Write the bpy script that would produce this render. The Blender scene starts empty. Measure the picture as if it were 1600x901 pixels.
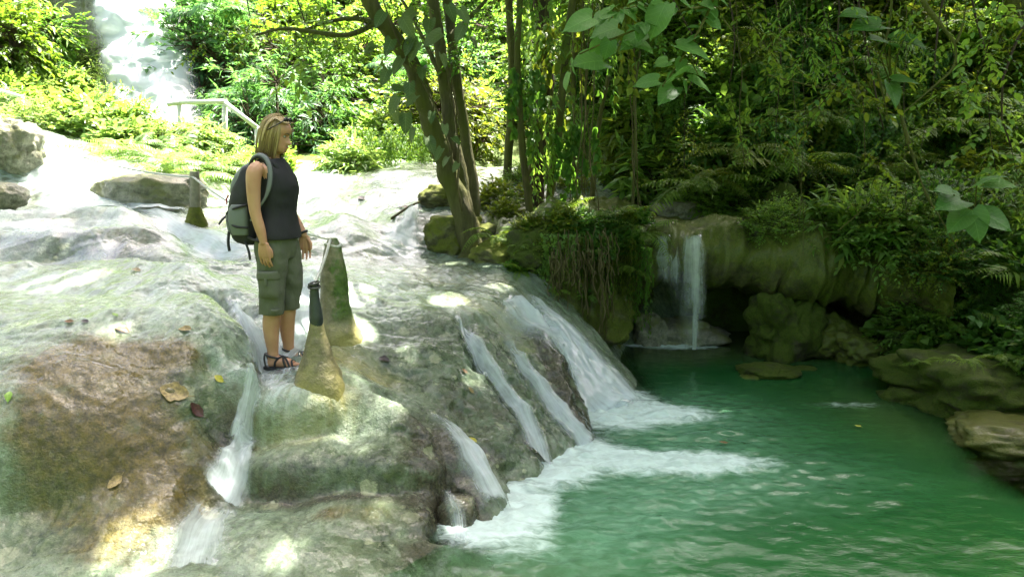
import bpy, bmesh, math, random
import numpy as np
from mathutils import Vector, Matrix, Euler, Quaternion

R = math.radians
SC = bpy.context.scene
COL = SC.collection

# ------------------------------------------------------------------ camera
HC = 2.2                       # eye height above the pool
FPX = 1232.0                   # focal length in photo pixels (1600 wide)
PITCH = math.atan(200.5 / FPX)
cam_data = bpy.data.cameras.new('camera')
cam_data.sensor_width = 36.0
cam_data.lens = 36.0 * FPX / 1600.0
cam_data.clip_start = 0.05
cam_data.clip_end = 500.0
cam = bpy.data.objects.new('camera', cam_data)
COL.objects.link(cam)
cam.location = (0, 0, HC)
cam.rotation_euler = (math.pi / 2 - PITCH, 0, 0)
SC.camera = cam

# ------------------------------------------------------------------ sky and sun
TO_SUN = Vector((0.16, 0.38, 0.91)).normalized()
SUN_EL = math.asin(TO_SUN.z)
SUN_AZ = math.atan2(TO_SUN.x, TO_SUN.y)
world = bpy.data.worlds.new('World')
SC.world = world
world.use_nodes = True
wnt = world.node_tree
sky = wnt.nodes.new('ShaderNodeTexSky')
sky.sky_type = 'NISHITA'
sky.sun_disc = False
sky.sun_elevation = SUN_EL
sky.sun_rotation = SUN_AZ
sky.air_density = 0.6
sky.dust_density = 8.0
sky.ozone_density = 0.2
bg = wnt.nodes['Background']
bg.inputs['Strength'].default_value = 0.1
wnt.links.new(sky.outputs['Color'], bg.inputs['Color'])
sun_data = bpy.data.lights.new('sun', 'SUN')
sun_data.energy = 5.0
sun_data.angle = R(0.6)
sun_data.color = (1.0, 0.955, 0.87)
sun = bpy.data.objects.new('sun', sun_data)
COL.objects.link(sun)
sun.location = (0, 0, 30)
sun.rotation_euler = TO_SUN.to_track_quat('Z', 'Y').to_euler()

vs = SC.view_settings
SC.display_settings.display_device = 'sRGB'
vs.view_transform = 'Standard'
vs.look = 'None'
vs.gamma = 1.0
vs.use_curve_mapping = False
vs.exposure = 3.1
SC.render.engine = 'CYCLES'
cy = SC.cycles
cy.max_bounces = 6
cy.diffuse_bounces = 4
cy.glossy_bounces = 3
cy.transmission_bounces = 4
cy.transparent_max_bounces = 10
cy.sample_clamp_indirect = 6.0
cy.caustics_reflective = False
cy.caustics_refractive = False
cy.use_denoising = True
try:
    cy.denoiser = 'OPENIMAGEDENOISE'
    cy.denoising_input_passes = 'RGB_ALBEDO_NORMAL'
    cy.denoising_prefilter = 'ACCURATE'
except Exception:
    pass

# ------------------------------------------------------------------ numpy helpers
rng = np.random.default_rng(7)
random.seed(7)

def ray(px, py):
    u = (px - 800.0) / FPX
    v = (450.5 - py) / FPX
    c, s = math.cos(PITCH), math.sin(PITCH)
    return np.array([u, c + v * s, -s + v * c])

def at(px, py, Y):
    """point of the place that stands Y metres ahead along this line of sight"""
    d = ray(px, py)
    d = d * (Y / d[1])
    return np.array([d[0], d[1], d[2] + HC])

def hash3(ix, iy, iz, seed=0):
    h = (ix.astype(np.int64) * 374761393 + iy.astype(np.int64) * 668265263 + iz.astype(np.int64) * 2147483647 + seed * 1274126177) & 0x7fffffff
    h = ((h ^ (h >> 13)) * 1274126177) & 0x7fffffff
    h = (h ^ (h >> 16)) & 0x7fffffff
    return h / 0x7fffffff

def vnoise(p, scale=1.0, seed=0):
    """smooth value noise in -1..1, p (N,3)"""
    q = np.asarray(p) * scale
    i = np.floor(q)
    f = q - i
    f = f * f * f * (f * (f * 6 - 15) + 10)
    i = i.astype(np.int64)
    r = 0
    for dx in (0, 1):
        wx = f[:, 0] if dx else 1 - f[:, 0]
        for dy in (0, 1):
            wy = f[:, 1] if dy else 1 - f[:, 1]
            for dz in (0, 1):
                wz = f[:, 2] if dz else 1 - f[:, 2]
                r = r + wx * wy * wz * hash3(i[:, 0] + dx, i[:, 1] + dy, i[:, 2] + dz, seed)
    return r * 2 - 1

def fbm(p, scale=1.0, octaves=4, seed=0, gain=0.5):
    a, s, t = 1.0, scale, 0
    for k in range(octaves):
        t = t + a * vnoise(p, s, seed + k * 17)
        a *= gain
        s *= 2.03
    return t

def sstep(a, b, x):
    t = np.clip((x - a) / (b - a), 0, 1)
    return t * t * (3 - 2 * t)

def new_mesh(name, V, F, smooth=True):
    """V (N,3) and F a list of index tuples or an (M,k) array"""
    me = bpy.data.meshes.new(name)
    V = np.asarray(V, dtype=np.float32)
    if isinstance(F, np.ndarray):
        m, k = F.shape
        me.vertices.add(len(V)); me.vertices.foreach_set('co', V.ravel())
        me.loops.add(m * k); me.loops.foreach_set('vertex_index', F.astype(np.int32).ravel())
        me.polygons.add(m)
        me.polygons.foreach_set('loop_start', np.arange(0, m * k, k, dtype=np.int32))
        me.polygons.foreach_set('loop_total', np.full(m, k, dtype=np.int32))
        me.update(calc_edges=True)
    else:
        me.from_pydata([tuple(map(float, v)) for v in V], [], F)
        me.update()
    if smooth:
        me.polygons.foreach_set('use_smooth', np.ones(len(me.polygons), dtype=bool))
    return me

def attr(me, name, data):
    a = me.attributes.new(name, 'FLOAT', 'POINT')
    a.data.foreach_set('value', np.asarray(data, dtype=np.float32))

def set_uv(me, uv_per_vert):
    uv = me.uv_layers.new(name='UVMap')
    li = np.empty(len(me.loops), dtype=np.int32)
    me.loops.foreach_get('vertex_index', li)
    uv.data.foreach_set('uv', np.asarray(uv_per_vert, dtype=np.float32)[li].ravel())

def grid_faces(nr, nc, wrap=False):
    r = np.arange(nr - 1)[:, None]
    c = np.arange(nc if wrap else nc - 1)[None, :]
    c2 = (c + 1) % nc
    a = r * nc + c; b = r * nc + c2; d = (r + 1) * nc + c; e = (r + 1) * nc + c2
    return np.stack([a, b, e, d], -1).reshape(-1, 4)

def obj(name, me, mat=None, parent=None, loc=None, rot=None, scale=None):
    o = bpy.data.objects.new(name, me)
    COL.objects.link(o)
    if mat is not None and me is not None and len(me.materials) == 0:
        me.materials.append(mat)
    if parent is not None:
        o.parent = parent
    if loc is not None: o.location = [float(c) for c in loc]
    if rot is not None: o.rotation_euler = rot
    if scale is not None: o.scale = (scale,) * 3 if np.isscalar(scale) else scale
    return o

def tag(o, label, cat=None, group=None):
    o['label'] = label
    if cat: o['category'] = cat
    if group: o['group'] = group
    return o

def struct(o, label=None):
    o['kind'] = 'structure'
    if label: o['label'] = label
    return o

def thing(name, label, cat, loc=(0, 0, 0), rotz=0.0, group=None):
    o = bpy.data.objects.new(name, None)
    o.empty_display_size = 0.1
    COL.objects.link(o)
    o.location = [float(c) for c in loc]
    o.rotation_euler = (0, 0, rotz)
    return tag(o, label, cat, group)

def catmull(pts, n):
    """resample a polyline (K,D) smoothly into n points"""
    P = np.asarray(pts, dtype=float)
    K = len(P)
    if K == 2:
        t = np.linspace(0, 1, n)[:, None]
        return P[0] * (1 - t) + P[1] * t
    Q = np.vstack([2 * P[0] - P[1], P, 2 * P[-1] - P[-2]])
    seg = np.linalg.norm(np.diff(P[:, :3], axis=0), axis=1) + 1e-9
    cum = np.concatenate([[0], np.cumsum(seg)])
    s = np.linspace(0, cum[-1], n)
    k = np.clip(np.searchsorted(cum, s, side='right') - 1, 0, K - 2)
    t = ((s - cum[k]) / seg[k])[:, None]
    p0, p1, p2, p3 = Q[k], Q[k + 1], Q[k + 2], Q[k + 3]
    return 0.5 * ((2 * p1) + (-p0 + p2) * t + (2 * p0 - 5 * p1 + 4 * p2 - p3) * t ** 2 + (-p0 + 3 * p1 - 3 * p2 + p3) * t ** 3)

def tube_arrays(path, radii, nseg=8, cap=True, wob=0.0, seed=0):
    """round tube along path; returns V, F(list)"""
    P = np.asarray(path, dtype=float)
    n = len(P)
    radii = np.broadcast_to(np.asarray(radii, dtype=float), (n,))
    T = np.gradient(P, axis=0)
    T /= np.linalg.norm(T, axis=1)[:, None] + 1e-12
    N = np.zeros_like(P)
    ref = np.array([0, 0, 1.0]) if abs(T[0, 2]) < 0.9 else np.array([1.0, 0, 0])
    nrm = np.cross(T[0], ref); nrm /= np.linalg.norm(nrm)
    for i in range(n):
        nrm = nrm - T[i] * nrm.dot(T[i])
        nrm /= np.linalg.norm(nrm) + 1e-12
        N[i] = nrm
    B = np.cross(T, N)
    a = np.linspace(0, 2 * math.pi, nseg, endpoint=False)
    V = P[:, None, :] + radii[:, None, None] * (np.cos(a)[None, :, None] * N[:, None, :] + np.sin(a)[None, :, None] * B[:, None, :])
    V = V.reshape(-1, 3)
    if wob > 0:
        d = V - np.repeat(P, nseg, axis=0)
        V = np.repeat(P, nseg, axis=0) + d * (1 + wob * fbm(V, 6.0, 3, seed))[:, None]
    F = [tuple(f) for f in grid_faces(n, nseg, True)]
    if cap:
        F.append(tuple(range(nseg))[::-1])
        F.append(tuple(range((n - 1) * nseg, n * nseg)))
    return V, F

def merge(parts):
    Vs, Fs, o = [], [], 0
    for V, F in parts:
        Vs.append(np.asarray(V)); Fs += [tuple(int(i) + o for i in f) for f in F]
        o += len(V)
    return np.vstack(Vs), Fs
# ------------------------------------------------------------------ materials
def nodes(name):
    m = bpy.data.materials.new(name)
    m.use_nodes = True
    nt = m.node_tree
    for n in list(nt.nodes):
        nt.nodes.remove(n)
    out = nt.nodes.new('ShaderNodeOutputMaterial')
    return m, nt, out

class NT:
    """tiny helper to write node trees"""
    def __init__(self, name):
        self.m, self.nt, self.out = nodes(name)
    def n(self, typ, **kw):
        nd = self.nt.nodes.new('ShaderNode' + typ)
        for k, v in kw.items():
            if k.startswith('i_'):
                nd.inputs[k[2:].replace('_', ' ')].default_value = v
            else:
                setattr(nd, k, v)
        return nd
    def l(self, a, b):
        self.nt.links.new(a, b)
    def val(self, x, sock):
        if isinstance(x, (int, float)): sock.default_value = x
        elif isinstance(x, (tuple, list)): sock.default_value = (*x, 1.0) if len(x) == 3 and len(sock.default_value) == 4 else x
        else: self.l(x, sock)
    def math(self, op, a, b=0.0, clamp=False):
        nd = self.n('Math', operation=op, use_clamp=clamp)
        self.val(a, nd.inputs[0]); self.val(b, nd.inputs[1])
        return nd.outputs[0]
    def mix(self, f, a, b, blend='MIX'):
        nd = self.n('Mix', data_type='RGBA', blend_type=blend)
        self.val(f, nd.inputs[0]); self.val(a, nd.inputs[6]); self.val(b, nd.inputs[7])
        return nd.outputs[2]
    def noise(self, vec, scale, detail=4, rough=0.55, dist=0.0):
        nd = self.n('TexNoise')
        nd.inputs['Scale'].default_value = scale
        nd.inputs['Detail'].default_value = detail
        nd.inputs['Roughness'].default_value = rough
        nd.inputs['Distortion'].default_value = dist
        if vec is not None: self.l(vec, nd.inputs['Vector'])
        return nd.outputs['Fac']
    def ramp(self, f, lo, hi):
        nd = self.n('MapRange', interpolation_type='SMOOTHSTEP')
        self.val(f, nd.inputs['Value'])
        nd.inputs['From Min'].default_value = lo
        nd.inputs['From Max'].default_value = hi
        return nd.outputs['Result']
    def attr(self, name):
        return self.n('Attribute', attribute_name=name).outputs['Fac']
    def coord(self, kind='Object'):
        return self.n('TexCoord').outputs[kind]
    def pos(self):
        return self.n('NewGeometry').outputs['Position']
    def mapping(self, vec, scale=(1, 1, 1), loc=(0, 0, 0)):
        nd = self.n('Mapping')
        nd.inputs['Scale'].default_value = scale
        nd.inputs['Location'].default_value = loc
        self.l(vec, nd.inputs['Vector'])
        return nd.outputs[0]
    def bump(self, h, strength, dist, normal=None):
        nd = self.n('Bump')
        nd.inputs['Strength'].default_value = strength
        nd.inputs['Distance'].default_value = dist
        self.l(h, nd.inputs['Height'])
        if normal is not None: self.l(normal, nd.inputs['Normal'])
        return nd.outputs[0]
    def bsdf(self, color, rough=0.5, normal=None, **kw):
        b = self.n('BsdfPrincipled')
        self.val(color, b.inputs['Base Color'])
        self.val(rough, b.inputs['Roughness'])
        if normal is not None: self.l(normal, b.inputs['Normal'])
        for k, v in kw.items():
            self.val(v, b.inputs[k])
        return b.outputs[0]
    def mixs(self, f, a, b):
        nd = self.n('MixShader')
        self.val(f, nd.inputs[0]); self.l(a, nd.inputs[1]); self.l(b, nd.inputs[2])
        return nd.outputs[0]
    def done(self, sh):
        self.l(sh, self.out.inputs['Surface'])
        return self.m

def mat_plain(name, color, rough=0.6, var=0.15, scale=30.0, bump=0.0, **kw):
    t = NT(name)
    p = t.coord('Object')
    f = t.noise(p, scale, 5)
    c2 = tuple(max(0, c * (1 - var * 2)) for c in color)
    col = t.mix(t.ramp(f, 0.3, 0.7), color, c2)
    nm = t.bump(f, bump, 0.01) if bump else None
    return t.done(t.bsdf(col, rough, nm, **kw))

def mat_leaf(name, c1, c2, trans=0.4, tcol=None, rough=0.5, spread=0.35):
    """leaf tissue: diffuse + light shining through, a different tone on every leaf and plant"""
    t = NT(name)
    isl = t.n('NewGeometry').outputs['Random Per Island']
    orn = t.n('ObjectInfo').outputs['Random']
    r = t.math('ADD', t.math('MULTIPLY', isl, 0.65), t.math('MULTIPLY', orn, 0.35))
    col = t.mix(t.ramp(r, 0.15, 0.85), c1, c2)
    # a few leaves have yellowed or browned
    old = t.math('GREATER_THAN', t.math('FRACT', t.math('MULTIPLY', isl, 37.7)), 0.965)
    col = t.mix(t.math('MULTIPLY', old, 0.75), col, (c1[0] * 1.6 + 0.04, c1[1] * 1.05, c1[2] * 0.6))
    vein = t.noise(t.coord('Object'), 14.0, 3)
    col = t.mix(t.math('MULTIPLY', t.ramp(vein, 0.35, 0.7), 0.35), col, tuple(c * 0.6 for c in c1))
    val = t.n('HueSaturation')
    t.l(col, val.inputs['Color'])
    t.l(t.math('ADD', t.math('MULTIPLY', t.math('FRACT', t.math('MULTIPLY', isl, 91.3)), spread * 2), 1 - spread), val.inputs['Value'])
    col = val.outputs[0]
    b = t.bsdf(col, rough, None, **{'Specular IOR Level': 0.28})
    tr = t.n('BsdfTranslucent')
    tc = tcol or (min(1, c2[0] * 2.2), min(1, c2[1] * 2.0), c2[2] * 0.8)
    t.l(t.mix(0.6, col, tc), tr.inputs['Color'])
    return t.done(t.mixs(trans, b, tr.outputs[0]))

M = {}
M['leaf_mid'] = mat_leaf('leaf_mid', (0.045, 0.125, 0.022), (0.09, 0.20, 0.035), trans=.48)
M['leaf_dark'] = mat_leaf('leaf_dark', (0.06, 0.12, 0.014), (0.10, 0.185, 0.024), trans=0.45)
M['leaf_bright'] = mat_leaf('leaf_bright', (0.10, 0.21, 0.035), (0.17, 0.29, 0.06), trans=0.5)
M['leaf_sunlit'] = mat_leaf('leaf_sunlit', (0.12, 0.215, 0.06), (0.19, 0.30, 0.11), trans=.5, rough=.34)  # paler, shinier copy: sunlit overexposure put into the leaf colour
M['leaf_teal'] = mat_leaf('leaf_teal', (0.045, 0.135, 0.05), (0.08, 0.2, 0.07), trans=0.45)
M['fern'] = mat_leaf('fern', (0.085, 0.16, 0.018), (0.15, 0.24, 0.03), trans=0.45)
M['leaf_olive'] = mat_leaf('leaf_olive', (0.10, 0.155, 0.018), (0.165, 0.22, 0.03), trans=0.45)
M['big_leaf'] = mat_leaf('big_leaf', (0.05, 0.17, 0.04), (0.075, 0.21, 0.05), trans=0.42, rough=0.45, spread=0.12)
M['grey_leaf'] = mat_leaf('grey_leaf', (0.09, 0.13, 0.045), (0.16, 0.19, 0.085), trans=0.3, rough=0.35)

def mat_bigleaf(name, c1, c2, trans=.4, rough=.45):
    """large blade: pale midrib and side veins, blotches, one tone per leaf"""
    t = NT(name)
    p = t.coord('Object')
    s = t.n('SeparateXYZ'); t.l(p, s.inputs[0])
    ax = t.math('ABSOLUTE', s.outputs['X'])
    mid = t.math('LESS_THAN', ax, .012)
    ph = t.math('SUBTRACT', t.math('MULTIPLY', s.outputs['Y'], 7.0), t.math('MULTIPLY', ax, 5.5))
    fr = t.math('FRACT', ph)
    vn = t.math('MAXIMUM', mid, t.math('LESS_THAN', fr, .09))
    orn = t.n('ObjectInfo').outputs['Random']
    n = t.noise(p, 3.0, 5, .6)
    col = t.mix(t.ramp(t.math('ADD', t.math('MULTIPLY', orn, .6), t.math('MULTIPLY', n, .5)), .2, .9), c1, c2)
    col = t.mix(t.math('MULTIPLY', t.ramp(t.noise(p, 11, 4, .6), .6, .75), .4), col, (c1[0] * 1.8, c1[1] * .9, c1[2] * .6))
    col = t.mix(t.math('MULTIPLY', vn, .45), col, tuple(min(1, c * 1.7 + .02) for c in c2))
    nm = t.bump(t.math('ADD', t.math('MULTIPLY', fr, .4), n), .35, .03)
    b = t.bsdf(col, rough, nm, **{'Specular IOR Level': 0.3})
    tr = t.n('BsdfTranslucent'); t.l(t.mix(.5, col, tuple(c * 1.8 for c in c2)), tr.inputs['Color'])
    return t.done(t.mixs(trans, b, tr.outputs[0]))
M['big_leaf'] = mat_bigleaf('big_leaf', (0.06, 0.155, 0.025), (0.10, 0.215, 0.04), .45)
M['grey_leaf'] = mat_bigleaf('grey_leaf', (0.05, 0.10, 0.02), (0.13, 0.175, 0.055), .3, .42)

def mat_bark(name, c1, c2, moss, moss_amt=0.5):
    t = NT(name)
    p = t.coord('Object')
    g = t.noise(t.mapping(p, (9, 9, 1.6)), 2.2, 8, 0.7, .4)
    g2 = t.noise(p, 2.4, 5)
    col = t.mix(t.ramp(g, 0.3, 0.7), c1, c2)
    col = t.mix(t.math('MULTIPLY', t.ramp(g2, 0.5 - 0.25 * moss_amt, 0.75), moss_amt), col, moss)
    nm = t.bump(g, 1.0, 0.045)
    return t.done(t.bsdf(col, 0.8, nm, **{'Specular IOR Level': 0.2}))

M['bark'] = mat_bark('bark', (0.05, 0.044, 0.024), (0.14, 0.122, 0.06), (0.10, 0.11, 0.02), 1.0)
M['bark_dark'] = mat_bark('bark_dark', (0.04, 0.028, 0.018), (0.09, 0.062, 0.038), (0.045, 0.06, 0.015), 0.4)
M['twig'] = mat_bark('twig', (0.075, 0.08, 0.02), (0.15, 0.145, 0.04), (0.09, 0.11, 0.018), 0.8)
M['root'] = mat_bark('root', (0.075, 0.062, 0.026), (0.15, 0.125, 0.055), (0.07, 0.08, 0.015), 0.5)

# wet travertine with algae and painted shade: attributes brown, moss, film (running water), yellow, pale are painted on the mesh
def mat_travertine(name, with_attr=True):
    t = NT(name)
    p = t.pos()
    n1 = t.noise(p, 3.0, 8, 0.62)
    n2 = t.noise(p, 17.0, 7, 0.65)
    n3 = t.noise(p, 70.0, 5, 0.6)
    n4 = t.noise(t.mapping(p, (1, 1, 1), (7, 3, 1)), 6.5, 6, 0.6, 0.6)
    col = t.mix(t.ramp(n1, 0.3, 0.72), (0.15, 0.212, 0.122), (0.255, 0.305, 0.197))
    col = t.mix(t.math('MULTIPLY', t.ramp(t.noise(p, 1.1, 6, .65), .45, .68), .6), col, (0.11, 0.185, 0.125))
    col = t.mix(t.math('MULTIPLY', t.ramp(n2, 0.47, 0.6), 0.8), col, (0.055, 0.082, 0.038))
    col = t.mix(t.math('MULTIPLY', t.ramp(n3, 0.52, 0.68), 0.55), col, (0.06, 0.065, 0.035))
    if with_attr:
        br = t.attr('brown')
        brk = t.math('ADD', t.math('MULTIPLY', t.math('SUBTRACT', n4, .5), 1.5), t.math('MULTIPLY', t.math('SUBTRACT', n1, .5), 1.2))
        brn = t.math('MULTIPLY', t.ramp(t.math('ADD', br, t.math('MULTIPLY', brk, t.ramp(br, .05, .6))), .04, 1.0), .97)
        bcol = t.mix(t.ramp(n2, 0.3, 0.7), (0.045, 0.033, 0.002), (0.14, 0.10, 0.010))
        bcol = t.mix(t.math('MULTIPLY', t.ramp(n3, 0.45, 0.7), 0.6), bcol, (0.03, 0.026, 0.004))
        col = t.mix(brn, col, bcol)
        ye = t.attr('yellow')
        col = t.mix(t.math('MULTIPLY', ye, t.math('ADD', 0.35, t.ramp(n1, 0.3, 0.65)), True), col, (0.27, 0.25, 0.075))
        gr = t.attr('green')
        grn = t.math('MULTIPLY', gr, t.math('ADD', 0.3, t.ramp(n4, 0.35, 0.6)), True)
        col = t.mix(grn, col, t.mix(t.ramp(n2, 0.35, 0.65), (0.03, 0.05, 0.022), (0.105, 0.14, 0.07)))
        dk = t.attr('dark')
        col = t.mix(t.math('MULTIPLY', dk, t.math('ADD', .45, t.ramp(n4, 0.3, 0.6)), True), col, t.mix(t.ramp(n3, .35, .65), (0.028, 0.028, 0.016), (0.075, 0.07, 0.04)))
        # lichen-like pale flakes of fresh lime
        vor = t.n('TexVoronoi', feature='F1'); vor.inputs['Scale'].default_value = 9.0
        t.l(t.mapping(p, (1, 1, 1), (0, 0, 0)), vor.inputs['Vector'])
        fl = t.math('LESS_THAN', t.math('ADD', vor.outputs['Distance'], t.math('MULTIPLY', n3, 0.35)), 0.33)
        col = t.mix(t.math('MULTIPLY', t.math('MULTIPLY', fl, gr), t.math('MULTIPLY', t.ramp(n1, .45, .62), .6)), col, (0.38, 0.41, 0.24))
        vor2 = t.n('TexVoronoi', feature='F1'); vor2.inputs['Scale'].default_value = 4.0
        t.l(p, vor2.inputs['Vector'])
        fl2 = t.ramp(t.math('ADD', vor2.outputs['Distance'], t.math('MULTIPLY', n2, .55)), .52, .46)
        col = t.mix(t.math('MULTIPLY', t.math('MULTIPLY', fl2, t.math('ADD', .25, gr)), .5), col, (0.33, 0.35, 0.21))
        film = t.attr('film')
        stk = t.attr('streak')
        f2 = t.math('MULTIPLY', film, t.ramp(t.math('ADD', stk, t.math('MULTIPLY', n3, 0.35)), 0.42, 0.85), True)
        col = t.mix(f2, col, (0.56, 0.67, 0.62))
        h = t.math('ADD', t.math('MULTIPLY', stk, 0.9), t.math('MULTIPLY', n2, 0.55))
        h = t.math('ADD', h, t.math('MULTIPLY', n3, 0.28))
        rough = t.math('ADD', 0.13, t.math('MULTIPLY', t.ramp(n2, 0.35, 0.75), 0.28))
    else:
        h = t.math('ADD', t.math('MULTIPLY', n2, 0.6), t.math('MULTIPLY', n3, 0.3))
        rough = t.math('ADD', 0.3, t.math('MULTIPLY', n2, 0.4))
    nm = t.bump(h, 1.0, 0.035)
    nb = t.n('NewGeometry')
    b = t.n('BsdfPrincipled')
    t.val(col, b.inputs['Base Color']); t.val(rough, b.inputs['Roughness']); t.l(nm, b.inputs['Normal'])
    b.inputs['Specular IOR Level'].default_value = 0.22
    b.inputs['Coat Weight'].default_value = 1.0 if with_attr else 0.1
    b.inputs['Coat Roughness'].default_value = 0.03
    b.inputs['Coat IOR'].default_value = 1.33
    rip = t.noise(p, 16.0, 4, 0.5, 1.0)
    t.l(t.bump(rip, 0.42, 0.022), b.inputs['Coat Normal'])
    return t.done(b.outputs[0])
M['travertine'] = mat_travertine('travertine')

def mat_mossrock(name, rock=(0.13, 0.12, 0.075), rock2=(0.055, 0.05, 0.032), moss=(0.03, 0.055, 0.005), moss2=(0.085, 0.115, 0.012), amt=1.0, rough=0.8, coat=0.0, scale=1.0):
    t = NT(name)
    p = t.pos()
    nz = t.n('SeparateXYZ'); t.l(t.n('NewGeometry').outputs['Normal'], nz.inputs[0])
    n1 = t.noise(p, 2.2 * scale, 7, 0.62)
    n2 = t.noise(p, 13.0 * scale, 7, 0.65)
    n3 = t.noise(p, 60.0 * scale, 5, 0.65)
    col = t.mix(t.ramp(n2, 0.32, 0.66), rock2, rock)
    mk = t.math('ADD', n1, t.math('MULTIPLY', nz.outputs['Z'], 0.16))
    mk = t.math('ADD', mk, t.math('MULTIPLY', n2, 0.25))
    mk = t.ramp(mk, 0.78 - 0.4 * amt, 0.98 - 0.4 * amt)
    mcol = t.mix(t.ramp(n3, 0.3, 0.68), moss, moss2)
    col = t.mix(mk, col, mcol)
    col = t.mix(t.math('MULTIPLY', t.ramp(n3, 0.5, 0.7), 0.6), col, tuple(c * 0.4 for c in rock2))
    col = t.mix(t.math('MULTIPLY', t.ramp(t.noise(p, 5.5 * scale, 6, .65), .5, .66), .55), col, tuple(c * 0.6 for c in rock2))
    h = t.math('ADD', t.math('MULTIPLY', n2, 0.7), t.math('MULTIPLY', n3, 0.4))
    nm = t.bump(h, 1.0, 0.045)
    return t.done(t.bsdf(col, rough, nm, **{'Coat Weight': coat * .6, 'Coat Roughness': 0.15, 'Specular IOR Level': 0.22}))
M['mossrock'] = mat_mossrock('moss_rock')
M['drapery'] = mat_mossrock('drapery_rock', rock=(0.15, 0.14, 0.07), rock2=(0.055, 0.05, 0.025), moss=(0.055, 0.085, 0.008), moss2=(0.14, 0.16, 0.022), amt=0.85, rough=0.55, coat=0.3)
M['moss_bright'] = mat_mossrock('moss_bright', rock=(0.2, 0.19, 0.1), rock2=(0.09, 0.085, 0.045), moss=(0.1, 0.13, 0.015), moss2=(0.19, 0.2, 0.03), amt=0.75)
M['yellow_rock'] = mat_mossrock('yellow_rock', rock=(0.2, 0.18, 0.055), rock2=(0.09, 0.08, 0.025), moss=(0.07, 0.085, 0.012), moss2=(0.14, 0.145, 0.03), amt=0.6, rough=0.45, coat=0.3)
M['pale_rock'] = mat_mossrock('pale_rock', rock=(0.36, 0.35, 0.27), rock2=(0.16, 0.16, 0.11), moss=(0.14, 0.16, 0.05), moss2=(0.24, 0.24, 0.1), amt=0.4, rough=0.5, coat=0.3)
M['soil'] = mat_mossrock('soil', rock=(0.07, 0.07, 0.03), rock2=(0.035, 0.035, 0.015), moss=(0.045, 0.08, 0.014), moss2=(0.09, 0.13, 0.025), amt=0.8, rough=0.9)

# running white water: uv.x across 0..1, uv.y along in metres
def mat_cascade(name, density=0.66, sx=8.0, sy=2.0, tint=(0.74, 0.83, 0.84)):
    t = NT(name)
    uv = t.n('TexCoord').outputs['UV']
    s = t.n('SeparateXYZ'); t.l(uv, s.inputs[0])
    n1 = t.noise(t.mapping(uv, (sx, sy, 1)), 1.0, 6, 0.62, 0.5)
    n2 = t.noise(t.mapping(uv, (sx * 3.1, sy * 1.5, 1), (3, 1, 0)), 1.0, 5, 0.6, 0.2)
    n3 = t.noise(t.pos(), 9.0, 5, 0.65)
    f = t.math('ADD', t.math('ADD', t.math('MULTIPLY', n1, 0.4), t.math('MULTIPLY', n2, 0.3)), t.math('MULTIPLY', n3, 0.3))
    dens = t.attr('dens')
    e = t.math('MULTIPLY', t.math('MULTIPLY', s.outputs['X'], t.math('SUBTRACT', 1.0, s.outputs['X'])), 4.0)
    a = t.math('ADD', t.math('MULTIPLY', t.math('POWER', e, 0.8), dens), t.math('MULTIPLY', t.math('SUBTRACT', f, 0.5), 1.9))
    a = t.ramp(a, 0.75 - density * 0.95, 1.75 - density * 0.8)
    a = t.math('MULTIPLY', a, t.ramp(e, 0.0, 0.95))
    a = t.math('MULTIPLY', a, t.ramp(dens, 0.0, 0.45))
    b = t.bsdf(tint, 0.6, t.bump(f, 0.3, 0.015), **{'Specular IOR Level': 0.15})
    tr = t.n('BsdfTranslucent'); tr.inputs['Color'].default_value = (*tint, 1)
    w = t.mixs(0.35, b, tr.outputs[0])
    tp = t.n('BsdfTransparent')
    gl = t.n('BsdfGlossy'); gl.inputs['Roughness'].default_value = 0.08
    fr = t.n('Fresnel'); fr.inputs['IOR'].default_value = 1.33
    thin = t.mixs(t.math('MULTIPLY', t.math('MULTIPLY', fr.outputs[0], 0.12), t.ramp(e, 0.1, 0.8)), tp.outputs[0], gl.outputs[0])
    return t.done(t.mixs(t.math('MULTIPLY', a, 0.8), thin, w))
M['cascade'] = mat_cascade('white_water')
M['cascade_thin'] = mat_cascade('thin_water', density=0.42, sx=7.0, sy=2.0)
M['cascade_far'] = mat_cascade('falling_strands', density=0.4, sx=6.0, sy=1.2, tint=(0.6, 0.68, 0.62))

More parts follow.
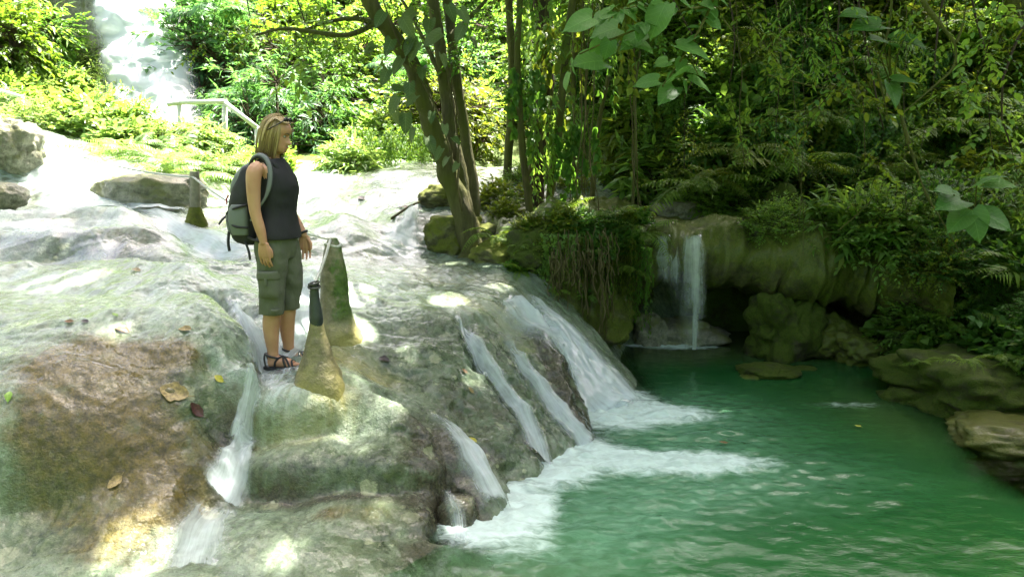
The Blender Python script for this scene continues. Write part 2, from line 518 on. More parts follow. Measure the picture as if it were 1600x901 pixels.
def mat_pool():
    t = NT('pool_water')
    p = t.pos()
    dep = t.attr('depth')
    foam = t.attr('foam')
    n1 = t.noise(t.mapping(p, (1.0, 1.6, 1)), 1.3, 5, 0.6)
    n2 = t.noise(t.mapping(p, (1.0, 1.9, 1)), 7.0, 6, 0.62, 0.6)
    n3 = t.noise(t.mapping(p, (1.2, 2.0, 1)), 24.0, 4, 0.6, 0.5)
    col = t.mix(t.ramp(n1, 0.35, 0.65), (0.011, 0.070, 0.017), (0.017, 0.088, 0.023))
    col = t.mix(t.attr('murk'), col, (0.05, 0.075, 0.022))
    turb = t.bsdf(col, 0.5, None)
    bubbly = t.attr('aer')
    colb = t.mix(t.math('MULTIPLY', bubbly, t.math('ADD', .3, t.math('MULTIPLY', t.ramp(n2, 0.3, 0.75), .45))), col, (0.16, 0.34, 0.21))
    rough = t.math('ADD', 0.04, t.math('MULTIPLY', bubbly, 0.12))
    h = t.math('ADD', t.math('MULTIPLY', n2, 0.5), t.math('MULTIPLY', n3, 0.25))
    nm = t.bump(h, 0.22, 0.02)
    b = t.n('BsdfPrincipled')
    t.val(colb, b.inputs['Base Color']); t.val(rough, b.inputs['Roughness']); t.l(nm, b.inputs['Normal'])
    b.inputs['IOR'].default_value = 1.33
    tp = t.n('BsdfTransparent'); tp.inputs['Color'].default_value = (0.72, 0.93, 0.75, 1)
    gl = t.n('BsdfGlossy'); gl.inputs['Roughness'].default_value = 0.05; t.l(nm, gl.inputs['Normal'])
    fr = t.n('Fresnel'); fr.inputs['IOR'].default_value = 1.33; t.l(nm, fr.inputs['Normal'])
    clear = t.mixs(fr.outputs[0], tp.outputs[0], gl.outputs[0])
    s = t.mixs(dep, clear, b.outputs[0])
    fn = t.math('ADD', t.math('MULTIPLY', n2, 0.78), t.math('MULTIPLY', n3, 0.22))
    fm = t.ramp(t.math('ADD', fn, t.math('SUBTRACT', t.math('MULTIPLY', foam, 0.66), 0.62)), -0.05, 0.55)
    fm = t.math('MULTIPLY', t.math('MULTIPLY', fm, t.ramp(foam, 0.02, 0.6)), t.math('ADD', .62, t.math('MULTIPLY', t.ramp(n2, .3, .7), .28)))
    wb = t.bsdf((0.62, 0.75, 0.70), 0.6, t.bump(fn, 0.35, 0.03))
    return t.done(t.mixs(fm, s, wb))
M['pool'] = mat_pool()
# ------------------------------------------------------------------ travertine terrace (one height sheet through measured points)
CP = [  # photo column, row, distance ahead
 # left boss: rim and front face
 (-120,540,5.0),(0,530,5.05),(120,522,5.05),(250,508,5.15),(330,505,5.3),
 (-150,640,4.7),(0,640,4.7),(100,600,4.78),(200,600,4.8),(300,600,4.85),(375,600,4.95),
 (0,750,4.35),(100,700,4.5),(200,700,4.5),(300,690,4.62),(352,700,4.66),
 (100,800,4.2),(200,800,4.2),(290,790,4.3),(-150,800,4.15),
 (0,901,3.8),(100,901,3.8),(200,901,3.82),(270,890,3.9),(-150,901,3.7),
 (400,560,5.0),(398,610,4.95),(380,660,4.85),
 # flat above the boss
 (100,465,5.9),(200,430,6.5),(300,440,6.2),(0,470,5.8),(-150,460,6.0),(330,470,5.75),(250,470,5.75),(0,420,6.7),
 # channel in which the woman stands
 (375,470,6.1),(395,500,5.85),(425,545,5.45),(440,568,5.32),(470,572,5.32),(415,580,5.2),(455,500,5.95),(490,450,6.6),(480,540,5.6),
 (400,440,6.6),(440,600,5.12),(400,604,5.1),(480,604,5.12),
 # ledges below
 (430,650,5.0),(430,685,4.92),(480,690,4.94),(395,705,4.85),(350,720,4.78),(350,790,4.5),(420,792,4.6),(480,795,4.6),
 (320,808,4.4),(420,806,4.42),(500,806,4.45),(300,850,4.15),(300,901,3.85),(450,850,4.15),(450,901,3.85),(560,800,4.5),(560,890,3.95),
 # near rock
 (500,610,5.05),(545,600,5.12),(590,618,5.08),(640,642,5.02),(700,677,4.92),(760,742,4.82),(792,792,4.78),
 (540,660,4.98),(540,700,4.84),(540,750,4.66),(600,700,4.82),(600,760,4.6),(600,830,4.28),(660,720,4.84),(680,790,4.55),(640,800,4.45),(705,740,4.8),
 (620,893,3.98),(690,860,4.2),(745,845,4.32),(730,800,4.55),
 # dome face behind it
 (560,560,5.75),(600,600,5.5),(700,650,5.4),(740,700,5.3),(785,758,5.1),(600,520,6.15),(700,500,6.45),(640,560,5.85),(740,545,6.2),
 (700,620,5.55),(780,600,5.95),(760,680,5.38),(830,640,5.95),(850,700,5.62),(825,748,5.2),(900,640,6.25),(865,565,6.6),(912,662,6.2),(925,690,5.97),(650,520,6.2),
 (540,500,6.1),(520,540,5.75),(540,570,5.5),
 # dome back and lip
 (600,410,8.2),(680,402,8.8),(600,450,7.0),(700,432,7.9),(560,470,6.5),(780,460,7.35),(812,478,7.1),(700,475,6.8),(760,440,7.9),(850,512,6.95),(880,560,6.8),
 (870,492,7.6),(905,540,7.3),(950,600,7.05),(995,640,6.8),(930,520,8.0),(990,590,7.7),(650,470,6.75),(520,430,7.0),(500,470,6.4),
 # middle terraces
 (480,400,7.8),(560,388,8.3),(640,390,8.9),(700,395,9.2),(500,352,8.8),(540,340,9.3),(470,340,9.0),(440,380,8.0),
 (560,350,9.8),(600,332,10.2),(640,340,9.7),(655,325,10.3),(690,330,10.2),(600,302,11.0),(520,302,11.0),(670,304,11.0),
 (600,290,11.5),(600,268,12.1),(500,270,12.2),(690,270,12.1),(480,300,11.2),(420,330,10.0),(760,330,10.5),(760,280,12.0),(740,380,9.4),
 # upper left terraces
 (150,336,8.8),(0,340,8.6),(-150,340,8.6),(80,375,7.6),(150,385,7.4),(230,368,7.7),(250,392,7.2),(0,390,7.35),(150,412,7.0),(300,415,6.9),(40,410,7.0),
 (330,397,7.6),(390,405,7.2),(270,355,8.4),(305,345,8.95),(350,350,8.8),(400,362,8.3),(380,330,9.6),(350,312,11.0),(400,300,11.6),(430,290,12.0),
 (100,322,9.5),(200,302,10.0),(80,240,10.6),(0,215,10.6),(-150,215,10.8),(160,270,10.4),(220,262,10.8),(280,302,10.4),(250,285,10.6),(300,262,11.4),(0,300,9.6),(40,330,9.2),
 (0,180,12.5),(150,215,12.5),(250,235,12.5),(350,262,12.8),(-150,190,12.5),
]
CW = [at(*c) for c in CP]
# pool floor and hidden low ground
for x, y, z in [(-0.3,3.3,-0.5),(0.3,3.6,-0.9),(0.2,4.1,-0.7),(0.8,4.6,-1.0),(0.45,5.0,-0.5),(1.2,5.5,-1.1),(0.9,6.2,-0.6),(1.4,6.6,-0.7),(2.0,6.0,-1.3),(1.7,7.4,-0.6),(2.2,8,-0.8),
                (2.2,4,-1.3),(1.3,3,-1.2),(-1.0,2.9,-0.25),(-2.2,2.9,-0.3),(-3.3,3.0,-0.3),(-4.2,3.2,-0.2),(1.6,9.0,-0.35),(2.2,9.5,-0.3),
                (0.6,8.6,0.95),(0.0,9.3,1.25),(0.6,9.6,1.1),(0.9,8.4,0.3),(-4.5,4.4,0.85),(-5.5,5.2,1.3),(-6,6.5,1.4),(-7,8,1.8),(-8,9.5,2.6),(-8.5,12,3.2),(-5.5,4.0,0.5),
                (-7.5,4,0.9),(-9,6,1.8),(1.2,11,1.7),(2.2,12,1.8),(2.2,13.4,1.9),(0,13.4,2.05),(-3,13.4,2.1),(-6,13.4,2.9)]:
    CW.append(np.array([x, y, z]))
CW = np.array(CW)

def rbf_fit(P, k=1.5, lam=0.0003):
    A = P[:, :2]
    d = np.linalg.norm(A[:, None] - A[None], axis=2)
    n = len(P)
    K = d ** k
    K = K - lam * np.eye(n) if k < 2 else K
    Q = np.hstack([np.ones((n, 1)), A])
    S = np.block([[K, Q], [Q.T, np.zeros((3, 3))]])
    w = np.linalg.solve(S, np.concatenate([P[:, 2], np.zeros(3)]))
    return A, w[:n], w[n:]

def rbf_eval(fit, X, k=1.5):
    A, w, c = fit
    out = np.empty(len(X))
    for s in range(0, len(X), 40000):
        x = X[s:s + 40000]
        d2 = (x[:, None, 0] - A[None, :, 0]) ** 2 + (x[:, None, 1] - A[None, :, 1]) ** 2
        out[s:s + 40000] = (d2 ** (k / 2)) @ w + c[0] + x @ c[1:]
    return out

def spaced(a, b, h0, h1):
    v, h = [a], h0
    n = 0
    while v[-1] < b:
        f = min(1, (v[-1] - a) / (b - a))
        v.append(v[-1] + h0 + (h1 - h0) * f)
    return np.array(v)
GX = np.concatenate([-3.1 - spaced(0, 6.0, 0.016, 0.11)[1:][::-1], np.arange(-3.1, 2.25, 0.014)])
GY = np.concatenate([np.arange(3.0, 6.6, 0.0125), spaced(6.6, 13.6, 0.013, 0.055)])
NX, NY = len(GX), len(GY)
XX, YY = np.meshgrid(GX, GY)
pts = np.stack([XX.ravel(), YY.ravel()], 1)
# evaluate on a coarser regular net and interpolate (fast and smooth)
cx = np.arange(-9.3, 2.5, 0.05); cyy = np.arange(2.9, 13.8, 0.05)
CXX, CYY = np.meshgrid(cx, cyy)
Zc = rbf_eval(rbf_fit(CW), np.stack([CXX.ravel(), CYY.ravel()], 1)).reshape(CXX.shape)

def bilin(Z, fx, fy):
    i = np.clip(np.floor(fy).astype(int), 0, Z.shape[0] - 2); j = np.clip(np.floor(fx).astype(int), 0, Z.shape[1] - 2)
    a = np.clip(fy - i, 0, 1); b = np.clip(fx - j, 0, 1)
    return Z[i, j] * (1 - a) * (1 - b) + Z[i + 1, j] * a * (1 - b) + Z[i, j + 1] * (1 - a) * b + Z[i + 1, j + 1] * a * b

def blur(Z, n):
    for _ in range(n):
        Zp = np.pad(Z, 1, mode='edge')
        Z = (Zp[:-2, 1:-1] + Zp[2:, 1:-1] + Zp[1:-1, :-2] + Zp[1:-1, 2:] + 2 * Z) / 6
    return Z
Zc = blur(Zc, 1)
def zbase(x, y):
    return bilin(Zc, (x - cx[0]) / 0.05, (y - cyy[0]) / 0.05)
ZB = zbase(XX, YY)

p3 = np.stack([XX.ravel(), YY.ravel(), ZB.ravel()], 1)
warp = np.stack([fbm(p3, 0.9, 3, 31), fbm(p3 + 9.1, 0.9, 3, 57), fbm(p3 + 4.7, 0.9, 2, 77)], 1) * 0.22
lump = fbm((p3 + warp) * [1, 1, 1.6], 1.7, 3, 3).reshape(XX.shape)
fine = fbm((p3 + warp) * [1, 1, 2.2], 6.5, 4, 11, 0.55).reshape(XX.shape)
# rimstone: soft terracing of the slope, lobes that swell and then tuck in
wv = fbm(p3 + warp, 0.8, 3, 91).reshape(XX.shape)
ph = (ZB + 0.22 * wv + 0.05 * lump) / 0.21
ter = np.sin(2 * math.pi * ph) * 0.011 * sstep(0.1, 0.5, ZB) * sstep(-0.2, 0.5, fbm(p3, 0.7, 2, 19).reshape(XX.shape))
dry = sstep(-0.1, 0.1, ZB)
Z = ZB + 0.034 * lump * (0.4 + 0.6 * dry) + 0.006 * fine * dry + ter
def terr(x, y):
    fx = np.interp(x, GX, np.arange(NX)); fy = np.interp(y, GY, np.arange(NY))
    return bilin(Z, np.atleast_1d(fx), np.atleast_1d(fy))
def hit(px, py, y0=3.05, y1=13.4):
    """where the line of sight through a photo pixel meets the terrace"""
    d = ray(px, py); d = d / d[1]
    ys = np.arange(y0, y1, 0.01)
    zz = terr(d[0] * ys, ys)
    below = HC + d[2] * ys < zz
    k = int(np.argmax(below)) if below.any() else len(ys) - 1
    return np.array([d[0] * ys[k], ys[k], zz[k]])
for (hx, hy, r, d) in [(235, 367, .14, .12), (325, 570, .07, .09), (318, 462, .11, .09), (485, 870, .10, .06), (388, 482, .09, .07)]:
    c = hit(hx, hy)
    q = ((XX - c[0]) ** 2 + (YY - c[1]) ** 2) / r ** 2
    Z = Z - d * np.exp(-q * 1.6)

def carve(pp, depth, wid, soft=1.0):
    """cut (or raise) a groove along places seen at photo pixels"""
    global Z
    w = np.array([hit(*q) for q in pp])
    c = catmull(w, 60)
    best = np.full(XX.shape, 1e9)
    for q in c:
        best = np.minimum(best, (XX - q[0]) ** 2 + (YY - q[1]) ** 2)
    Z = Z - depth * np.exp(-best / wid ** 2)
def cliff(pp, low, h, e, w, up=0.0, uw=0.12):
    """break of slope along places seen at photo pixels: the side of pixel low drops h within e and recovers over w; the other side swells by up"""
    global Z
    c = catmull(np.array([hit(*q)[:2].tolist() + [0] for q in pp]), 40)[:, :2]
    lw = hit(*low)[:2]
    best = np.full(XX.shape, 1e9); sd = np.zeros(XX.shape); tt = np.zeros(XX.shape)
    def seg(px_, py_, A, B):
        ab = B - A
        t = np.clip(((px_ - A[0]) * ab[0] + (py_ - A[1]) * ab[1]) / (ab @ ab + 1e-12), 0, 1)
        dx, dy = px_ - A[0] - t * ab[0], py_ - A[1] - t * ab[1]
        return dx * dx + dy * dy, ab[0] * (py_ - A[1]) - ab[1] * (px_ - A[0]), t
    bl, sl = 1e9, 1
    for i in range(39):
        d2, cr, t = seg(XX, YY, c[i], c[i + 1])
        m = d2 < best
        best = np.where(m, d2, best); sd = np.where(m, np.sign(cr), sd); tt = np.where(m, (i + t) / 39, tt)
        d2, cr, t = seg(lw[0], lw[1], c[i], c[i + 1])
        if d2 < bl: bl, sl = d2, np.sign(cr)
    d = np.sqrt(best) * sd * sl
    end = sstep(0, .12, tt) * sstep(1, .88, tt)
    drop = h * sstep(-e * .3, e, d) * np.exp(-(np.maximum(d, 0) / w) ** 2) * end
    rise = up * np.exp(-((d + uw * .6) / uw) ** 2) * end * (d < e)
    Z = Z - drop + rise * sstep(e, -e, d)
def lobe(px, Y, cz, rx, ry, rz, ang=0.0, k=.05, p=2.0):
    """rounded boss of rock standing out of the slope"""
    global Z
    cx_ = at(px, 700, Y)[0]
    dx, dy = XX - cx_, YY - Y
    ca, sa = math.cos(ang), math.sin(ang)
    q = np.abs((dx * ca + dy * sa) / rx) ** p + np.abs((-dx * sa + dy * ca) / ry) ** p
    e = np.where(q < 1, cz + rz * np.sqrt(np.maximum(0, 1 - q)), cz - 6 * rz * (q ** .5 - 1))
    h = np.clip(.5 + .5 * (e - Z) / k, 0, 1)
    Z = Z * (1 - h) + e * h + k * h * (1 - h)
# edge of the boss over the stream bed, lips of the ledges, flank of the near rock, edge of the dome over the main cascade
lobe(110, 5.25, .12, 1.28, 1.08, .96, 0, .14, 2.3)
cliff([(312,452),(345,482),(378,515),(399,552),(401,592),(392,632),(376,684),(362,722)], (425,590), .20, .05, .17, .05, .16)
cliff([(575,612),(630,640),(662,680),(668,730),(672,790),(662,850)], (705,770), .15, .06, .22, .04, .12)
cliff([(800,474),(845,512),(882,566),(908,622),(924,676)], (950,590), .24, .06, .5, .04, .10)
lobe(472, 5.22, .48, .44, .36, .26, 0, .07, 2.4)
lobe(492, 4.86, .20, .53, .29, .22, .05, .06, 2.4)
lobe(455, 4.40, -.08, .78, .52, .215, 0, .05, 2.4)
lobe(612, 4.88, .20, .32, .36, .25, -.5, .09)
lobe(716, 4.62, -.05, .12, .14, .20, 0, .03)
lobe(560, 4.55, .0, .42, .40, .20, -.2, .08)
Z = Z + 0.016 * fbm((p3 + warp) * [1, 1, 1], 2.6, 2, 203).reshape(XX.shape) * dry + 0.006 * fbm(p3 + warp, 9, 4, 207, .6).reshape(XX.shape) * dry
carve([(300,640),(330,600),(345,560)], -0.05, 0.16)
carve([(718,500),(740,555),(775,600),(810,650),(842,710)], 0.075, 0.075)
carve([(790,540),(830,600),(870,650),(905,690)], 0.075, 0.08)
carve([(750,540),(790,590),(830,650),(860,700)], -0.05, 0.08)
carve([(835,530),(870,585),(895,640)], -0.05, 0.08)
carve([(740,700),(790,700),(830,730)], -0.06, 0.09)
carve([(600,560),(680,560),(700,610)], -0.04, 0.16)
carve([(500,612),(505,600)], -0.04, 0.16)
carve([(0,345),(120,342),(230,350)], -0.12, 0.22)
carve([(0,364),(120,364),(200,367)], 0.12, 0.10)
carve([(0,380),(120,380),(260,380)], -0.12, 0.17)
carve([(0,400),(120,402),(250,407)], 0.10, 0.14)
carve([(0,418),(120,420),(300,425)], -0.05, 0.2)
carve([(250,345),(320,385),(400,402)], 0.10, 0.20)
carve([(100,440),(220,425),(330,435)], -0.03, 0.25)
carve([(500,335),(540,345),(560,372)], -0.06, 0.2)
carve([(500,345),(470,300),(560,310)], 0.04, 0.15)

# flow: average noise along the line of steepest descent, gives combed water marks
Zs = blur(Z, 6)
gy, gx = np.gradient(Zs, GY, GX)
gl = np.sqrt(gx ** 2 + gy ** 2) + 1e-6
fdx = -gx / gl; fdy = -gy / gl
def lic(seed, cell, step, n):
    acc = 0; wsum = 0
    for sg in (1, -1):
        x, y = XX.ravel().copy(), YY.ravel().copy()
        for k in range(n):
            fx = np.interp(x, GX, np.arange(NX)); fy = np.interp(y, GY, np.arange(NY))
            z0 = bilin(Z, fx, fy)
            w = 1 - k / n
            acc = acc + w * vnoise(np.stack([x, y, z0], 1), 1 / cell, seed)
            wsum += w
            dx = bilin(fdx, fx, fy); dy = bilin(fdy, fx, fy); g = bilin(gl, fx, fy)
            h = sg * step / np.sqrt(1 + g * g)
            x = x + dx * h; y = y + dy * h
    r = acc / wsum
    return (r / (2.5 * r.std()) * 0.5 + 0.5).reshape(XX.shape)
STREAK = np.clip(0.55 * lic(5, 0.028, 0.02, 13) + 0.45 * lic(6, 0.075, 0.035, 14), 0, 1)
Z = Z + (STREAK - 0.5) * 0.004 * dry

def gblob(px, py, rx, ry, ang=0.0, amp=1.0):
    """soft blob of rock colour and painted shade round the place seen at a photo pixel"""
    c = hit(px, py)
    dx, dy = XX - c[0], (YY - c[1])
    ca, sa = math.cos(ang), math.sin(ang)
    u = (dx * ca + dy * sa) / rx; v = (-dx * sa + dy * ca) / ry
    return amp * np.exp(-(u * u + v * v))
def stain_or_shade(L):
    s = 0
    for b in L: s = s + gblob(*b)
    return np.clip(s, 0, 1)
BROWN = stain_or_shade([(100,560,.3,.2),(180,570,.3,.2),(90,640,.3,.22),(150,600,.28,.20),(230,620,.25,.2),(120,700,.25,.22),(220,720,.3,.25),(170,800,.3,.2),(270,770,.18,.18),(330,700,.16,.14),(260,550,.22,.12),
               (590,800,.12,.12,0,.7),(520,800,.15,.08,0,.7),(180,860,.25,.12,0,.6),(560,860,.12,.12,0,.6),(380,660,.12,.12,0,.5),(370,340,.5,.35,0,.5),(640,700,.1,.1,0,.5)])
YELLOW = stain_or_shade([(540,560,.25,.22),(580,590,.2,.12),(510,600,.18,.12),(400,375,.35,.3),(345,350,.35,.3),(720,440,.5,.3,0,.7),(780,480,.4,.25,0,.6),(820,540,.3,.2,0,.5),(460,640,.2,.15,0,.5),(620,420,.6,.35,0,.4)])
GREEN = stain_or_shade([(640,520,.35,.25,0,.7),(720,540,.35,.25),(820,600,.25,.3),(680,660,.25,.2),(540,720,.3,.12,0,.8),(460,760,.3,.1),(500,860,.3,.2,0,.5),(640,560,.3,.25),(700,600,.3,.25),(780,560,.3,.25),(830,640,.3,.3),(620,700,.18,.2),(660,760,.2,.25),(600,860,.2,.2),(440,770,.3,.12),(560,770,.18,.1),  # algae, plus shade painted on front faces and under terrace bulges
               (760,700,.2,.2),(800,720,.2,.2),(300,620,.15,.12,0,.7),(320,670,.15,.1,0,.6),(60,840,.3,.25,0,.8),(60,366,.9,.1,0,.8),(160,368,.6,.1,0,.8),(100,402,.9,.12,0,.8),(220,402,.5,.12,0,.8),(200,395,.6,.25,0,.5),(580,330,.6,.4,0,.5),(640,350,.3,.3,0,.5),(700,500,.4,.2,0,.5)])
DARK = stain_or_shade([(690,715,.22,.24),(715,770,.2,.26),(690,830,.22,.24),(655,870,.16,.16,0,.6),(850,540,.12,.35,.4,.8),(880,590,.14,.35,.4),(905,650,.14,.3,.3),(540,775,.24,.06,0,.8),(430,782,.3,.06,0,.8),(362,690,.10,.12,0,.8),(350,740,.1,.15,0,.7),  # dark algae, and shade painted on flanks, ledge undersides and hollows
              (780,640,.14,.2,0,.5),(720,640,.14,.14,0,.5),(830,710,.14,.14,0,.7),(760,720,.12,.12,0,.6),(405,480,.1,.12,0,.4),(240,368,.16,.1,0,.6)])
acc = STREAK
slope = np.clip(gl, 0, 2)
FILM = 0.10 + 0.24 * stain_or_shade([(100,430,1.2,.6),(300,460,.7,.5),(60,360,1.2,.5),(150,330,1.5,.8),(600,320,1.4,1.4),(560,430,.8,.9),(700,450,.6,.7),(380,430,.5,.6)]) \
     + 0.5 * stain_or_shade([(60,250,1.2,.8),(200,290,.9,.7),(120,300,1.2,.6),(640,370,.25,.5),(520,330,.7,.8),(320,395,.35,.3),(30,600,.16,.3,0,.8),(430,610,.25,.1)]) \
     - 0.45 * BROWN - 0.15 * DARK - 0.1 * GREEN
FILM = np.clip(FILM, 0, 1)

# swell the steep faces into rounded lobes with creases between them (moved along the surface normal, so lips overhang)
gy, gx = np.gradient(blur(Z, 3), GY, GX)
steep = sstep(0.35, 1.1, np.sqrt(gx ** 2 + gy ** 2)) * sstep(-0.25, 0.05, Z)
near_ = sstep(8.5, 6.5, YY)
nv = np.stack([-gx.ravel(), -gy.ravel(), np.ones(gx.size)], 1); nv = nv / np.linalg.norm(nv, axis=1)[:, None]
Pz = np.stack([XX.ravel(), YY.ravel(), Z.ravel()], 1)
wq = np.stack([fbm(Pz, 1.6, 3, 131), fbm(Pz + 5, 1.6, 3, 132), fbm(Pz + 9, 1.6, 2, 133)], 1) * 0.12
q = (Pz + wq) * [1, 1, 0.75]
lob = 1 - np.abs(vnoise(q, 3.1, 51)) * 2.2
lob2 = 1 - np.abs(vnoise(q + 3.3, 7.5, 52)) * 2.2
lob3 = 1 - np.abs(vnoise(q * [1, 1, .6] + 1.3, 17, 53)) * 2.0
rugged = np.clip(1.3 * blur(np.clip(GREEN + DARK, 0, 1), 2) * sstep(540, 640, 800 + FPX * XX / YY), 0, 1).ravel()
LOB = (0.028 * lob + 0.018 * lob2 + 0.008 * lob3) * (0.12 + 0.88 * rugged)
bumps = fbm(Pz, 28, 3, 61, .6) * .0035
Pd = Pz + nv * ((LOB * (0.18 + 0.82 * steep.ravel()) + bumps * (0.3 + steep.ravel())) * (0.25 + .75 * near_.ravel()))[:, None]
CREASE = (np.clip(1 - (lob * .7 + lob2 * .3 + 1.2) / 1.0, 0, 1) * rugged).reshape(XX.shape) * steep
DARK = np.clip(DARK + 0.8 * CREASE, 0, 1)  # adds painted shade in the grooves between lobes
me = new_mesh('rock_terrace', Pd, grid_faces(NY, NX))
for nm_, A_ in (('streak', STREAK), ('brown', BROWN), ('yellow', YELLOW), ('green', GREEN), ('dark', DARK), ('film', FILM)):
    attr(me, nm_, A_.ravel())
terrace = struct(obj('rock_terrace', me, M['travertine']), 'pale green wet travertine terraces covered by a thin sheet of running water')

from mathutils.bvhtree import BVHTree
def bvh_of(o):
    n = len(o.data.vertices); co = np.empty(n * 3, np.float32); o.data.vertices.foreach_get('co', co)
    m = len(o.data.loops); li = np.empty(m, np.int32); o.data.loops.foreach_get('vertex_index', li)
    if m == 4 * len(o.data.polygons): fl = li.reshape(-1, 4).tolist()
    else: fl = [tuple(p.vertices) for p in o.data.polygons]
    return BVHTree.FromPolygons(co.reshape(-1, 3).tolist(), fl)
TBVH = bvh_of(terrace)
terr0 = terr; hit0 = hit
def terr(x, y):
    """height of the finished rock surface"""
    x = np.atleast_1d(np.asarray(x, float)); y = np.atleast_1d(np.asarray(y, float))
    out = np.empty(len(x))
    dn = Vector((0, 0, -1))
    for i in range(len(x)):
        h = TBVH.ray_cast(Vector((x[i], y[i], 6.0)), dn)
        out[i] = h[0].z if h[0] is not None else -1.5
    return out
def hit(px, py):
    h = TBVH.ray_cast(Vector((0, 0, HC)), Vector(ray(px, py)).normalized())
    return np.array(h[0]) if h[0] is not None else hit0(px, py)

# ------------------------------------------------------------------ ground sheet: forest floor, hills on all sides, pool floor
def ground_h(x, y):
    q = np.stack([x, y, 0 * x], 1)
    back = 1.55 + np.maximum(0, y - 12.5) * 0.22 + np.maximum(0, y - 20) * 0.25
    left = np.maximum(0, -x - 6.5) * 0.32
    right = np.maximum(0, x - 4.3) * 0.95
    right = np.where(right > 6, 6 + (right - 6) * 0.35, right)
    right = right * sstep(3.0, 5.0, y) + 0.35 * np.maximum(0, x - 4.0) * (1 - sstep(3.0, 5.0, y))
    inb = sstep(11.6, 13.2, y)
    low = -1.5 + 0 * x
    side = np.maximum(sstep(-5.2, -7.2, x), 0) * (1 - inb)
    z = low * (1 - inb) + back * inb
    z = z * (1 - side) + side * 1.2
    rb = sstep(3.75, 4.9, x)
    z = z * (1 - rb * (1 - inb)) + rb * (1 - inb) * 0.5
    near = sstep(2.6, 0.8, y) * sstep(3.0, 1.0, np.abs(x) * 0 + y * 1.2)
    z = z * (1 - near) + near * 0.55
    hb = 1.30 + np.minimum(np.maximum(0, y - 10.1) * 1.05, 5) + np.maximum(0, y - 15) * 0.2
    wb = sstep(0.9, 2.4, x + 0.25 * np.sin(y)) * sstep(9.8, 10.3, y)
    z = z * (1 - wb) + hb * wb
    z = z + left + right * (1 - 0.7 * wb)
    return z + 0.25 * fbm(q, 0.35, 4, 5) * (0.3 + inb)
gxs = np.concatenate([-spaced(7, 90, 0.5, 9)[::-1], np.arange(-6.7, 6.8, 0.25), spaced(7, 90, 0.5, 9)])
gys = np.concatenate([-spaced(2, 60, 0.6, 9)[::-1], np.arange(-1.6, 14, 0.25), spaced(14.1, 140, 0.4, 9)])
A_, B_ = np.meshgrid(gxs, gys)
gz = ground_h(A_.ravel(), B_.ravel())
me = new_mesh('ground', np.stack([A_.ravel(), B_.ravel(), gz], 1), grid_faces(len(gys), len(gxs)))
struct(obj('ground', me, M['soil']), 'dark forest floor rising into jungle hills')
def gz1(x, y):
    return float(ground_h(np.array([float(x)]), np.array([float(y)]))[0])
# ------------------------------------------------------------------ mossy ledge and grotto behind the pool
# stations: photo column, then (row, distance) pairs: back of top, top, lip, face bottom, undercut, back foot
ST = [
 (700, [(300,12.0),(352,10.2),(385,9.4),(412,9.0),(440,8.9),(470,8.95)]),
 (780, [(295,12.0),(345,9.8),(372,9.0),(450,8.3),(480,8.3),(520,8.35)]),
 (850, [(292,12.0),(340,9.6),(362,8.75),(480,8.15),(520,8.2),(560,8.3)]),
 (920, [(292,12.0),(338,9.7),(358,8.75),(515,8.25),(530,8.5),(560,8.6)]),
 (965, [(300,12.0),(340,9.9),(362,8.85),(520,8.45),(523,8.9),(548,9.0)]),
 (1005,[(305,12.0),(345,10.0),(366,9.0),(425,8.8),(420,9.8),(548,10.2)]),
 (1050,[(310,12.0),(348,10.1),(362,9.1),(412,8.9),(405,10.2),(548,10.6)]),
 (1120,[(315,12.0),(350,10.1),(362,9.1),(420,8.9),(410,10.2),(552,10.6)]),
 (1200,[(318,12.0),(350,10.1),(362,9.0),(428,8.75),(420,10.0),(558,10.3)]),
 (1270,[(318,12.0),(350,10.0),(360,8.8),(445,8.6),(440,9.8),(565,9.9)]),
 (1340,[(318,12.0),(345,9.8),(362,8.7),(450,8.55),(455,9.5),(575,9.4)]),
 (1420,[(300,12.0),(330,9.6),(380,8.5),(460,8.2),(500,8.5),(600,7.9)]),
 (1500,[(280,12.0),(310,9.3),(400,8.0),(470,7.6),(520,7.7),(640,7.0)]),
]
prof = []
for px_, pr in ST:
    w = [at(px_, r_, y_) for r_, y_ in pr]
    w.append(w[-1] + np.array([0, 0.1, -0.9]))
    prof.append(catmull(np.array(w), 150))
prof = np.array(prof)                      # stations x 150 x 3
NS = 420
led = np.stack([catmull(prof[:, k, :], NS) for k in range(150)], 0)   # 150 x NS x 3
LV = led.reshape(-1, 3)
# drapery: columns and bulbs that stand out of the face
tv = np.repeat(np.linspace(0, 1, 150), NS)
face = sstep(0.30, 0.48, tv) * (1 - sstep(0.68, 0.8, tv))
colx = LV[:, 0] + 0.12 * fbm(LV, 1.3, 2, 8)
colm = 1 - np.abs(vnoise(np.stack([colx * 3.0, LV[:, 2] * 0.35, 0 * colx], 1), 1.0, 21)) * 1.6
colm2 = 1 - np.abs(vnoise(np.stack([colx * 8.0, LV[:, 2] * 0.9, 0 * colx], 1), 1.0, 22)) * 1.6
nrm_amt = 0.16 * colm * face + 0.055 * colm2 * face + 0.09 * fbm(LV, 1.6, 4, 41) + 0.03 * fbm(LV, 8, 3, 43)
Lm = LV.reshape(150, NS, 3)
du = np.gradient(Lm, axis=1); dv = np.gradient(Lm, axis=0)
nn = np.cross(du, dv); nn /= np.linalg.norm(nn, axis=2)[..., None] + 1e-9
nn = nn.reshape(-1, 3)
if (nn[:, 1] * face).sum() > 0: nn = -nn
LV = LV + nn * nrm_amt[:, None]
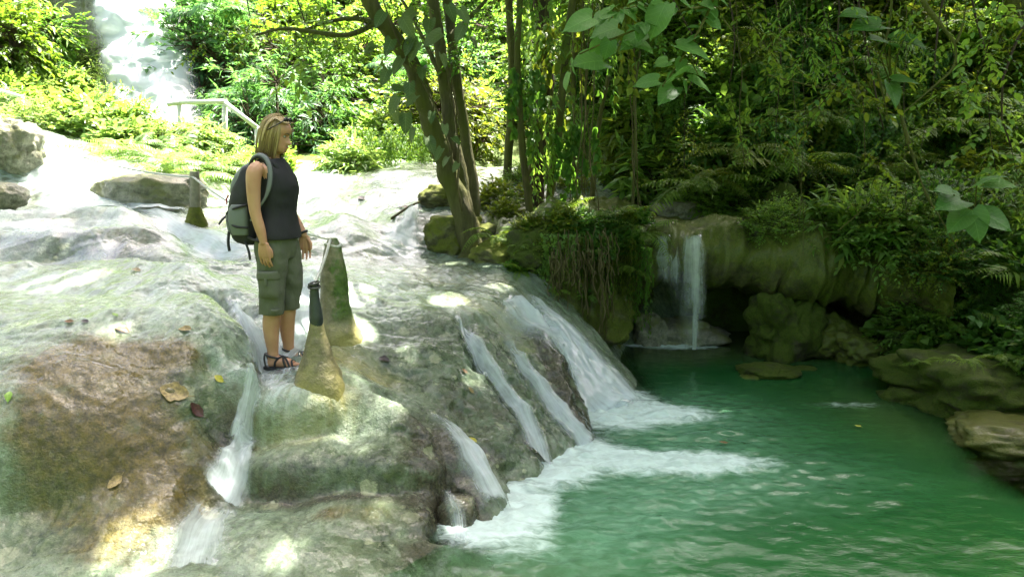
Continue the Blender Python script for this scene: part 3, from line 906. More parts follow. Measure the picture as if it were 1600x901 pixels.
# the lower rim hangs in uneven teeth
LV[:, 2] -= (0.10 * colm * sstep(0.5, 0.62, tv) * (1 - sstep(0.68, 0.76, tv)))
me = new_mesh('grotto_ledge', LV, grid_faces(150, NS)[:, ::-1].copy())
ledge = struct(obj('grotto_ledge', me, M['drapery']), 'brown mossy travertine ledge overhanging a dark grotto at the back of the pool')
LEDGE_V = LV.reshape(150, NS, 3)

LBVH = bvh_of(ledge)
def hit_ledge(px, py):
    d = Vector(ray(px, py)).normalized()
    h = LBVH.ray_cast(Vector((0, 0, HC)), d)
    return np.array(h[0]) if h[0] is not None else None

# ------------------------------------------------------------------ boulders
def rock_mesh(name, size, seed, rough=0.16, sub=5, flat_top=0.0, box=0.0):
    bm = bmesh.new()
    bmesh.ops.create_icosphere(bm, subdivisions=sub, radius=1.0)
    V = np.array([v.co[:] for v in bm.verts])
    F = [tuple(v.index for v in f.verts) for f in bm.faces]
    bm.free()
    if box > 0:     # push the ball towards a rounded block
        m = np.max(np.abs(V), axis=1)[:, None]
        V = V * (1 - box) + (V / m) * box * 0.85
    d = 1 + rough * fbm(V, 1.3, 4, seed) + rough * 0.35 * fbm(V, 4.5, 4, seed + 3)
    V = V * d[:, None]
    if flat_top > 0:
        V[:, 2] = np.where(V[:, 2] > 1 - flat_top, 1 - flat_top + (V[:, 2] - 1 + flat_top) * 0.25, V[:, 2])
    V = V * np.asarray(size)
    return new_mesh(name, V, F)

def boulder(px, py, Y, size, seed, mat, label, rough=0.16, flat=0.0, box=0.0, rot=0.0, sub=5, group=None, sink=0.0):
    """py, px name the middle of the stone in the photo"""
    c = at(px, py, Y)
    me = rock_mesh('boulder', size, seed, rough, sub, flat, box)
    o = obj('boulder', me, M[mat], loc=(c[0], c[1], c[2] - sink), rot=(0, 0, rot))
    return tag(o, label, 'boulder', group)

# right bank
boulder(1550, 606, 6.9, (0.80, 0.75, 0.32), 3, 'mossrock', 'flat topped mossy boulder at the right edge of the pool', 0.22, 0.12, 0.45, 0.1)
boulder(1590, 690, 6.0, (0.6, 0.45, 0.20), 9, 'yellow_rock', 'low yellowish rock sloping into the green pool below the mossy boulder', 0.22, 0.1, 0.1, -0.2)
boulder(1420, 625, 7.1, (0.24, 0.25, 0.15), 14, 'mossrock', 'small dark stone at the foot of the flat topped boulder', 0.2, 0, 0.3)
# grotto
boulder(1218, 520, 8.75, (0.36, 0.34, 0.52), 22, 'mossrock', 'tall rounded mossy boulder right of the thin grotto waterfall', 0.34, 0, 0.25, .4)
boulder(1290, 530, 8.8, (0.40, 0.3, 0.28), 25, 'drapery', 'dark wet rubble boulder in the corner under the ledge', 0.25, 0, 0.2)
boulder(1340, 545, 8.5, (0.28, 0.3, 0.22), 27, 'drapery', 'smaller dark wet boulder under the ledge beside the right bank', 0.25, 0, 0.2)
boulder(1065, 525, 9.5, (0.55, 0.35, 0.24), 31, 'pale_rock', 'pale wet rock splashed by the thin grotto waterfall', 0.18)
boulder(1015, 520, 9.3, (0.20, 0.2, 0.26), 33, 'pale_rock', 'pale rock at the left mouth of the grotto', 0.18)
boulder(1200, 580, 8.0, (0.30, 0.26, 0.085), 35, 'mossrock', 'low mossy stone just breaking the pool surface in front of the grotto', 0.2)
boulder(1175, 592, 7.85, (0.12, 0.1, 0.06), 36, 'drapery', 'tiny dark stone in the pool left of the low mossy stone', 0.2, sub=4)
boulder(1255, 578, 8.2, (0.16, 0.12, 0.05), 37, 'mossrock', 'small flat stone in the pool right of the low mossy stone', 0.2, sub=4)
# upper step over the ledge
boulder(1060, 333, 10.9, (0.48, 0.6, 0.21), 41, 'pale_rock', 'pale wet rock step above the grotto ledge', 0.08, 0.2, 0.55)
boulder(1225, 320, 9.7, (0.22, 0.3, 0.22), 43, 'mossrock', 'mossy stone on top of the ledge under ferns', 0.2)
# by the tree
boulder(710, 365, 9.3, (0.36, 0.3, 0.26), 61, 'moss_bright', 'mossy travertine block left of the leaning tree foot', 0.2, 0.2, 0.4)
boulder(690, 308, 10.6, (0.3, 0.3, 0.17), 63, 'moss_bright', 'bright mossy stone beside the upper stream left of the leaning trunk', 0.2)
boulder(780, 400, 8.75, (0.36, 0.3, 0.22), 65, 'moss_bright', 'mossy mound right of the leaning tree foot', 0.2)
boulder(840, 400, 8.5, (0.36, 0.3, 0.28), 67, 'mossrock', 'dark green mossy mound above the main cascade', 0.2)
boulder(745, 375, 9.2, (0.26, 0.25, 0.2), 68, 'moss_bright', 'yellow green mossy stone wedged behind the leaning tree foot', 0.2)
# upper left
boulder(28, 232, 10.2, (0.30, 0.35, 0.40), 71, 'pale_rock', 'pale mossy boulder beside the sunlit cascade at the left edge', 0.2)
boulder(8, 307, 8.9, (0.22, 0.3, 0.16), 73, 'pale_rock', 'rounded grey green rock below the pale boulder at the left edge', 0.1)
boulder(236, 310, 9.95, (0.72, 0.55, 0.34), 75, 'pale_rock', 'sunlit pale rock with brown marks left of the old rope post', 0.14)
boulder(390, 348, 9.3, (0.28, 0.3, 0.11), 77, 'yellow_rock', 'low tan rock between the old rope post and the backpack', 0.12)
# ------------------------------------------------------------------ pool
px_ = np.concatenate([np.arange(-0.9, 2.6, 0.022), spaced(2.6, 6.4, 0.024, 0.06)])
py_ = np.concatenate([np.arange(2.4, 7.4, 0.022), spaced(7.4, 11.0, 0.024, 0.06)])
PX, PY = np.meshgrid(px_, py_)
sh = PX.shape
inside = (PX < GX[-1]) & (PY > GY[0]) & (PY < GY[-1])
bed = np.where(inside, terr0(PX.ravel(), PY.ravel()).reshape(sh), -1.3)
bed = np.where(PY < GY[0], -0.9, bed)
bank = 1.4 * sstep(1.1, 0.0, (3.85 - PX) + 0.25 * np.sin(PY * 2.1) ) * sstep(9.0, 7.0, PY)
bed2 = bed + bank
depth = 1 - np.exp(-np.clip(-bed2, 0, 3) * 4.2)
# where the falls strike the water, and one painted sun dapple
def splash(px, py, r, amp=1.0, sx=1.0, sy=1.0, ang=0.0):
    c = at(px, py, 1.0); d = ray(px, py); d = d * (HC / -d[2])
    dx, dy = PX - d[0], PY - d[1]
    ca, sa = math.cos(ang), math.sin(ang)
    u = (dx * ca + dy * sa) / (r * sx); v = (-dx * sa + dy * ca) / (r * sy)
    return amp * np.exp(-(u * u + v * v))
foam = splash(775, 800, .30, 1.1) + splash(800, 790, .28, .9) + splash(735, 830, .2, .8) + splash(850, 735, .28, 1.0) + splash(925, 705, .25, 1.1) \
     + splash(1000, 722, .32, .9, 1.6, .65, .12) + splash(1075, 725, .30, .75, 1.6, .65, .12) + splash(1140, 726, .30, .5, 1.5, .6, .12) \
     + splash(960, 655, .34, 1.1) + splash(1000, 645, .36, .9, 1.5, .7) + splash(1040, 650, .35, .6, 1.3, .6) + splash(980, 620, .3, .8) + splash(820, 850, .25, .5) + splash(880, 745, .25, .45) \
     + splash(1085, 543, .30, .8, 1.2, .5) + splash(1040, 542, .3, .7, 1.3, .35) + splash(985, 541, .25, .5, 1.5, .3) + splash(1330, 633, .3, .45, 1.4, .4)  # last term paints a sun dapple as pale foam
foam = np.clip(foam, 0, 1.1)
aer = splash(820, 820, .65, .9) + splash(940, 760, .7, .8, 1.5, .8) + splash(1040, 680, .9, .7) + splash(900, 800, .7, .7) + splash(1100, 740, .7, .6, 1.5, .7) + splash(1080, 640, .7, .5)
aer = np.clip(aer, 0, 1)
murk = np.clip(splash(700, 900, .5, .6) + splash(800, 890, .5, .4) + 0.9 * sstep(8.0, 9.0, PY) + splash(1400, 650, .6, .5, 1, 1.6), 0, 1)
p3 = np.stack([PX.ravel() , PY.ravel() * 1.5, 0 * PX.ravel()], 1)
chop = fbm(p3, 4.5, 4, 5, 0.6).reshape(sh) * (0.0025 + 0.009 * np.clip(aer + foam, 0, 1)) + fbm(p3, 1.2, 2, 9).reshape(sh) * 0.003
chop = chop + foam * 0.012 + np.abs(fbm(p3, 9.0, 3, 15).reshape(sh)) * foam * 0.022
me = new_mesh('pool_water', np.stack([PX.ravel(), PY.ravel(), chop.ravel()], 1), grid_faces(*sh))
for nm_, A_ in (('depth', depth), ('foam', foam), ('aer', aer), ('murk', murk)):
    attr(me, nm_, A_.ravel())
struct(obj('pool_water', me, M['pool']), 'emerald green pool with white foam under the cascades')
# ------------------------------------------------------------------ foliage builders
def norm(v):
    return v / (np.linalg.norm(v, axis=-1, keepdims=True) + 1e-12)

LEAF = {
 # outline in (across, along, up); folded along the midrib and bent down at the tip
 'oval': (np.array([(0,0,0),(-.24,.33,.05),(0,.5,-.01),(.24,.33,.05),(-.2,.68,.0),(.2,.68,.0),(0,1,-.16)]),
          np.array([(0,2,1),(0,3,2),(1,2,4),(2,3,5),(4,2,6),(2,5,6)])),
 'heart': (np.array([(0,0,0),(-.38,.1,.06),(0,.45,-.02),(.38,.1,.06),(-.36,.5,.02),(.36,.5,.02),(0,1,-.2)]),
           np.array([(0,2,1),(0,3,2),(1,2,4),(2,3,5),(4,2,6),(2,5,6)])),
 'long': (np.array([(0,0,0),(-.1,.35,.03),(0,.5,-.02),(.1,.35,.03),(0,1,-.25)]),
          np.array([(0,2,1),(0,3,2),(1,2,4),(2,3,4)])),
 'diamond': (np.array([(0,0,0),(-.26,.45,.05),(.26,.45,.05),(0,1,-.12)]),
             np.array([(0,2,1),(1,2,3)])),
}

def leaves_at(P, D, N, S, kind='oval', wide=1.0):
    """P places, D pointing, N upper side, S length: arrays of leaves -> V, F (triangles)"""
    T, Fx = LEAF[kind]
    D = norm(D); X = norm(np.cross(D, N)); Zx = np.cross(X, D)
    V = P[:, None, :] + S[:, None, None] * (T[None, :, 0, None] * wide * X[:, None, :] + T[None, :, 1, None] * D[:, None, :] + T[None, :, 2, None] * Zx[:, None, :])
    n = len(P); k = len(T)
    F = (Fx[None] + (np.arange(n) * k)[:, None, None]).reshape(-1, 3)
    return V.reshape(-1, 3), F

def sprigs(O, Dr, L, k, leaf, g, kind='oval', droop=0.25, side=0.9, wide=1.0):
    """leafy twigs: k leaves alternating along each twig"""
    n = len(O)
    t = (np.arange(k) + 0.6) / k
    Dr = norm(Dr)
    up = np.array([0, 0, 1.0])
    sd = norm(np.cross(Dr, up + 0.01 * g.normal(size=(n, 3))))
    pos = O[:, None, :] + Dr[:, None, :] * (L[:, None] * t[None])[..., None]
    pos[:, :, 2] -= droop * L[:, None] * t[None] ** 2
    sgn = np.where(np.arange(k) % 2 == 0, 1.0, -1.0)
    d = Dr[:, None, :] * 0.75 + sd[:, None, :] * (sgn[None, :, None] * side) + g.normal(size=(n, k, 3)) * 0.25
    d[:, -1] = Dr + g.normal(size=(n, 3)) * 0.15
    d[:, :, 2] -= droop * 0.9
    nn = up + g.normal(size=(n, k, 3)) * 0.35
    s = leaf * g.uniform(0.7, 1.2, (n, k))
    return leaves_at(pos.reshape(-1, 3), d.reshape(-1, 3), nn.reshape(-1, 3), s.ravel(), kind, wide)

def twig_tris(A, B, r):
    """thin three-sided twigs from A to B"""
    n = len(A)
    d = norm(B - A)
    x = norm(np.cross(d, np.array([0.3, 0.2, 1.0]))); y = np.cross(d, x)
    V = []
    for P, rr in ((A, r), (B, r * 0.45)):
        for a in (0, 2.094, 4.188):
            V.append(P + rr * (math.cos(a) * x + math.sin(a) * y))
    V = np.stack(V, 1).reshape(-1, 3)
    Fq = np.array([(0, 1, 4), (0, 4, 3), (1, 2, 5), (1, 5, 4), (2, 0, 3), (2, 3, 5)])
    return V, (Fq[None] + (np.arange(n) * 6)[:, None, None]).reshape(-1, 3)

def cat_tris(parts):
    Vs, Fs, o = [], [], 0
    for V, F in parts:
        Vs.append(V); Fs.append(F + o); o += len(V)
    return np.vstack(Vs), np.vstack(Fs)

def in_ball(g, n, shell=0.5):
    v = norm(g.normal(size=(n, 3)))
    return v * (shell + (1 - shell) * g.uniform(0, 1, (n, 1)) ** 0.6) if shell < 1 else v

def shrub_mesh(seed, ns, k, leaf, kind, size, twl, droop=0.3, wide=1.0, side=0.9):
    """dome-shaped shrub: returns foliage mesh, stems mesh (base at origin)"""
    g = np.random.default_rng(seed)
    b = in_ball(g, ns, 0.35)
    # lumps: several heads of growth rather than one ball
    heads = norm(g.normal(size=(7, 3)))
    b = b * (0.72 + 0.38 * np.max(np.clip(norm(b) @ heads.T, 0, 1) ** 6, axis=1))[:, None]
    b[:, 2] = np.abs(b[:, 2]) * 0.95 - 0.12
    O = b * np.asarray(size)
    Dr = norm(b + np.array([0, 0, 0.25])) + g.normal(size=(ns, 3)) * 0.35
    L = twl * g.uniform(0.7, 1.3, ns)
    V, F = sprigs(O, Dr, L, k, leaf, g, kind, droop, side, wide)
    sel = g.choice(ns, min(ns, 70), replace=False)
    base = g.normal(size=(len(sel), 3)) * 0.06 * size[0]; base[:, 2] = -0.12
    mid = O[sel] * 0.55 + np.array([0, 0, 0.06])
    tw = [twig_tris(base, mid, np.full((len(sel), 1), 0.009 * size[0] / 0.6)), twig_tris(mid, O[sel], np.full((len(sel), 1), 0.005))]
    tw.append(twig_tris(O, O + norm(Dr) * L[:, None] * 0.9, np.full((ns, 1), 0.0028)))
    tV, tF = cat_tris(tw)
    return new_mesh('foliage', V, F, False), new_mesh('stems', tV, tF, False)

def curtain_mesh(seed, n, width, height, leaf, kind='heart', thick=0.25):
    """hanging vines: strands with leaves all the way down; top at origin"""
    g = np.random.default_rng(seed)
    Vs = []; tw = []
    for i in range(n):
        m = int(g.integers(9, 16))
        x0, y0 = g.uniform(-width / 2, width / 2), g.uniform(-thick, thick)
        h = height * g.uniform(0.35, 1.0)
        t = np.linspace(0, 1, m)
        p = np.stack([x0 + 0.08 * np.sin(t * 5 + i) + g.normal(0, .02, m), y0 + 0.06 * np.cos(t * 4 + 2 * i), -h * t], 1)
        tw.append(twig_tris(p[:-1], p[1:], np.full((m - 1, 1), 0.004)))
        for rep in range(3):
            d = np.stack([g.normal(0, .7, m), g.normal(-.4, .6, m), np.full(m, -.75)], 1)
            nn = np.stack([g.normal(0, .4, m), np.full(m, -1.0), np.full(m, .7)], 1)
            Vs.append(leaves_at(p + g.normal(0, .02, (m, 3)), d, nn, leaf * g.uniform(.6, 1.25, m), kind))
    V, F = cat_tris(Vs); tV, tF = cat_tris(tw)
    return new_mesh('foliage', V, F, False), new_mesh('stems', tV, tF, False)

def frond_mesh(name, L=0.7, pairs=20, wmax=0.16, arch=0.55, seed=0, up=0.5, pin_w=0.2):
    """one fern frond growing from the origin along +Y, arching up and over"""
    g = np.random.default_rng(seed)
    n = pairs + 1
    t = np.linspace(0, 1, n)
    y = L * (t - 0.18 * arch * t ** 2); z = L * (up * t - arch * t ** 2 * 1.05)
    c = np.stack([0.03 * np.sin(t * 3 + seed) * L, y, z], 1)
    T = norm(np.gradient(c, axis=0))
    tt = t[2:]
    w = wmax * np.clip(np.sin(np.pi * (tt * 0.86 + 0.14)) ** 0.75, 0.05, 1)
    Vs = []
    for sg in (-1, 1):
        d = np.stack([np.full(len(tt), sg * 1.0), 0 * tt, 0 * tt], 1) + T[2:] * 0.42
        d[:, 2] -= 0.22 + 0.1 * g.normal(size=len(tt))
        nn = np.cross(np.stack([np.ones(len(tt)), 0 * tt, 0 * tt], 1), T[2:])
        Vs.append(leaves_at(c[2:], d, nn, w * g.uniform(.88, 1.08, len(tt)), 'long' if pin_w < .3 else 'oval', pin_w / 0.2))
    Vs.append(leaves_at(c[-1:], T[-1:], np.array([[0, -1.0, 1.0]]), np.array([wmax * .4]), 'long'))
    V, F = cat_tris(Vs)
    tV, tF = twig_tris(c[:-1], c[1:], np.full((n - 1, 1), 0.0045 * L / .7))
    V, F = cat_tris([(V, F), (tV, tF)])
    return new_mesh(name, V, F, False)

def slotmat(o, mat):
    o.material_slots[0].link = 'OBJECT'
    o.material_slots[0].material = mat

class Shrub:
    """a kind of shrub; place() gives one more plant with its foliage and stems"""
    def __init__(self, name, meshes, mat):
        self.name, self.meshes, self.mat = name, meshes, mat
        for f, s in meshes:
            f.materials.append(M[mat]); s.materials.append(M['bark_dark'])
        self.k = 0
    def place(self, loc, rz, sc, label, group, mat=None, cat='shrub', tilt=(0, 0), name=None):
        f, s = self.meshes[self.k % len(self.meshes)]; self.k += 1
        r = thing(name or self.name, label, cat, loc, rz, group)
        r.rotation_euler = (tilt[0], tilt[1], rz)
        r.scale = (sc,) * 3 if np.isscalar(sc) else sc
        a = obj('foliage', f, None, r); b = obj('stems', s, None, r)
        a['kind'] = 'stuff'; b['kind'] = 'stuff'
        if mat: slotmat(a, M[mat])
        return r

broad = Shrub('broadleaf_shrub', [shrub_mesh(101 + i, 210, 7, 0.125, 'oval', (.62, .62, .62), .26, wide=1.15) for i in range(3)], 'leaf_mid')
small = Shrub('smallleaf_shrub', [shrub_mesh(121 + i, 330, 10, 0.062, 'oval', (.6, .6, .6), .24) for i in range(3)], 'leaf_mid')
heart = Shrub('heartleaf_shrub', [shrub_mesh(141 + i, 150, 5, 0.16, 'heart', (.6, .6, .55), .22, side=1.0) for i in range(2)], 'leaf_bright')
lance = Shrub('lanceleaf_shrub', [shrub_mesh(161 + i, 200, 8, 0.19, 'long', (.6, .6, .65), .2, droop=.45, wide=1.3) for i in range(2)], 'leaf_bright')
curtain = Shrub('hanging_vine', [curtain_mesh(181 + i, 26, 1.1, 1.5, 0.075, 'heart' if i else 'oval') for i in range(3)], 'leaf_mid')

FROND = [frond_mesh('frond', 0.7, 20, 0.15, 0.55, 1), frond_mesh('frond', 0.7, 22, 0.12, 0.85, 2, 0.65), frond_mesh('frond', 0.75, 18, 0.17, 0.4, 3, 0.35)]
for f_ in FROND: f_.materials.append(M['fern'])
PALMF = [frond_mesh('frond', 1.6, 30, 0.5, 0.8, 11, 0.9, 0.15), frond_mesh('frond', 1.5, 26, 0.42, 0.6, 12, 0.7, 0.15)]
for f_ in PALMF: f_.materials.append(M['leaf_teal'])

def fern(loc, sc, n, label, group=None, face=None, spread=math.pi * 2, mat=None, tilt=0.25, meshes=FROND, name='fern', cat='fern', g=None):
    """face: heading the fronds lean to, None = all round"""
    g = g or rng
    r = thing(name, label, cat, loc, 0, group)
    for i in range(n):
        a = (face if face is not None else 0) + (i / n - 0.5) * spread + g.normal() * 0.18
        s = sc * g.uniform(0.7, 1.15)
        f = obj('frond', meshes[int(g.integers(len(meshes)))], None, r)
        f.rotation_euler = (g.normal(tilt, 0.22), g.normal(0, 0.25), a - math.pi / 2)
        f.scale = (s, s, s)
        if mat: slotmat(f, M[mat])
    return r

def big_leaf_mesh(name, w=0.5, notch=0.12, lobes=0, seed=0):
    """a large leaf blade, 1 long along +Y from the stalk, upper side +Z, cupped and wavy"""
    n = 11
    t = np.linspace(0, 1, n)
    g = np.random.default_rng(seed)
    half = w * (np.sin(np.pi * np.clip(t * 0.93 + 0.07, 0, 1)) ** 0.62) * (1.15 - 0.55 * t)
    back = -notch * np.exp(-((t - 0.12) / 0.14) ** 2)
    if lobes:
        half = half * (1 - 0.28 * (np.sin(t * math.pi * lobes) ** 2) * (t > 0.1))
    rows = []
    for s, f in ((-1, 1.0), (-1, .55), (0, 0), (1, .55), (1, 1.0)):
        x = s * f * half
        y = t + back * f - 0.06 * f * f
        z = -0.22 * t ** 2 + 0.10 * f * f * half / w + 0.02 * np.sin(t * 9 + s) * f
        rows.append(np.stack([x, y, z], 1))
    V = np.stack(rows, 1).reshape(-1, 3)
    F = grid_faces(n, 5)
    return new_mesh(name, V, F)
BIGLEAF = [big_leaf_mesh('leaf', .46, .16, 0, 1), big_leaf_mesh('leaf', .40, .12, 0, 2)]
for m_ in BIGLEAF: m_.materials.append(M['big_leaf'])
CLIMBLEAF = [big_leaf_mesh('leaf', .34, .10, 0, 3), big_leaf_mesh('leaf', .38, .12, 4, 4)]
for m_ in CLIMBLEAF: m_.materials.append(M['grey_leaf'])

def put_leaf(parent, me, P, D, N, s):
    D = Vector(D).normalized(); N = Vector(N)
    X = D.cross(N).normalized(); Z = X.cross(D)
    o = obj('leaf', me, None, parent)
    mt = Matrix((X, D, Z)).transposed().to_4x4()
    o.matrix_local = Matrix.Translation(Vector([float(c) for c in P])) @ mt @ Matrix.Scale(s, 4)
    return o

def crown_mesh(seed, ns, k, leaf, kind, size, twl, gaps=0.0):
    """tree crown: twigs in clumps on limb ends, with holes between the clumps; centre at origin"""
    g = np.random.default_rng(seed)
    nc = 16
    cl = in_ball(g, nc, 0.45) * np.asarray(size) * 0.85
    w = g.uniform(.25, .5, nc)
    idx = g.integers(0, nc, ns)
    O = cl[idx] + g.normal(size=(ns, 3)) * (w[idx, None] * np.asarray(size) * 0.62)
    Dr = norm(O - cl[idx]) + norm(O) * 0.5 + g.normal(size=(ns, 3)) * .3
    L = twl * g.uniform(.7, 1.3, ns)
    V, F = sprigs(O, Dr, L, k, leaf, g, kind, 0.35)
    tV, tF = cat_tris([twig_tris(cl[idx], O, np.full((ns, 1), 0.008)), twig_tris(O, O + norm(Dr) * L[:, None] * .9, np.full((ns, 1), .004)),
                       twig_tris(np.zeros((nc, 3)) + np.array([0, 0, -size[2] * .8]), cl, np.full((nc, 1), .035))])
    return new_mesh('crown', V, F, False), new_mesh('branches', tV, tF, False)

def spray_mesh(seed, L=1.0, leaf=.07, kind='oval', k=11, side=9):
    """drooping leafy branch hanging from the origin: a main stem with side twigs, leaves in two rows"""
    g = np.random.default_rng(seed)
    n = 14
    t = np.linspace(0, 1, n)
    bend = g.normal(0, .35, 2)
    c = np.stack([bend[0] * L * t ** 1.5, bend[1] * L * t ** 1.5 - .15 * L * t, -L * t], 1)
    idx = np.linspace(2, n - 1, side).astype(int)
    O = c[idx]
    an = g.uniform(0, 6.28, side)
    Dr = np.stack([np.cos(an), np.sin(an) - .3, -.45 + g.normal(0, .2, side)], 1)
    Ls = L * g.uniform(.28, .5, side)
    V1 = sprigs(O, Dr, Ls, k, leaf, g, kind, .3, .95)
    V2 = sprigs(c[-4:-3], c[-1:] - c[-4:-3], np.array([L * .35]), k, leaf, g, kind, .2, .95)
    V, F = cat_tris([V1, V2])
    tw = [twig_tris(c[:-1], c[1:], np.full((n - 1, 1), .006)), twig_tris(O, O + norm(Dr) * Ls[:, None] * .9, np.full((side, 1), .003))]
    tV, tF = cat_tris(tw)
    return new_mesh('foliage', V, F, False), new_mesh('stems', tV, tF, False)
# ------------------------------------------------------------------ trees that stand in the picture
def pix_path(L):
    return np.array([at(*q) for q in L])

def trunk_part(root, name, path, r0, r1, mat, n=40, seg=14, wob=0.12, seed=0, flare=0.0):
    P = catmull(path, n)
    t = np.linspace(0, 1, n)
    rad = r0 + (r1 - r0) * t ** 0.8
    rad = rad * (1 + flare * np.exp(-t * 14))
    V, F = tube_arrays(P, rad, seg, True, wob, seed)
    V = V - np.array(root.location)
    return obj(name, new_mesh(name, V, F), M[mat], root)

base = at(738, 398, 9.05)
tree = thing('leaning_tree', 'leaning moss barked tree with three trunks rising from the middle bank', 'tree', base)
trunk_part(tree, 'trunk', pix_path([(748,432,8.95),(740,392,9.0),(723,335,9.0),(708,290,9.0),(693,250,9.0),(672,190,8.97),(655,130,8.92),(630,80,8.88),(600,38,8.8),(575,-5,8.7),(550,-90,8.6)]), .135, .075, 'bark', 60, 20, .2, 1, .55)
trunk_part(tree, 'trunk', pix_path([(733,350,9.05),(722,300,9.1),(713,250,9.15),(704,200,9.2),(694,120,9.25),(684,55,9.3),(675,0,9.3),(655,-80,9.4)]), .095, .06, 'bark', 50, 16, .18, 2)
trunk_part(tree, 'trunk', pix_path([(740,360,9.2),(740,300,9.3),(733,250,9.35),(723,190,9.4),(713,120,9.4),(706,60,9.4),(699,0,9.4),(694,-90,9.4)]), .075, .05, 'bark', 50, 16, .15, 3)
for k_, L_ in enumerate([[(735,395,9.0),(700,425,8.85),(672,438,8.9)],[(742,400,8.95),(775,430,8.7),(800,455,8.6)],[(748,395,9.05),(790,395,8.95),(830,420,8.7)],[(730,400,9.0),(722,430,8.75),(728,450,8.6)]]):
    trunk_part(tree, 'root', pix_path(L_), .10, .03, 'bark', 20, 10, .2, 10 + k_)
for k_, L_ in enumerate([[(612,50,8.8),(560,30,8.6),(510,35,8.5),(470,50,8.4)],[(690,120,9.2),(640,20,9.6),(600,-40,9.8)],[(700,60,9.3),(760,0,9.6),(800,-60,9.8)],[(600,30,8.8),(540,55,8.4),(450,45,8.1),(400,55,7.9)]]):
    trunk_part(tree, 'limb', pix_path(L_), .035, .012, 'bark', 24, 8, .1, 20 + k_)

# big crowns spread above the frame: share two crown meshes
CROWN = [crown_mesh(301, 620, 8, 0.22, 'oval', (2.3, 2.3, 1.1), .42), crown_mesh(302, 560, 7, 0.25, 'oval', (2.2, 2.5, 1.0), .45), crown_mesh(303, 900, 9, 0.13, 'oval', (1.7, 1.7, 1.5), .35)]
for c_, b_ in CROWN:
    c_.materials.append(M['leaf_mid']); b_.materials.append(M['bark_dark'])
def crown(root, k, loc, sc=1.0, rz=0.0, mat=None):
    off = np.array(loc) - np.array(root.location)
    for m_, nm_ in zip(CROWN[k], ('crown', 'branches')):
        o = obj(nm_, m_, None, root, off, (0, 0, rz), sc)
        if mat and nm_ == 'crown': slotmat(o, M[mat])

vt = thing('vine_clad_tree', 'dark vine clad trunk standing right of the leaning tree', 'tree', at(840, 330, 10.2))
trunk_part(vt, 'trunk', pix_path([(836,350,10.2),(838,270,10.2),(848,190,10.2),(853,110,10.2),(850,40,10.2),(842,-20,10.2),(835,-90,10.2)]), .115, .10, 'bark_dark', 50, 14, .18, 4)
trunk_part(vt, 'vine_stem', pix_path([(828,350,10.0),(822,290,10.0),(836,230,10.0),(828,150,10.05),(842,80,10.05),(830,10,10.1),(835,-40,10.1)]), .03, .022, 'bark', 50, 8, .15, 5)
trunk_part(vt, 'vine_stem', pix_path([(850,350,10.0),(858,290,10.0),(845,220,10.0),(862,150,10.05),(850,70,10.05),(858,-20,10.1)]), .022, .018, 'bark', 50, 8, .15, 6)
st_ = thing('thin_tree', 'thin mossy trunk crossing in front of the dark vine clad trunk', 'tree', at(828, 340, 9.7))
trunk_part(st_, 'trunk', pix_path([(830,372,9.6),(828,330,9.6),(818,250,9.6),(812,170,9.6),(808,90,9.6),(812,10,9.6),(815,-60,9.6)]), .05, .035, 'bark', 40, 10, .15, 7)
st_ = thing('thin_tree', 'thin grey trunk leaning right of the dark vine clad trunk', 'tree', at(855, 340, 9.6))
trunk_part(st_, 'trunk', pix_path([(852,365,9.6),(860,300,9.6),(870,230,9.6),(878,150,9.6),(884,80,9.6),(895,0,9.6),(905,-60,9.6)]), .055, .04, 'bark', 40, 10, .15, 8)
for q_, (lab_, L_, r_) in enumerate([
  ('slender crooked sapling trunk between the vine clad tree and the shaded slope', [(925,330,10.6),(930,250,10.6),(938,180,10.6),(952,110,10.6),(955,40,10.6),(965,-30,10.6)], .032),
  ('straight thin yellowish sapling stem above the hanging roots', [(988,345,9.2),(990,280,9.2),(993,210,9.2),(992,150,9.2),(1000,80,9.3)], .017),
  ('dark forked sapling trunk deep in the bright foliage behind the vine clad tree', [(895,300,12.5),(900,200,12.5),(895,100,12.5),(910,0,12.6),(915,-60,12.6)], .05),
  ('mossy trunk deep behind the leaning tree', [(790,330,12.0),(795,230,12.0),(800,120,12.0),(795,0,12.0),(795,-60,12.0)], .07)]):
    st_ = thing('sapling', lab_, 'tree', at(*L_[0]))
    trunk_part(st_, 'trunk', pix_path(L_), r_, r_ * .7, 'bark', 34, 8, .15, 30 + q_)

# climbing vine with big leaves on the leaning tree
cv = thing('climbing_vine', 'climbing vine with large drooping grey green leaves on the leaning trunks', 'vine', at(640, 100, 8.75))
cvl = np.array(cv.location)
g_ = np.random.default_rng(5)
VL = [(648,18,.26),(690,52,.27),(655,66,.27),(612,62,.22),(628,92,.22),(672,30,.24),(725,40,.22),(700,8,.22),(640,130,.22),(622,152,.24),(612,138,.2),(650,150,.2),
      (634,178,.24),(648,200,.18),(668,215,.22),(690,232,.17),(700,246,.15),(676,175,.16),(600,20,.22),(640,-8,.26),(720,15,.2),(735,60,.16),(695,195,.14),(715,255,.13),(708,215,.13),(585,70,.18),(575,35,.18),
      (660,105,.2),(645,60,.24),(630,30,.24),(605,110,.2),(618,175,.18),(690,85,.18),(745,20,.18)]
for (x_, y_, s_) in VL:
    P_ = at(x_, y_, 8.55 + g_.uniform(-.12, .2)) - cvl
    D_ = (g_.normal(0, .55), -0.35 + g_.normal(0, .3), -0.75 + g_.normal(0, .3))
    put_leaf(cv, CLIMBLEAF[int(g_.integers(2))], P_, D_, (g_.normal(0, .5), -0.8, .75), s_ * .95)
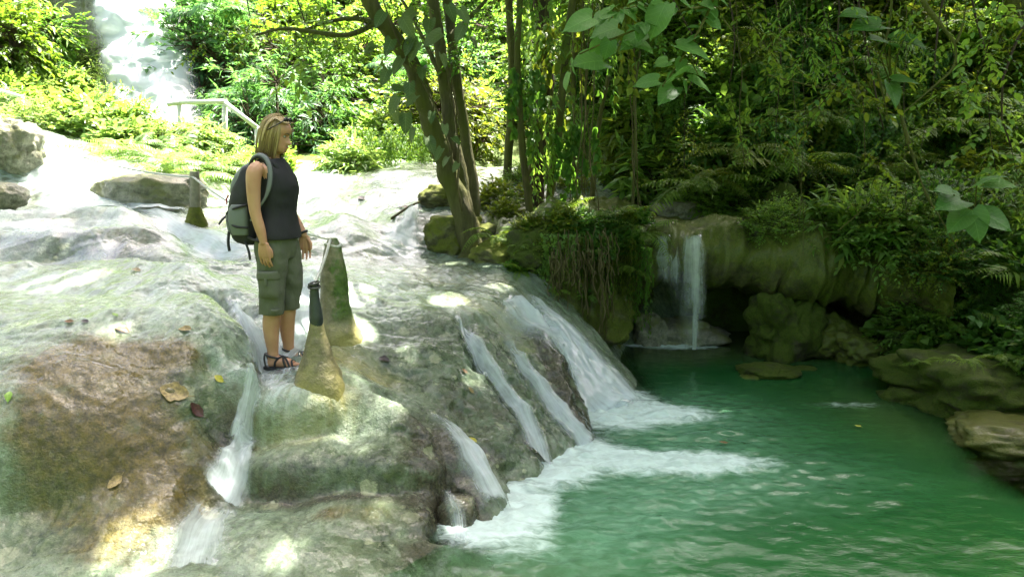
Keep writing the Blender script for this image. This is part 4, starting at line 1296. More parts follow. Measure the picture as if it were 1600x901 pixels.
for k_, L_ in enumerate([[(722,330,8.8),(708,260,8.78),(690,190,8.75),(655,120,8.7),(625,70,8.65),(605,20,8.6),(590,-30,8.6)],[(715,300,8.85),(716,220,9.0),(700,120,9.0),(690,40,9.05),(680,-30,9.1)],[(716,180,9.15),(702,100,9.15),(710,40,9.15),(700,-20,9.15)]]):
    trunk_part(cv, 'stem', pix_path(L_), .012, .009, 'root', 40, 6, .1, 40 + k_)

# foreground twig with large soft leaves hanging in from above
fb = thing('leafy_branch', 'drooping branch with big pale green leaves hanging in from the top', 'branch', at(1050, -60, 4.9))
fbl = np.array(fb.location)
BLV = [(915,100,.30,-1,.1),(880,118,.2,-.6,-.9),(945,48,.22,-1,.1),(905,32,.22,-1,.1),(985,52,.26,-1,-.2),(1010,72,.25,1,-.2),(1032,12,.26,-.3,-.3),(1075,5,.2,.7,.2),(1030,100,.19,-.8,.1),(1055,116,.21,-.9,-.1),
       (1080,75,.25,1,-.05),(1085,112,.19,.9,.15),(1095,128,.2,1,.05),(1040,140,.21,-.7,-.3),(1012,130,.18,-1,.0),(1075,135,.16,.5,-.5)]
g_ = np.random.default_rng(9)
for (x_, y_, s_, dx_, dz_) in BLV:
    Y_ = 4.9 + g_.uniform(-.15, .2)
    P_ = at(x_ - dx_ * s_ * 90, y_ - 4, Y_) - fbl
    put_leaf(fb, BIGLEAF[int(g_.integers(2))], P_, (dx_, -.35 + g_.normal(0, .35), dz_ - .25 + g_.normal(0, .15)), (g_.normal(0, .4), -.6 + g_.normal(0, .3), .8), s_ * g_.uniform(.62, .9))
for k_ in range(46):
    a_ = g_.uniform(0, 1)
    c_ = catmull(pix_path([[(1130,-60,5.0),(1110,10,4.95),(1085,60,4.9),(1060,100,4.9),(1035,135,4.9)], [(1110,10,4.95),(1060,18,4.9),(1010,40,4.9),(960,60,4.9),(905,85,4.9)], [(1060,18,4.9),(1000,10,4.9),(940,25,4.9)]][k_ % 3]), 50)[int(a_ * 49)]
    put_leaf(fb, BIGLEAF[int(g_.integers(2))], c_ - fbl + g_.normal(0, .02, 3), (g_.normal(0, .8), -.2 + g_.normal(0, .5), -.5 + g_.normal(0, .4)), (g_.normal(0, .4), -.4, .8), g_.uniform(.05, .12))
for k_, (L_, r_) in enumerate([([(1130,-60,5.0),(1110,10,4.95),(1085,60,4.9),(1060,100,4.9),(1035,135,4.9)], .012), ([(1110,10,4.95),(1060,18,4.9),(1010,40,4.9),(960,60,4.9),(905,85,4.9)], .010),
                               ([(1085,60,4.9),(1080,90,4.9),(1092,120,4.9)], .006), ([(1060,18,4.9),(1000,10,4.9),(940,25,4.9)], .006)]):
    trunk_part(fb, 'twig', pix_path(L_), r_, r_ * .5, 'twig', 24, 6, .1, 60 + k_)

# big leaved plant on the right slope
for (bx, by, bY, lab_, LV_) in [
   (1530, 372, 5.6, 'plant with large rounded bright green leaves on the right slope', [(1490,312,.24,-.8,.0),(1530,290,.2,.3,.4),(1550,288,.19,.9,.2),(1520,328,.24,.1,-.7),(1548,335,.21,.8,-.3),(1500,335,.2,-.8,-.4),(1480,300,.17,-.8,.3)]),
   (1395, 140, 6.6, 'plant with a few large leaves high on the right slope', [(1380,70,.26,-.6,.3),(1402,62,.24,.7,.2),(1360,40,.3,-1,.1),(1392,130,.22,.2,-.6),(1405,125,.2,.9,.1),(1340,25,.26,-.9,.2),(1420,60,.2,.8,-.2)])]:
    bp = thing('big_leaved_plant', lab_, 'plant', at(bx, by, bY))
    bl_ = np.array(bp.location)
    for (x_, y_, s_, dx_, dz_) in LV_:
        P_ = at(x_ - dx_ * s_ * 60, y_, bY - .15) - bl_
        put_leaf(bp, BIGLEAF[int(g_.integers(2))], P_, (dx_, -.4, dz_ - .1), (g_.normal(0, .2), -.6, .85), s_)
        trunk_part(bp, 'stalk', np.array([bl_, bl_ * .4 + (P_ + bl_) * .6 + np.array([0, .03, .02]), P_ + bl_]), .007, .004, 'twig', 12, 5, 0, 1)

# bare mossy branches that arch across the shaded slope
for q_, (lab_, Ls) in enumerate([
  ('mossy branch arching down from the top right corner', [([(1425,-60,6.0),(1442,0,6.0),(1470,40,6.0),(1492,70,6.0),(1490,105,6.0),(1465,130,6.0),(1412,176,6.0)], .03), ([(1494,68,6.0),(1506,30,6.0),(1512,-30,6.0)], .014), ([(1490,100,6.0),(1520,85,5.9),(1550,60,5.8)], .01)]),
  ('pale forked twig hanging in the shade left of the arching mossy branch', [([(1395,-40,6.6),(1392,20,6.6),(1385,60,6.6),(1370,100,6.6),(1355,145,6.6)], .018), ([(1390,35,6.6),(1350,42,6.5),(1300,50,6.5),(1270,45,6.5)], .009), ([(1370,105,6.6),(1380,150,6.6),(1390,195,6.6)], .013), ([(1385,60,6.6),(1330,95,6.5),(1285,100,6.5)],.008)]),
  ('long thin bare twig slanting over the shaded slope', [([(1200,118,7.2),(1270,135,7.2),(1340,152,7.2),(1400,190,7.2),(1440,205,7.2)], .010), ([(1280,136,7.2),(1240,100,7.2),(1215,60,7.2)], .006)]),
  ('pale bare branch reaching in from the top centre', [([(1125,-20,6.2),(1112,12,6.2),(1085,14,6.2),(1060,8,6.2)], .012), ([(1130,30,6.6),(1155,62,6.6),(1180,85,6.6),(1215,100,6.6)], .007)]),
  ('mossy leaning stem low on the right slope', [([(1400,150,8.0),(1422,230,7.9),(1446,300,7.8),(1475,350,7.7),(1500,395,7.7)], .026)]),
  ('pale broken twig lying across the ledge top', [([(1310,360,8.2),(1345,330,8.1),(1380,290,8.1)], .012), ([(1340,332,8.1),(1330,310,8.1)], .006)]),
  ]):
    br_ = thing('bare_branch', lab_, 'branch', at(*Ls[0][0][0]))
    for k_, (L_, r_) in enumerate(Ls):
        trunk_part(br_, 'stem' if k_ == 0 else 'side_twig', pix_path(L_), r_ * .85, r_ * .18, 'twig', 40, 9, .38, 70 + q_ * 5 + k_)

# lianas and hanging roots
g_ = np.random.default_rng(12)
def liana(x0, y0, x1, y1, Y, r, label, group, mat='root', name='liana', cat='liana', sag=12):
    n = 7
    t = np.linspace(0, 1, n)
    L_ = [(x0 + (x1 - x0) * a + g_.normal(0, sag * .25) * (0 < a < 1), y0 + (y1 - y0) * a, Y + g_.normal(0, .04)) for a in t]
    P_ = catmull(pix_path(L_), 24)
    V_, F_ = tube_arrays(P_ - P_[0], np.linspace(r, r * .7, 24), 5, True, .15, int(g_.integers(99)))
    return tag(obj(name, new_mesh(name, V_, F_), M[mat], loc=P_[0]), label, cat, group)
for i in range(12):
    x_ = g_.uniform(868, 1000)
    liana(x_, g_.uniform(-40, 60), x_ + g_.normal(0, 22), g_.uniform(330, 400), g_.uniform(8.9, 10.2), g_.uniform(.004, .010), ('thin' if i % 3 else 'thicker') + ' hanging liana ' + ('beside the vine clad tree' if x_ < 905 else ('midway between the vine clad tree and the grotto' if x_ < 955 else 'near the left corner of the grotto')), 'lianas hanging before the grotto bank')
for i in range(5):
    x_ = [1145, 1235, 1262, 1330, 1412][i]
    liana(x_, g_.uniform(-60, -20), x_ + g_.normal(0, 25), g_.uniform(250, 430), g_.uniform(7.4, 8.2), g_.uniform(.003, .006), ['leftmost', 'second', 'middle', 'fourth', 'rightmost'][i] + ' thin liana hanging over the shaded ledge', 'lianas over the shaded ledge')
for i in range(64):
    x_ = g_.uniform(858, 962)
    y0_ = 368 + g_.uniform(-14, 40)
    h0 = hit_ledge(x_, y0_ + 20)
    if h0 is None: continue
    side_ = 'the left part of ' if x_ < 890 else ('the middle of ' if x_ < 918 else ('the right part of ' if x_ < 942 else 'the grotto end of '))
    liana(x_, y0_, x_ + g_.normal(5, 7), min(y0_ + g_.uniform(40, 150), 405 + (x_ - 800) * .92), h0[1] - .2 + g_.uniform(-.12, .06), g_.uniform(.004, .011), ('thin' if i % 2 else 'knotty') + ' brown root hanging on ' + side_ + 'the mossy bank', 'roots hanging down the mossy bank', name='hanging_root', cat='root', sag=9)
# ------------------------------------------------------------------ jungle on the slopes
ground_o = bpy.data.objects['ground']
GBVH = bvh_of(ground_o)
TB = terrace.data
def first_hit(px, py):
    """nearest of slope, terrace and ledge along a line of sight"""
    d = Vector(ray(px, py)).normalized()
    o = Vector((0, 0, HC))
    best = None; which = None
    h = GBVH.ray_cast(o, d)
    if h[0] is not None: best, which = h[0], 'ground'
    h = LBVH.ray_cast(o, d)
    if h[0] is not None and (best is None or (h[0] - o).length < (best - o).length): best, which = h[0], 'ledge'
    if best is not None:
        t = hit(px, py)
        if t[1] < 13.3 and (Vector(t) - o).length < (best - o).length: best, which = Vector(t), 'terrace'
    return (np.array(best) if best is not None else None), which

treelet = Shrub('forest_tree', [crown_mesh(321 + i, 620, 9, 0.085, 'oval', (.75, .75, .62), .2) for i in range(3)], 'leaf_mid')
palmy = Shrub('narrow_leaved_tree', [crown_mesh(331 + i, 420, 8, 0.17, 'long', (.75, .75, .62), .2) for i in range(2)], 'leaf_teal')
gj = np.random.default_rng(33)
KIND = {id(broad): 'broad leaved', id(small): 'small leaved', id(heart): 'heart leaved', id(lance): 'narrow leaved', id(treelet): 'bushy', id(palmy): 'feathery'}
TONE = {'leaf_mid': 'mid green', 'leaf_dark': 'dark green', 'leaf_bright': 'yellow green', 'leaf_teal': 'blue green', 'leaf_olive': 'olive green', 'leaf_sunlit': 'sunlit pale', 'fern': 'light green'}
MARK = [(35, 60, 'at the upper left corner'), (110, 40, 'left of the far waterfall'), (120, 130, 'on the sunlit left slope'), (60, 190, 'beside the pale boulder at the left edge'), (210, 130, 'below the far waterfall'), (260, 200, 'left of the white railing'),
        (315, 215, 'under the white railing'), (390, 240, 'below the lower end of the white railing'), (315, 110, 'behind the white railing'), (330, 20, 'high behind the white railing'), (420, 60, 'above the head of the woman'), (440, 160, 'behind the head of the woman'),
        (520, 30, 'at the top left of the leaning tree'), (540, 130, 'between the woman and the leaning tree'), (600, 220, 'beyond the upper stream'), (640, 60, 'behind the climbing vine'), (690, 200, 'close behind the leaning trunks'),
        (770, 40, 'at the top between leaning and vine clad trees'), (770, 160, 'between the leaning and the vine clad trees'), (780, 290, 'behind the foot of the leaning tree'), (860, 60, 'behind the top of the vine clad tree'), (860, 200, 'behind the vine clad tree'), (880, 310, 'on the mossy bank'),
        (950, 60, 'behind the drooping branch'), (960, 180, 'behind the lianas'), (970, 310, 'above the hanging roots'), (1060, 30, 'at the top centre of the shaded slope'), (1060, 150, 'below the drooping branch'), (1060, 280, 'above the pale rock step'), (1160, 90, 'in the upper middle of the shaded slope'),
        (1160, 220, 'above the thin grotto waterfall'), (1170, 320, 'on the ledge above the grotto'), (1270, 40, 'left of the pale forked twig'), (1270, 160, 'round the long bare twig'), (1280, 290, 'on the ledge right of the grotto'), (1380, 60, 'beside the pale forked twig'),
        (1390, 190, 'under the arching mossy branch'), (1400, 310, 'beside the mossy leaning stem'), (1490, 40, 'in the crook of the arching mossy branch'), (1500, 180, 'right of the arching mossy branch'), (1490, 290, 'round the big leaved plant'), (1580, 60, 'at the top right corner'),
        (1590, 190, 'at the right edge halfway up'), (1590, 310, 'at the right edge beside the big leaved plant'), (1480, 420, 'left above the flat topped boulder'), (1500, 510, 'just behind the flat topped boulder'), (1590, 420, 'at the right edge under the big leaved plant'), (1590, 510, 'at the right edge over the flat topped boulder')]
def where(px, py):
    return min(MARK, key=lambda m: (m[0] - px) ** 2 + (m[1] - py) ** 2)[2]
def zone(x0, x1, y0, y1, step, rad, kinds, group, label, mats, skip=None, ymin=0, only=('ground',), jit=.4, dn=0.35):
    n = 0
    gj = np.random.default_rng(sum(ord(c) * (i + 1) for i, c in enumerate(group)))
    for py in np.arange(y1, y0 - 1, -step):
        for px in np.arange(x0, x1 + 1, step):
            qx, qy = px + gj.normal(0, jit * step), py + gj.normal(0, jit * step * .6)
            if skip and skip(qx, qy): continue
            if 985 < qx < 1130 and qy > 290: continue      # the lip of the thin fall stays bare
            p, w = first_hit(qx, qy)
            if p is None or w not in only or p[1] < ymin or p[1] > 60: continue
            r = rad * gj.uniform(.75, 1.3)
            sc = r / FPX * p[1] / 0.62
            kd = kinds[int(gj.integers(len(kinds)))]
            mt = mats[int(gj.integers(len(mats)))]
            loc = p - np.array([0, 0, sc * .12])
            if kd in (treelet, palmy): loc = p + np.array([0, 0, sc * dn])
            kd.place(loc, gj.uniform(0, 6.28), (sc, sc, sc * gj.uniform(.85, 1.25)), '%s %s %s %s %s' % ('large' if r > rad * 1.1 else ('small' if r < rad * .9 else 'mid sized'), TONE[mt], KIND[id(kd)], 'tree crown' if kd in (treelet, palmy) else 'shrub', where(qx, qy)), group, mt, cat='tree' if kd in (treelet, palmy) else 'shrub', tilt=(gj.normal(0, .12), gj.normal(0, .12)))
            n += 1
    return n
# far forest behind everything
cnt = {}
cnt['far_left'] = zone(-60, 230, -40, 90, 62, 62, [treelet, treelet, palmy], 'forest trees above the sunlit slope', 'forest tree crown above the sunlit slope at upper left', ['leaf_mid', 'leaf_dark', 'leaf_bright'], skip=lambda x, y: 128 < x < 315)
cnt['far_mid'] = zone(300, 500, -40, 215, 52, 56, [treelet, palmy, treelet], 'shaded forest trees behind the railing', 'blue green forest tree crown behind the white railing', ['leaf_teal', 'leaf_teal', 'leaf_mid', 'leaf_dark'])
cnt['far_ctr'] = zone(500, 720, -40, 205, 50, 54, [treelet, treelet, broad], 'forest trees behind the leaning tree', 'green forest tree crown behind the leaning tree', ['leaf_mid', 'leaf_teal', 'leaf_bright', 'leaf_mid'])
cnt['far_right'] = zone(720, 1010, -40, 330, 54, 54, [treelet, lance, small], 'bright forest growth behind the vine clad tree', 'bright yellow green forest growth behind the vine clad tree', ['leaf_bright', 'leaf_bright', 'leaf_mid', 'leaf_olive'])
# sunlit slope at left
def on_fall(x, y): return (150 < x < 290 and y < 112) or y > 190 + .30 * (x - 30)
cnt['slope'] = zone(-60, 420, 70, 262, 40, 44, [broad, heart, lance, small], 'sunlit shrubs on the left slope', 'sunlit leafy shrub on the left slope below the white railing', ['leaf_sunlit', 'leaf_sunlit', 'leaf_bright'], skip=on_fall, only=('ground', 'terrace'), ymin=10.6)
cnt['sunbush'] = zone(510, 700, 175, 262, 40, 46, [heart, broad, lance], 'sunlit shrubs beyond the upper stream', 'sunlit shrub beyond the upper stream behind the leaning tree', ['leaf_sunlit', 'leaf_sunlit', 'leaf_mid'], only=('ground', 'terrace'), ymin=11.9)
# shaded wall at right
cnt['wall'] = zone(1020, 1660, -50, 335, 58, 74, [broad, small, small, lance, small], 'shrubs tangled on the shaded right slope', 'dark leafy shrub in the tangle on the shaded right slope', ['leaf_bright', 'leaf_bright', 'leaf_olive', 'leaf_mid', 'leaf_bright'], only=('ground', 'ledge'), ymin=4)
cnt['wall_low'] = zone(1440, 1660, 340, 540, 62, 60, [small, broad, heart], 'low shrubs over the mossy boulder', 'low leafy shrub above the flat topped mossy boulder', ['leaf_bright', 'leaf_mid', 'leaf_olive'], only=('ground', 'ledge'), ymin=4)
cnt['bank'] = zone(770, 1010, 275, 345, 44, 34, [small, broad], 'small shrubs on the middle bank', 'small leafy shrub on the mossy bank behind the hanging roots', ['leaf_bright', 'leaf_olive', 'leaf_mid'], only=('ledge', 'terrace'), ymin=8.5)
print('shrubs', cnt)
# hanging vines over the wall
gj = np.random.default_rng(34)
for i in range(30):
    px, py = gj.uniform(1020, 1620), gj.uniform(-40, 250)
    p, w = first_hit(px, py)
    if p is None: continue
    p = p * 1.0; p[1] -= 0.55; p[2] += .45
    sc = gj.uniform(.5, .8)
    curtain.place(p, gj.normal(0, .3), sc, '%s curtain of small leaved vines hanging %s' % (TONE[['leaf_bright', 'leaf_olive', 'leaf_mid'][i % 3]], where(px, py)), 'vine curtains on the shaded right slope', ['leaf_bright', 'leaf_olive', 'leaf_mid'][i % 3], 'vine')
for i, (px, py, Y) in enumerate([(600, 205, 12.8), (575, 215, 12.9), (630, 195, 13.0), (655, 205, 13.2), (560, 200, 13.2)]):
    curtain.place(at(px, py, Y), 0.2 * i, .55, ['leftmost', 'second', 'middle', 'fourth', 'rearmost'][[1, 0, 2, 3, 4][i] if i != 4 else 4] + ' sunlit vine curtain at the far side of the upper stream', 'vine curtains at the upper stream', 'leaf_bright', 'vine')
bigvine = Shrub('hanging_vine', [curtain_mesh(191 + i, 7, .8, 1.6, 0.13, 'heart' if i else 'oval') for i in range(3)], 'leaf_mid')
for i, (px, py, Y) in enumerate([(835, -20, 9.6), (865, 40, 9.6), (820, 110, 9.5), (880, 150, 9.4), (915, -10, 9.8), (950, 40, 9.8), (845, 180, 9.5), (980, -20, 9.0), (900, 200, 9.3)]):
    bigvine.place(at(px, py, Y), 0.3 * i, (.6, .6, .75), '%s big leaved vine hanging %s' % (TONE[['leaf_bright', 'leaf_olive', 'leaf_mid'][i % 3]], where(px, py + 40)), 'vines round the vine clad tree', ['leaf_bright', 'leaf_olive', 'leaf_mid'][i % 3], 'vine')

# ------------------------------------------------------------------ ferns
gf = np.random.default_rng(44)
def fern_px(px, py, sc, n, label, face=-1.57, spread=3.6, group=None, mat=None, lift=0.0, tilt=.2, toward=0.06):
    p, w = first_hit(px, py)
    if p is None: return
    p = p + np.array([0, -toward, lift])
    return fern(p, sc, n, label, group, face, spread, mat, tilt, g=gf)
for (px, py, sc, n, lab) in [
   (775, 372, .75, 7, 'bright fern on the bank right of the leaning tree foot'), (1005, 365, .8, 8, 'fern drooping over the left corner of the grotto'), (985, 420, .6, 6, 'fern hanging under the left corner of the grotto'),
   (880, 330, .6, 6, 'fern growing on top of the mossy bank'), (820, 395, .5, 5, 'small fern above the main cascade'), (960, 340, .7, 7, 'fern in the tangle above the hanging roots'),
   (1590, 430, 1.1, 9, 'large yellow green fern at the right edge'), (1530, 470, .8, 8, 'fern clump low on the right slope above the mossy boulder'), (1580, 510, .7, 8, 'fern just over the flat topped mossy boulder'),
   (1480, 500, .6, 7, 'small fern at the left end of the flat topped boulder'), (1560, 545, .55, 7, 'fern arching over the top of the flat topped boulder'), (1450, 545, .4, 6, 'tiny fern left of the flat topped boulder'), (1500, 440, .8, 8, 'fern on the right slope under the big leaved plant'), (1610, 350, 1.1, 8, 'fern beside the big leaved plant at the right edge'),
   (1420, 300, .9, 8, 'fern drooping from the right slope over the ledge'), (1400, 350, .7, 7, 'dark fern under the drooping fern beside the ledge'), (1300, 335, .6, 6, 'fern on top of the ledge right of the grotto'),
   (1155, 335, .5, 6, 'small dark fern on the ledge above the thin waterfall'), (1100, 300, .7, 7, 'fern over the pale rock step above the grotto')]:
    fern_px(px, py, sc, n, lab)
for i in range(30):
    px, py = gf.uniform(1060, 1620), gf.uniform(10, 330)
    fern_px(px, py, gf.uniform(.7, 1.4), int(gf.integers(5, 9)), '%s fern drooping %s' % (TONE[['fern', 'leaf_olive', 'leaf_bright'][i % 3]], where(px, py)), -1.57 + gf.normal(0, .4), 2.8, 'ferns of the shaded right slope', ['fern', 'leaf_olive', 'leaf_bright'][i % 3], .25, .05, .5)
for i in range(16):
    px, py = gf.uniform(170, 400), gf.uniform(225, 285)
    p, w = first_hit(px, py)
    if p is None or p[1] < 9.5: continue
    fern(p + np.array([0, 0, .05]), gf.uniform(.75, 1.15), 9, 'sunlit fern clump ' + where(px, py) + (', further left' if px < 280 else ', further right'), 'sunlit ferns below the railing', None, 6.28, 'leaf_sunlit', .1, g=gf)
# palm-like tufts
for (px, py, Y, sc, lab) in [(385, 165, 17, .8, 'dark palm tuft behind the white railing'), (330, 30, 19, .9, 'palm like tuft high behind the white railing'), (640, 110, 15.5, .6, 'palm tuft behind the leaning trunk')]:
    fern(at(px, py, Y), sc, 12, lab, None, None, 6.28, None, .05, PALMF, 'palm', 'palm', gf)

# ------------------------------------------------------------------ leafy sprays hanging into the top of the picture
spray = Shrub('hanging_branch', [spray_mesh(401 + i, 1.0, [.075, .06, .10, .12][i], ['oval', 'oval', 'oval', 'long'][i]) for i in range(4)], 'leaf_bright')
gs = np.random.default_rng(71)
SP = [(430, 12, 8.3, .7), (475, 30, 8.4, .8), (520, 5, 8.5, .9), (560, 0, 8.6, .8), (610, -25, 8.7, .9), (655, -30, 8.8, .8), (740, -25, 9.0, .9), (775, -30, 9.2, 1.0), (390, 25, 8.0, .6), (350, -20, 8.2, .8), (500, -30, 8.6, 1.0), (830, -35, 8.6, .8), (880, -30, 8.2, .7),
      (1150, -30, 6.6, .7), (1190, -40, 6.8, .9), (1235, -35, 6.5, .8), (1280, -30, 6.6, 1.0), (1325, -40, 6.3, .8), (1350, -20, 6.9, 1.1), (1440, -35, 6.2, .8), (1475, -30, 6.0, .9), (1530, -35, 5.9, .9), (1565, -40, 5.7, 1.0), (1595, -20, 5.8, .8), (1110, -40, 7.2, .8), (1405, -40, 6.8, 1.1), (1010, -35, 7.6, .8), (950, -40, 8.0, .9),
      (1300, 90, 7.4, .8), (1460, 120, 6.8, .7), (1550, 110, 6.4, .8), (1220, 110, 8.0, .9), (1140, 130, 8.6, .9), (1070, 150, 9.0, .8), (1380, 200, 7.4, .7), (1580, 230, 6.1, .6)]
for i, (px, py, Y, sc) in enumerate(SP):
    mt = ['leaf_bright', 'leaf_mid', 'leaf_bright', 'leaf_olive', 'fern'][i % 5]
    r = spray.place(at(px, py, Y), gs.uniform(0, 6.28), sc * gs.uniform(.75, 1.05), '%s leafy spray hanging %s' % (TONE[mt], where(px, py + 60)), 'leafy sprays hanging from above', mt, 'branch')
    L_ = at(px, py, Y)
    P_ = catmull(np.array([L_, L_ + [gs.normal(0, .1), .1, .5], L_ + [gs.normal(0, .3), .3, 1.6], L_ + [gs.normal(0, .5), .5, 3.0]]), 14)
    V_, F_ = tube_arrays(P_ - L_, np.linspace(.007, .016, 14), 6, True, .1)
    o = obj('stem', new_mesh('stem', V_, F_), M['bark_dark'])
    o.parent = r; o.matrix_parent_inverse = (Matrix.Translation(Vector(L_)) @ Euler(r.rotation_euler).to_matrix().to_4x4() @ Matrix.Scale(r.scale[0], 4)).inverted() @ Matrix.Translation(Vector(L_))
# small plants clinging to the mossy bank
gb = np.random.default_rng(73)
for i in range(30):
    px, py = gb.uniform(745, 1000), gb.uniform(335, 470)
    if py > 400 + (px - 745) * .45: continue
    h_ = hit_ledge(px, py)
    if h_ is None: continue
    if i % 3 == 0:
        fern(h_ + np.array([0, -.05, 0]), gb.uniform(.25, .45), 6, 'little fern clinging to the mossy bank ' + where(px, py), 'little plants on the mossy bank', -1.57, 3.4, 'leaf_bright' if i % 2 else None, .1, g=gb)
    else:
        [small, broad, heart][i % 3].place(h_ + np.array([0, -.03, -.03]), gb.uniform(0, 6.28), gb.uniform(.16, .30), '%s little %s plant on the mossy bank' % (TONE[['leaf_bright', 'leaf_olive', 'leaf_mid'][i % 3]], KIND[id([small, broad, heart][i % 3])]), 'little plants on the mossy bank', ['leaf_bright', 'leaf_olive', 'leaf_mid'][i % 3], 'plant')

gr = np.random.default_rng(75)
for i in range(14):
    x_, y_ = gr.uniform(4.5, 6.4), gr.uniform(2.6, 6.4)
    z_ = gz1(x_, y_)
    if i % 2: fern((x_, y_, z_), gr.uniform(.9, 1.3), 8, 'fern on the near right bank beyond the flat topped boulder', 'plants of the near right bank', 3.14, 4.5, None, .15, g=gr)
    else: [small, broad][i % 4 // 2].place((x_, y_, z_ - .05), gr.uniform(0, 6.28), gr.uniform(.7, 1.1), '%s shrub on the near right bank beyond the flat topped boulder' % KIND[id([small, broad][i % 4 // 2])], 'plants of the near right bank', 'leaf_mid')

for (px, py, Y, sc, lab) in [(1505, 566, 6.55, .38, 'small fern rooted on the front edge of the flat topped boulder'), (1560, 560, 6.6, .45, 'fern hanging over the front of the flat topped boulder'), (1596, 566, 6.5, .45, 'fern at the right end of the flat topped boulder'), (1440, 566, 6.9, .28, 'tiny fern at the left tip of the flat topped boulder')]:
    fern(at(px, py, Y), sc, 7, lab, None, -1.57, 4.0, None, .1, g=gr)
for i, (px, py) in enumerate([(872, 372), (898, 378), (926, 372), (952, 372), (978, 378), (1000, 392), (840, 385)]):
    h_ = hit_ledge(px, py)
    if h_ is None: continue
    curtain.place(h_ + np.array([0, -.16, .05]), .4 * i, (.36, .25, .62 if px > 880 else .4), '%s leafy vine trailing down the mossy bank, %s from left' % (TONE[['leaf_bright', 'leaf_olive', 'leaf_mid'][i % 3]], ['second', 'third', 'fourth', 'fifth', 'sixth', 'seventh', 'first'][i]), 'vines trailing down the mossy bank', ['leaf_bright', 'leaf_olive', 'leaf_mid'][i % 3], 'vine')
# ------------------------------------------------------------------ overhead canopy: it shades the pool and lets spots of sun through
S_ = np.array(TO_SUN)
BEAMS = []
for (px, py, r) in [(215,858,.15),(445,868,.08),(530,640,.17),(560,692,.14),(500,660,.1),(600,655,.12),(478,632,.06),(345,775,.08),(600,790,.06),(335,560,.06),(560,515,.12),(700,470,.14),(640,545,.06),(745,592,.05),
                    (130,430,.18),(70,442,.13),(200,372,.16),(90,372,.14),(560,450,.13),(480,520,.07),(780,450,.12),(640,420,.14),(330,330,.2),(180,520,.06),(470,480,.07),(720,785,.05),(560,470,.09)]:
    BEAMS.append((hit(px, py), r))
for (px, py, Y, r) in [(735, 340, 9.2, .25), (790, 385, 8.7, .22), (690, 300, 10.5, .3), (860, 330, 9.3, .28), (900, 365, 8.6, .15), (930, 330, 9.5, .22), (725, 250, 9.0, .2), (1000, 330, 9.6, .2), (1080, 320, 10.6, .25), (715, 150, 9.2, .12)]:
    BEAMS.append((at(px, py, Y), r))
def sun_crown(root, seed, target, h, size, ns=620, leaf=.2, mat='leaf_mid'):
    """crown whose shade falls on target; twigs leave the listed gaps open"""
    g = np.random.default_rng(seed)
    c = np.array(target) + S_ * (h / S_[2])
    nc = 18
    cl = in_ball(g, nc, 0.3) * np.asarray(size) * 0.9
    w = g.uniform(.3, .5, nc)
    idx = g.integers(0, nc, ns)
    O = cl[idx] + g.normal(size=(ns, 3)) * (w[idx, None] * np.asarray(size) * .62)
    Dr = norm(O - cl[idx]) + norm(O) * .4 + g.normal(size=(ns, 3)) * .3
    L = .42 * g.uniform(.7, 1.3, ns)
    V, F = sprigs(O, Dr, L, 8, leaf, g, 'oval', .3)
    k = 7
    C = V.reshape(-1, k, 3).mean(1) + c
    keep = np.ones(len(C), bool)
    for (b, r) in BEAMS:
        d = C - b
        d = d - (d @ S_)[:, None] * S_
        keep &= np.linalg.norm(d, axis=1) > r + .07
    V = V.reshape(-1, k, 3)[keep].reshape(-1, 3)
    n = keep.sum()
    F = (LEAF['oval'][1][None] + (np.arange(n) * k)[:, None, None]).reshape(-1, 3)
    off = c - np.array(root.location)
    o = obj('crown', new_mesh('crown', V, F, False), M[mat], root, off); o['kind'] = 'stuff'
    tV, tF = cat_tris([twig_tris(np.zeros((nc, 3)) + np.array([0, 0, -size[2] * .8]), cl, np.full((nc, 1), .035)), twig_tris(cl[idx], O, np.full((ns, 1), .007))])
    obj('branches', new_mesh('branches', tV, tF, False), M['bark_dark'], root, off)['kind'] = 'stuff'
    return c

def tall_tree(x, y, label, z0=None):
    z = gz1(x, y) if z0 is None else z0
    return thing('canopy_tree', label, 'tree', (x, y, z - .1))
def limb_to(root, c, r=.13, base=None, h=3.5):
    b = np.array(root.location)
    P = np.array([b, b + np.array([.1, .1, h * .5]), b + np.array([0.1, 0, h]) + (c - b) * [.15, .15, 0], (b + c) / 2 + np.array([0, 0, 1.4]), c - np.array([0, 0, .7])])
    trunk_part(root, 'trunk' if base is None else 'limb', P, r, r * .35, 'bark', 30, 10, .12, 3)

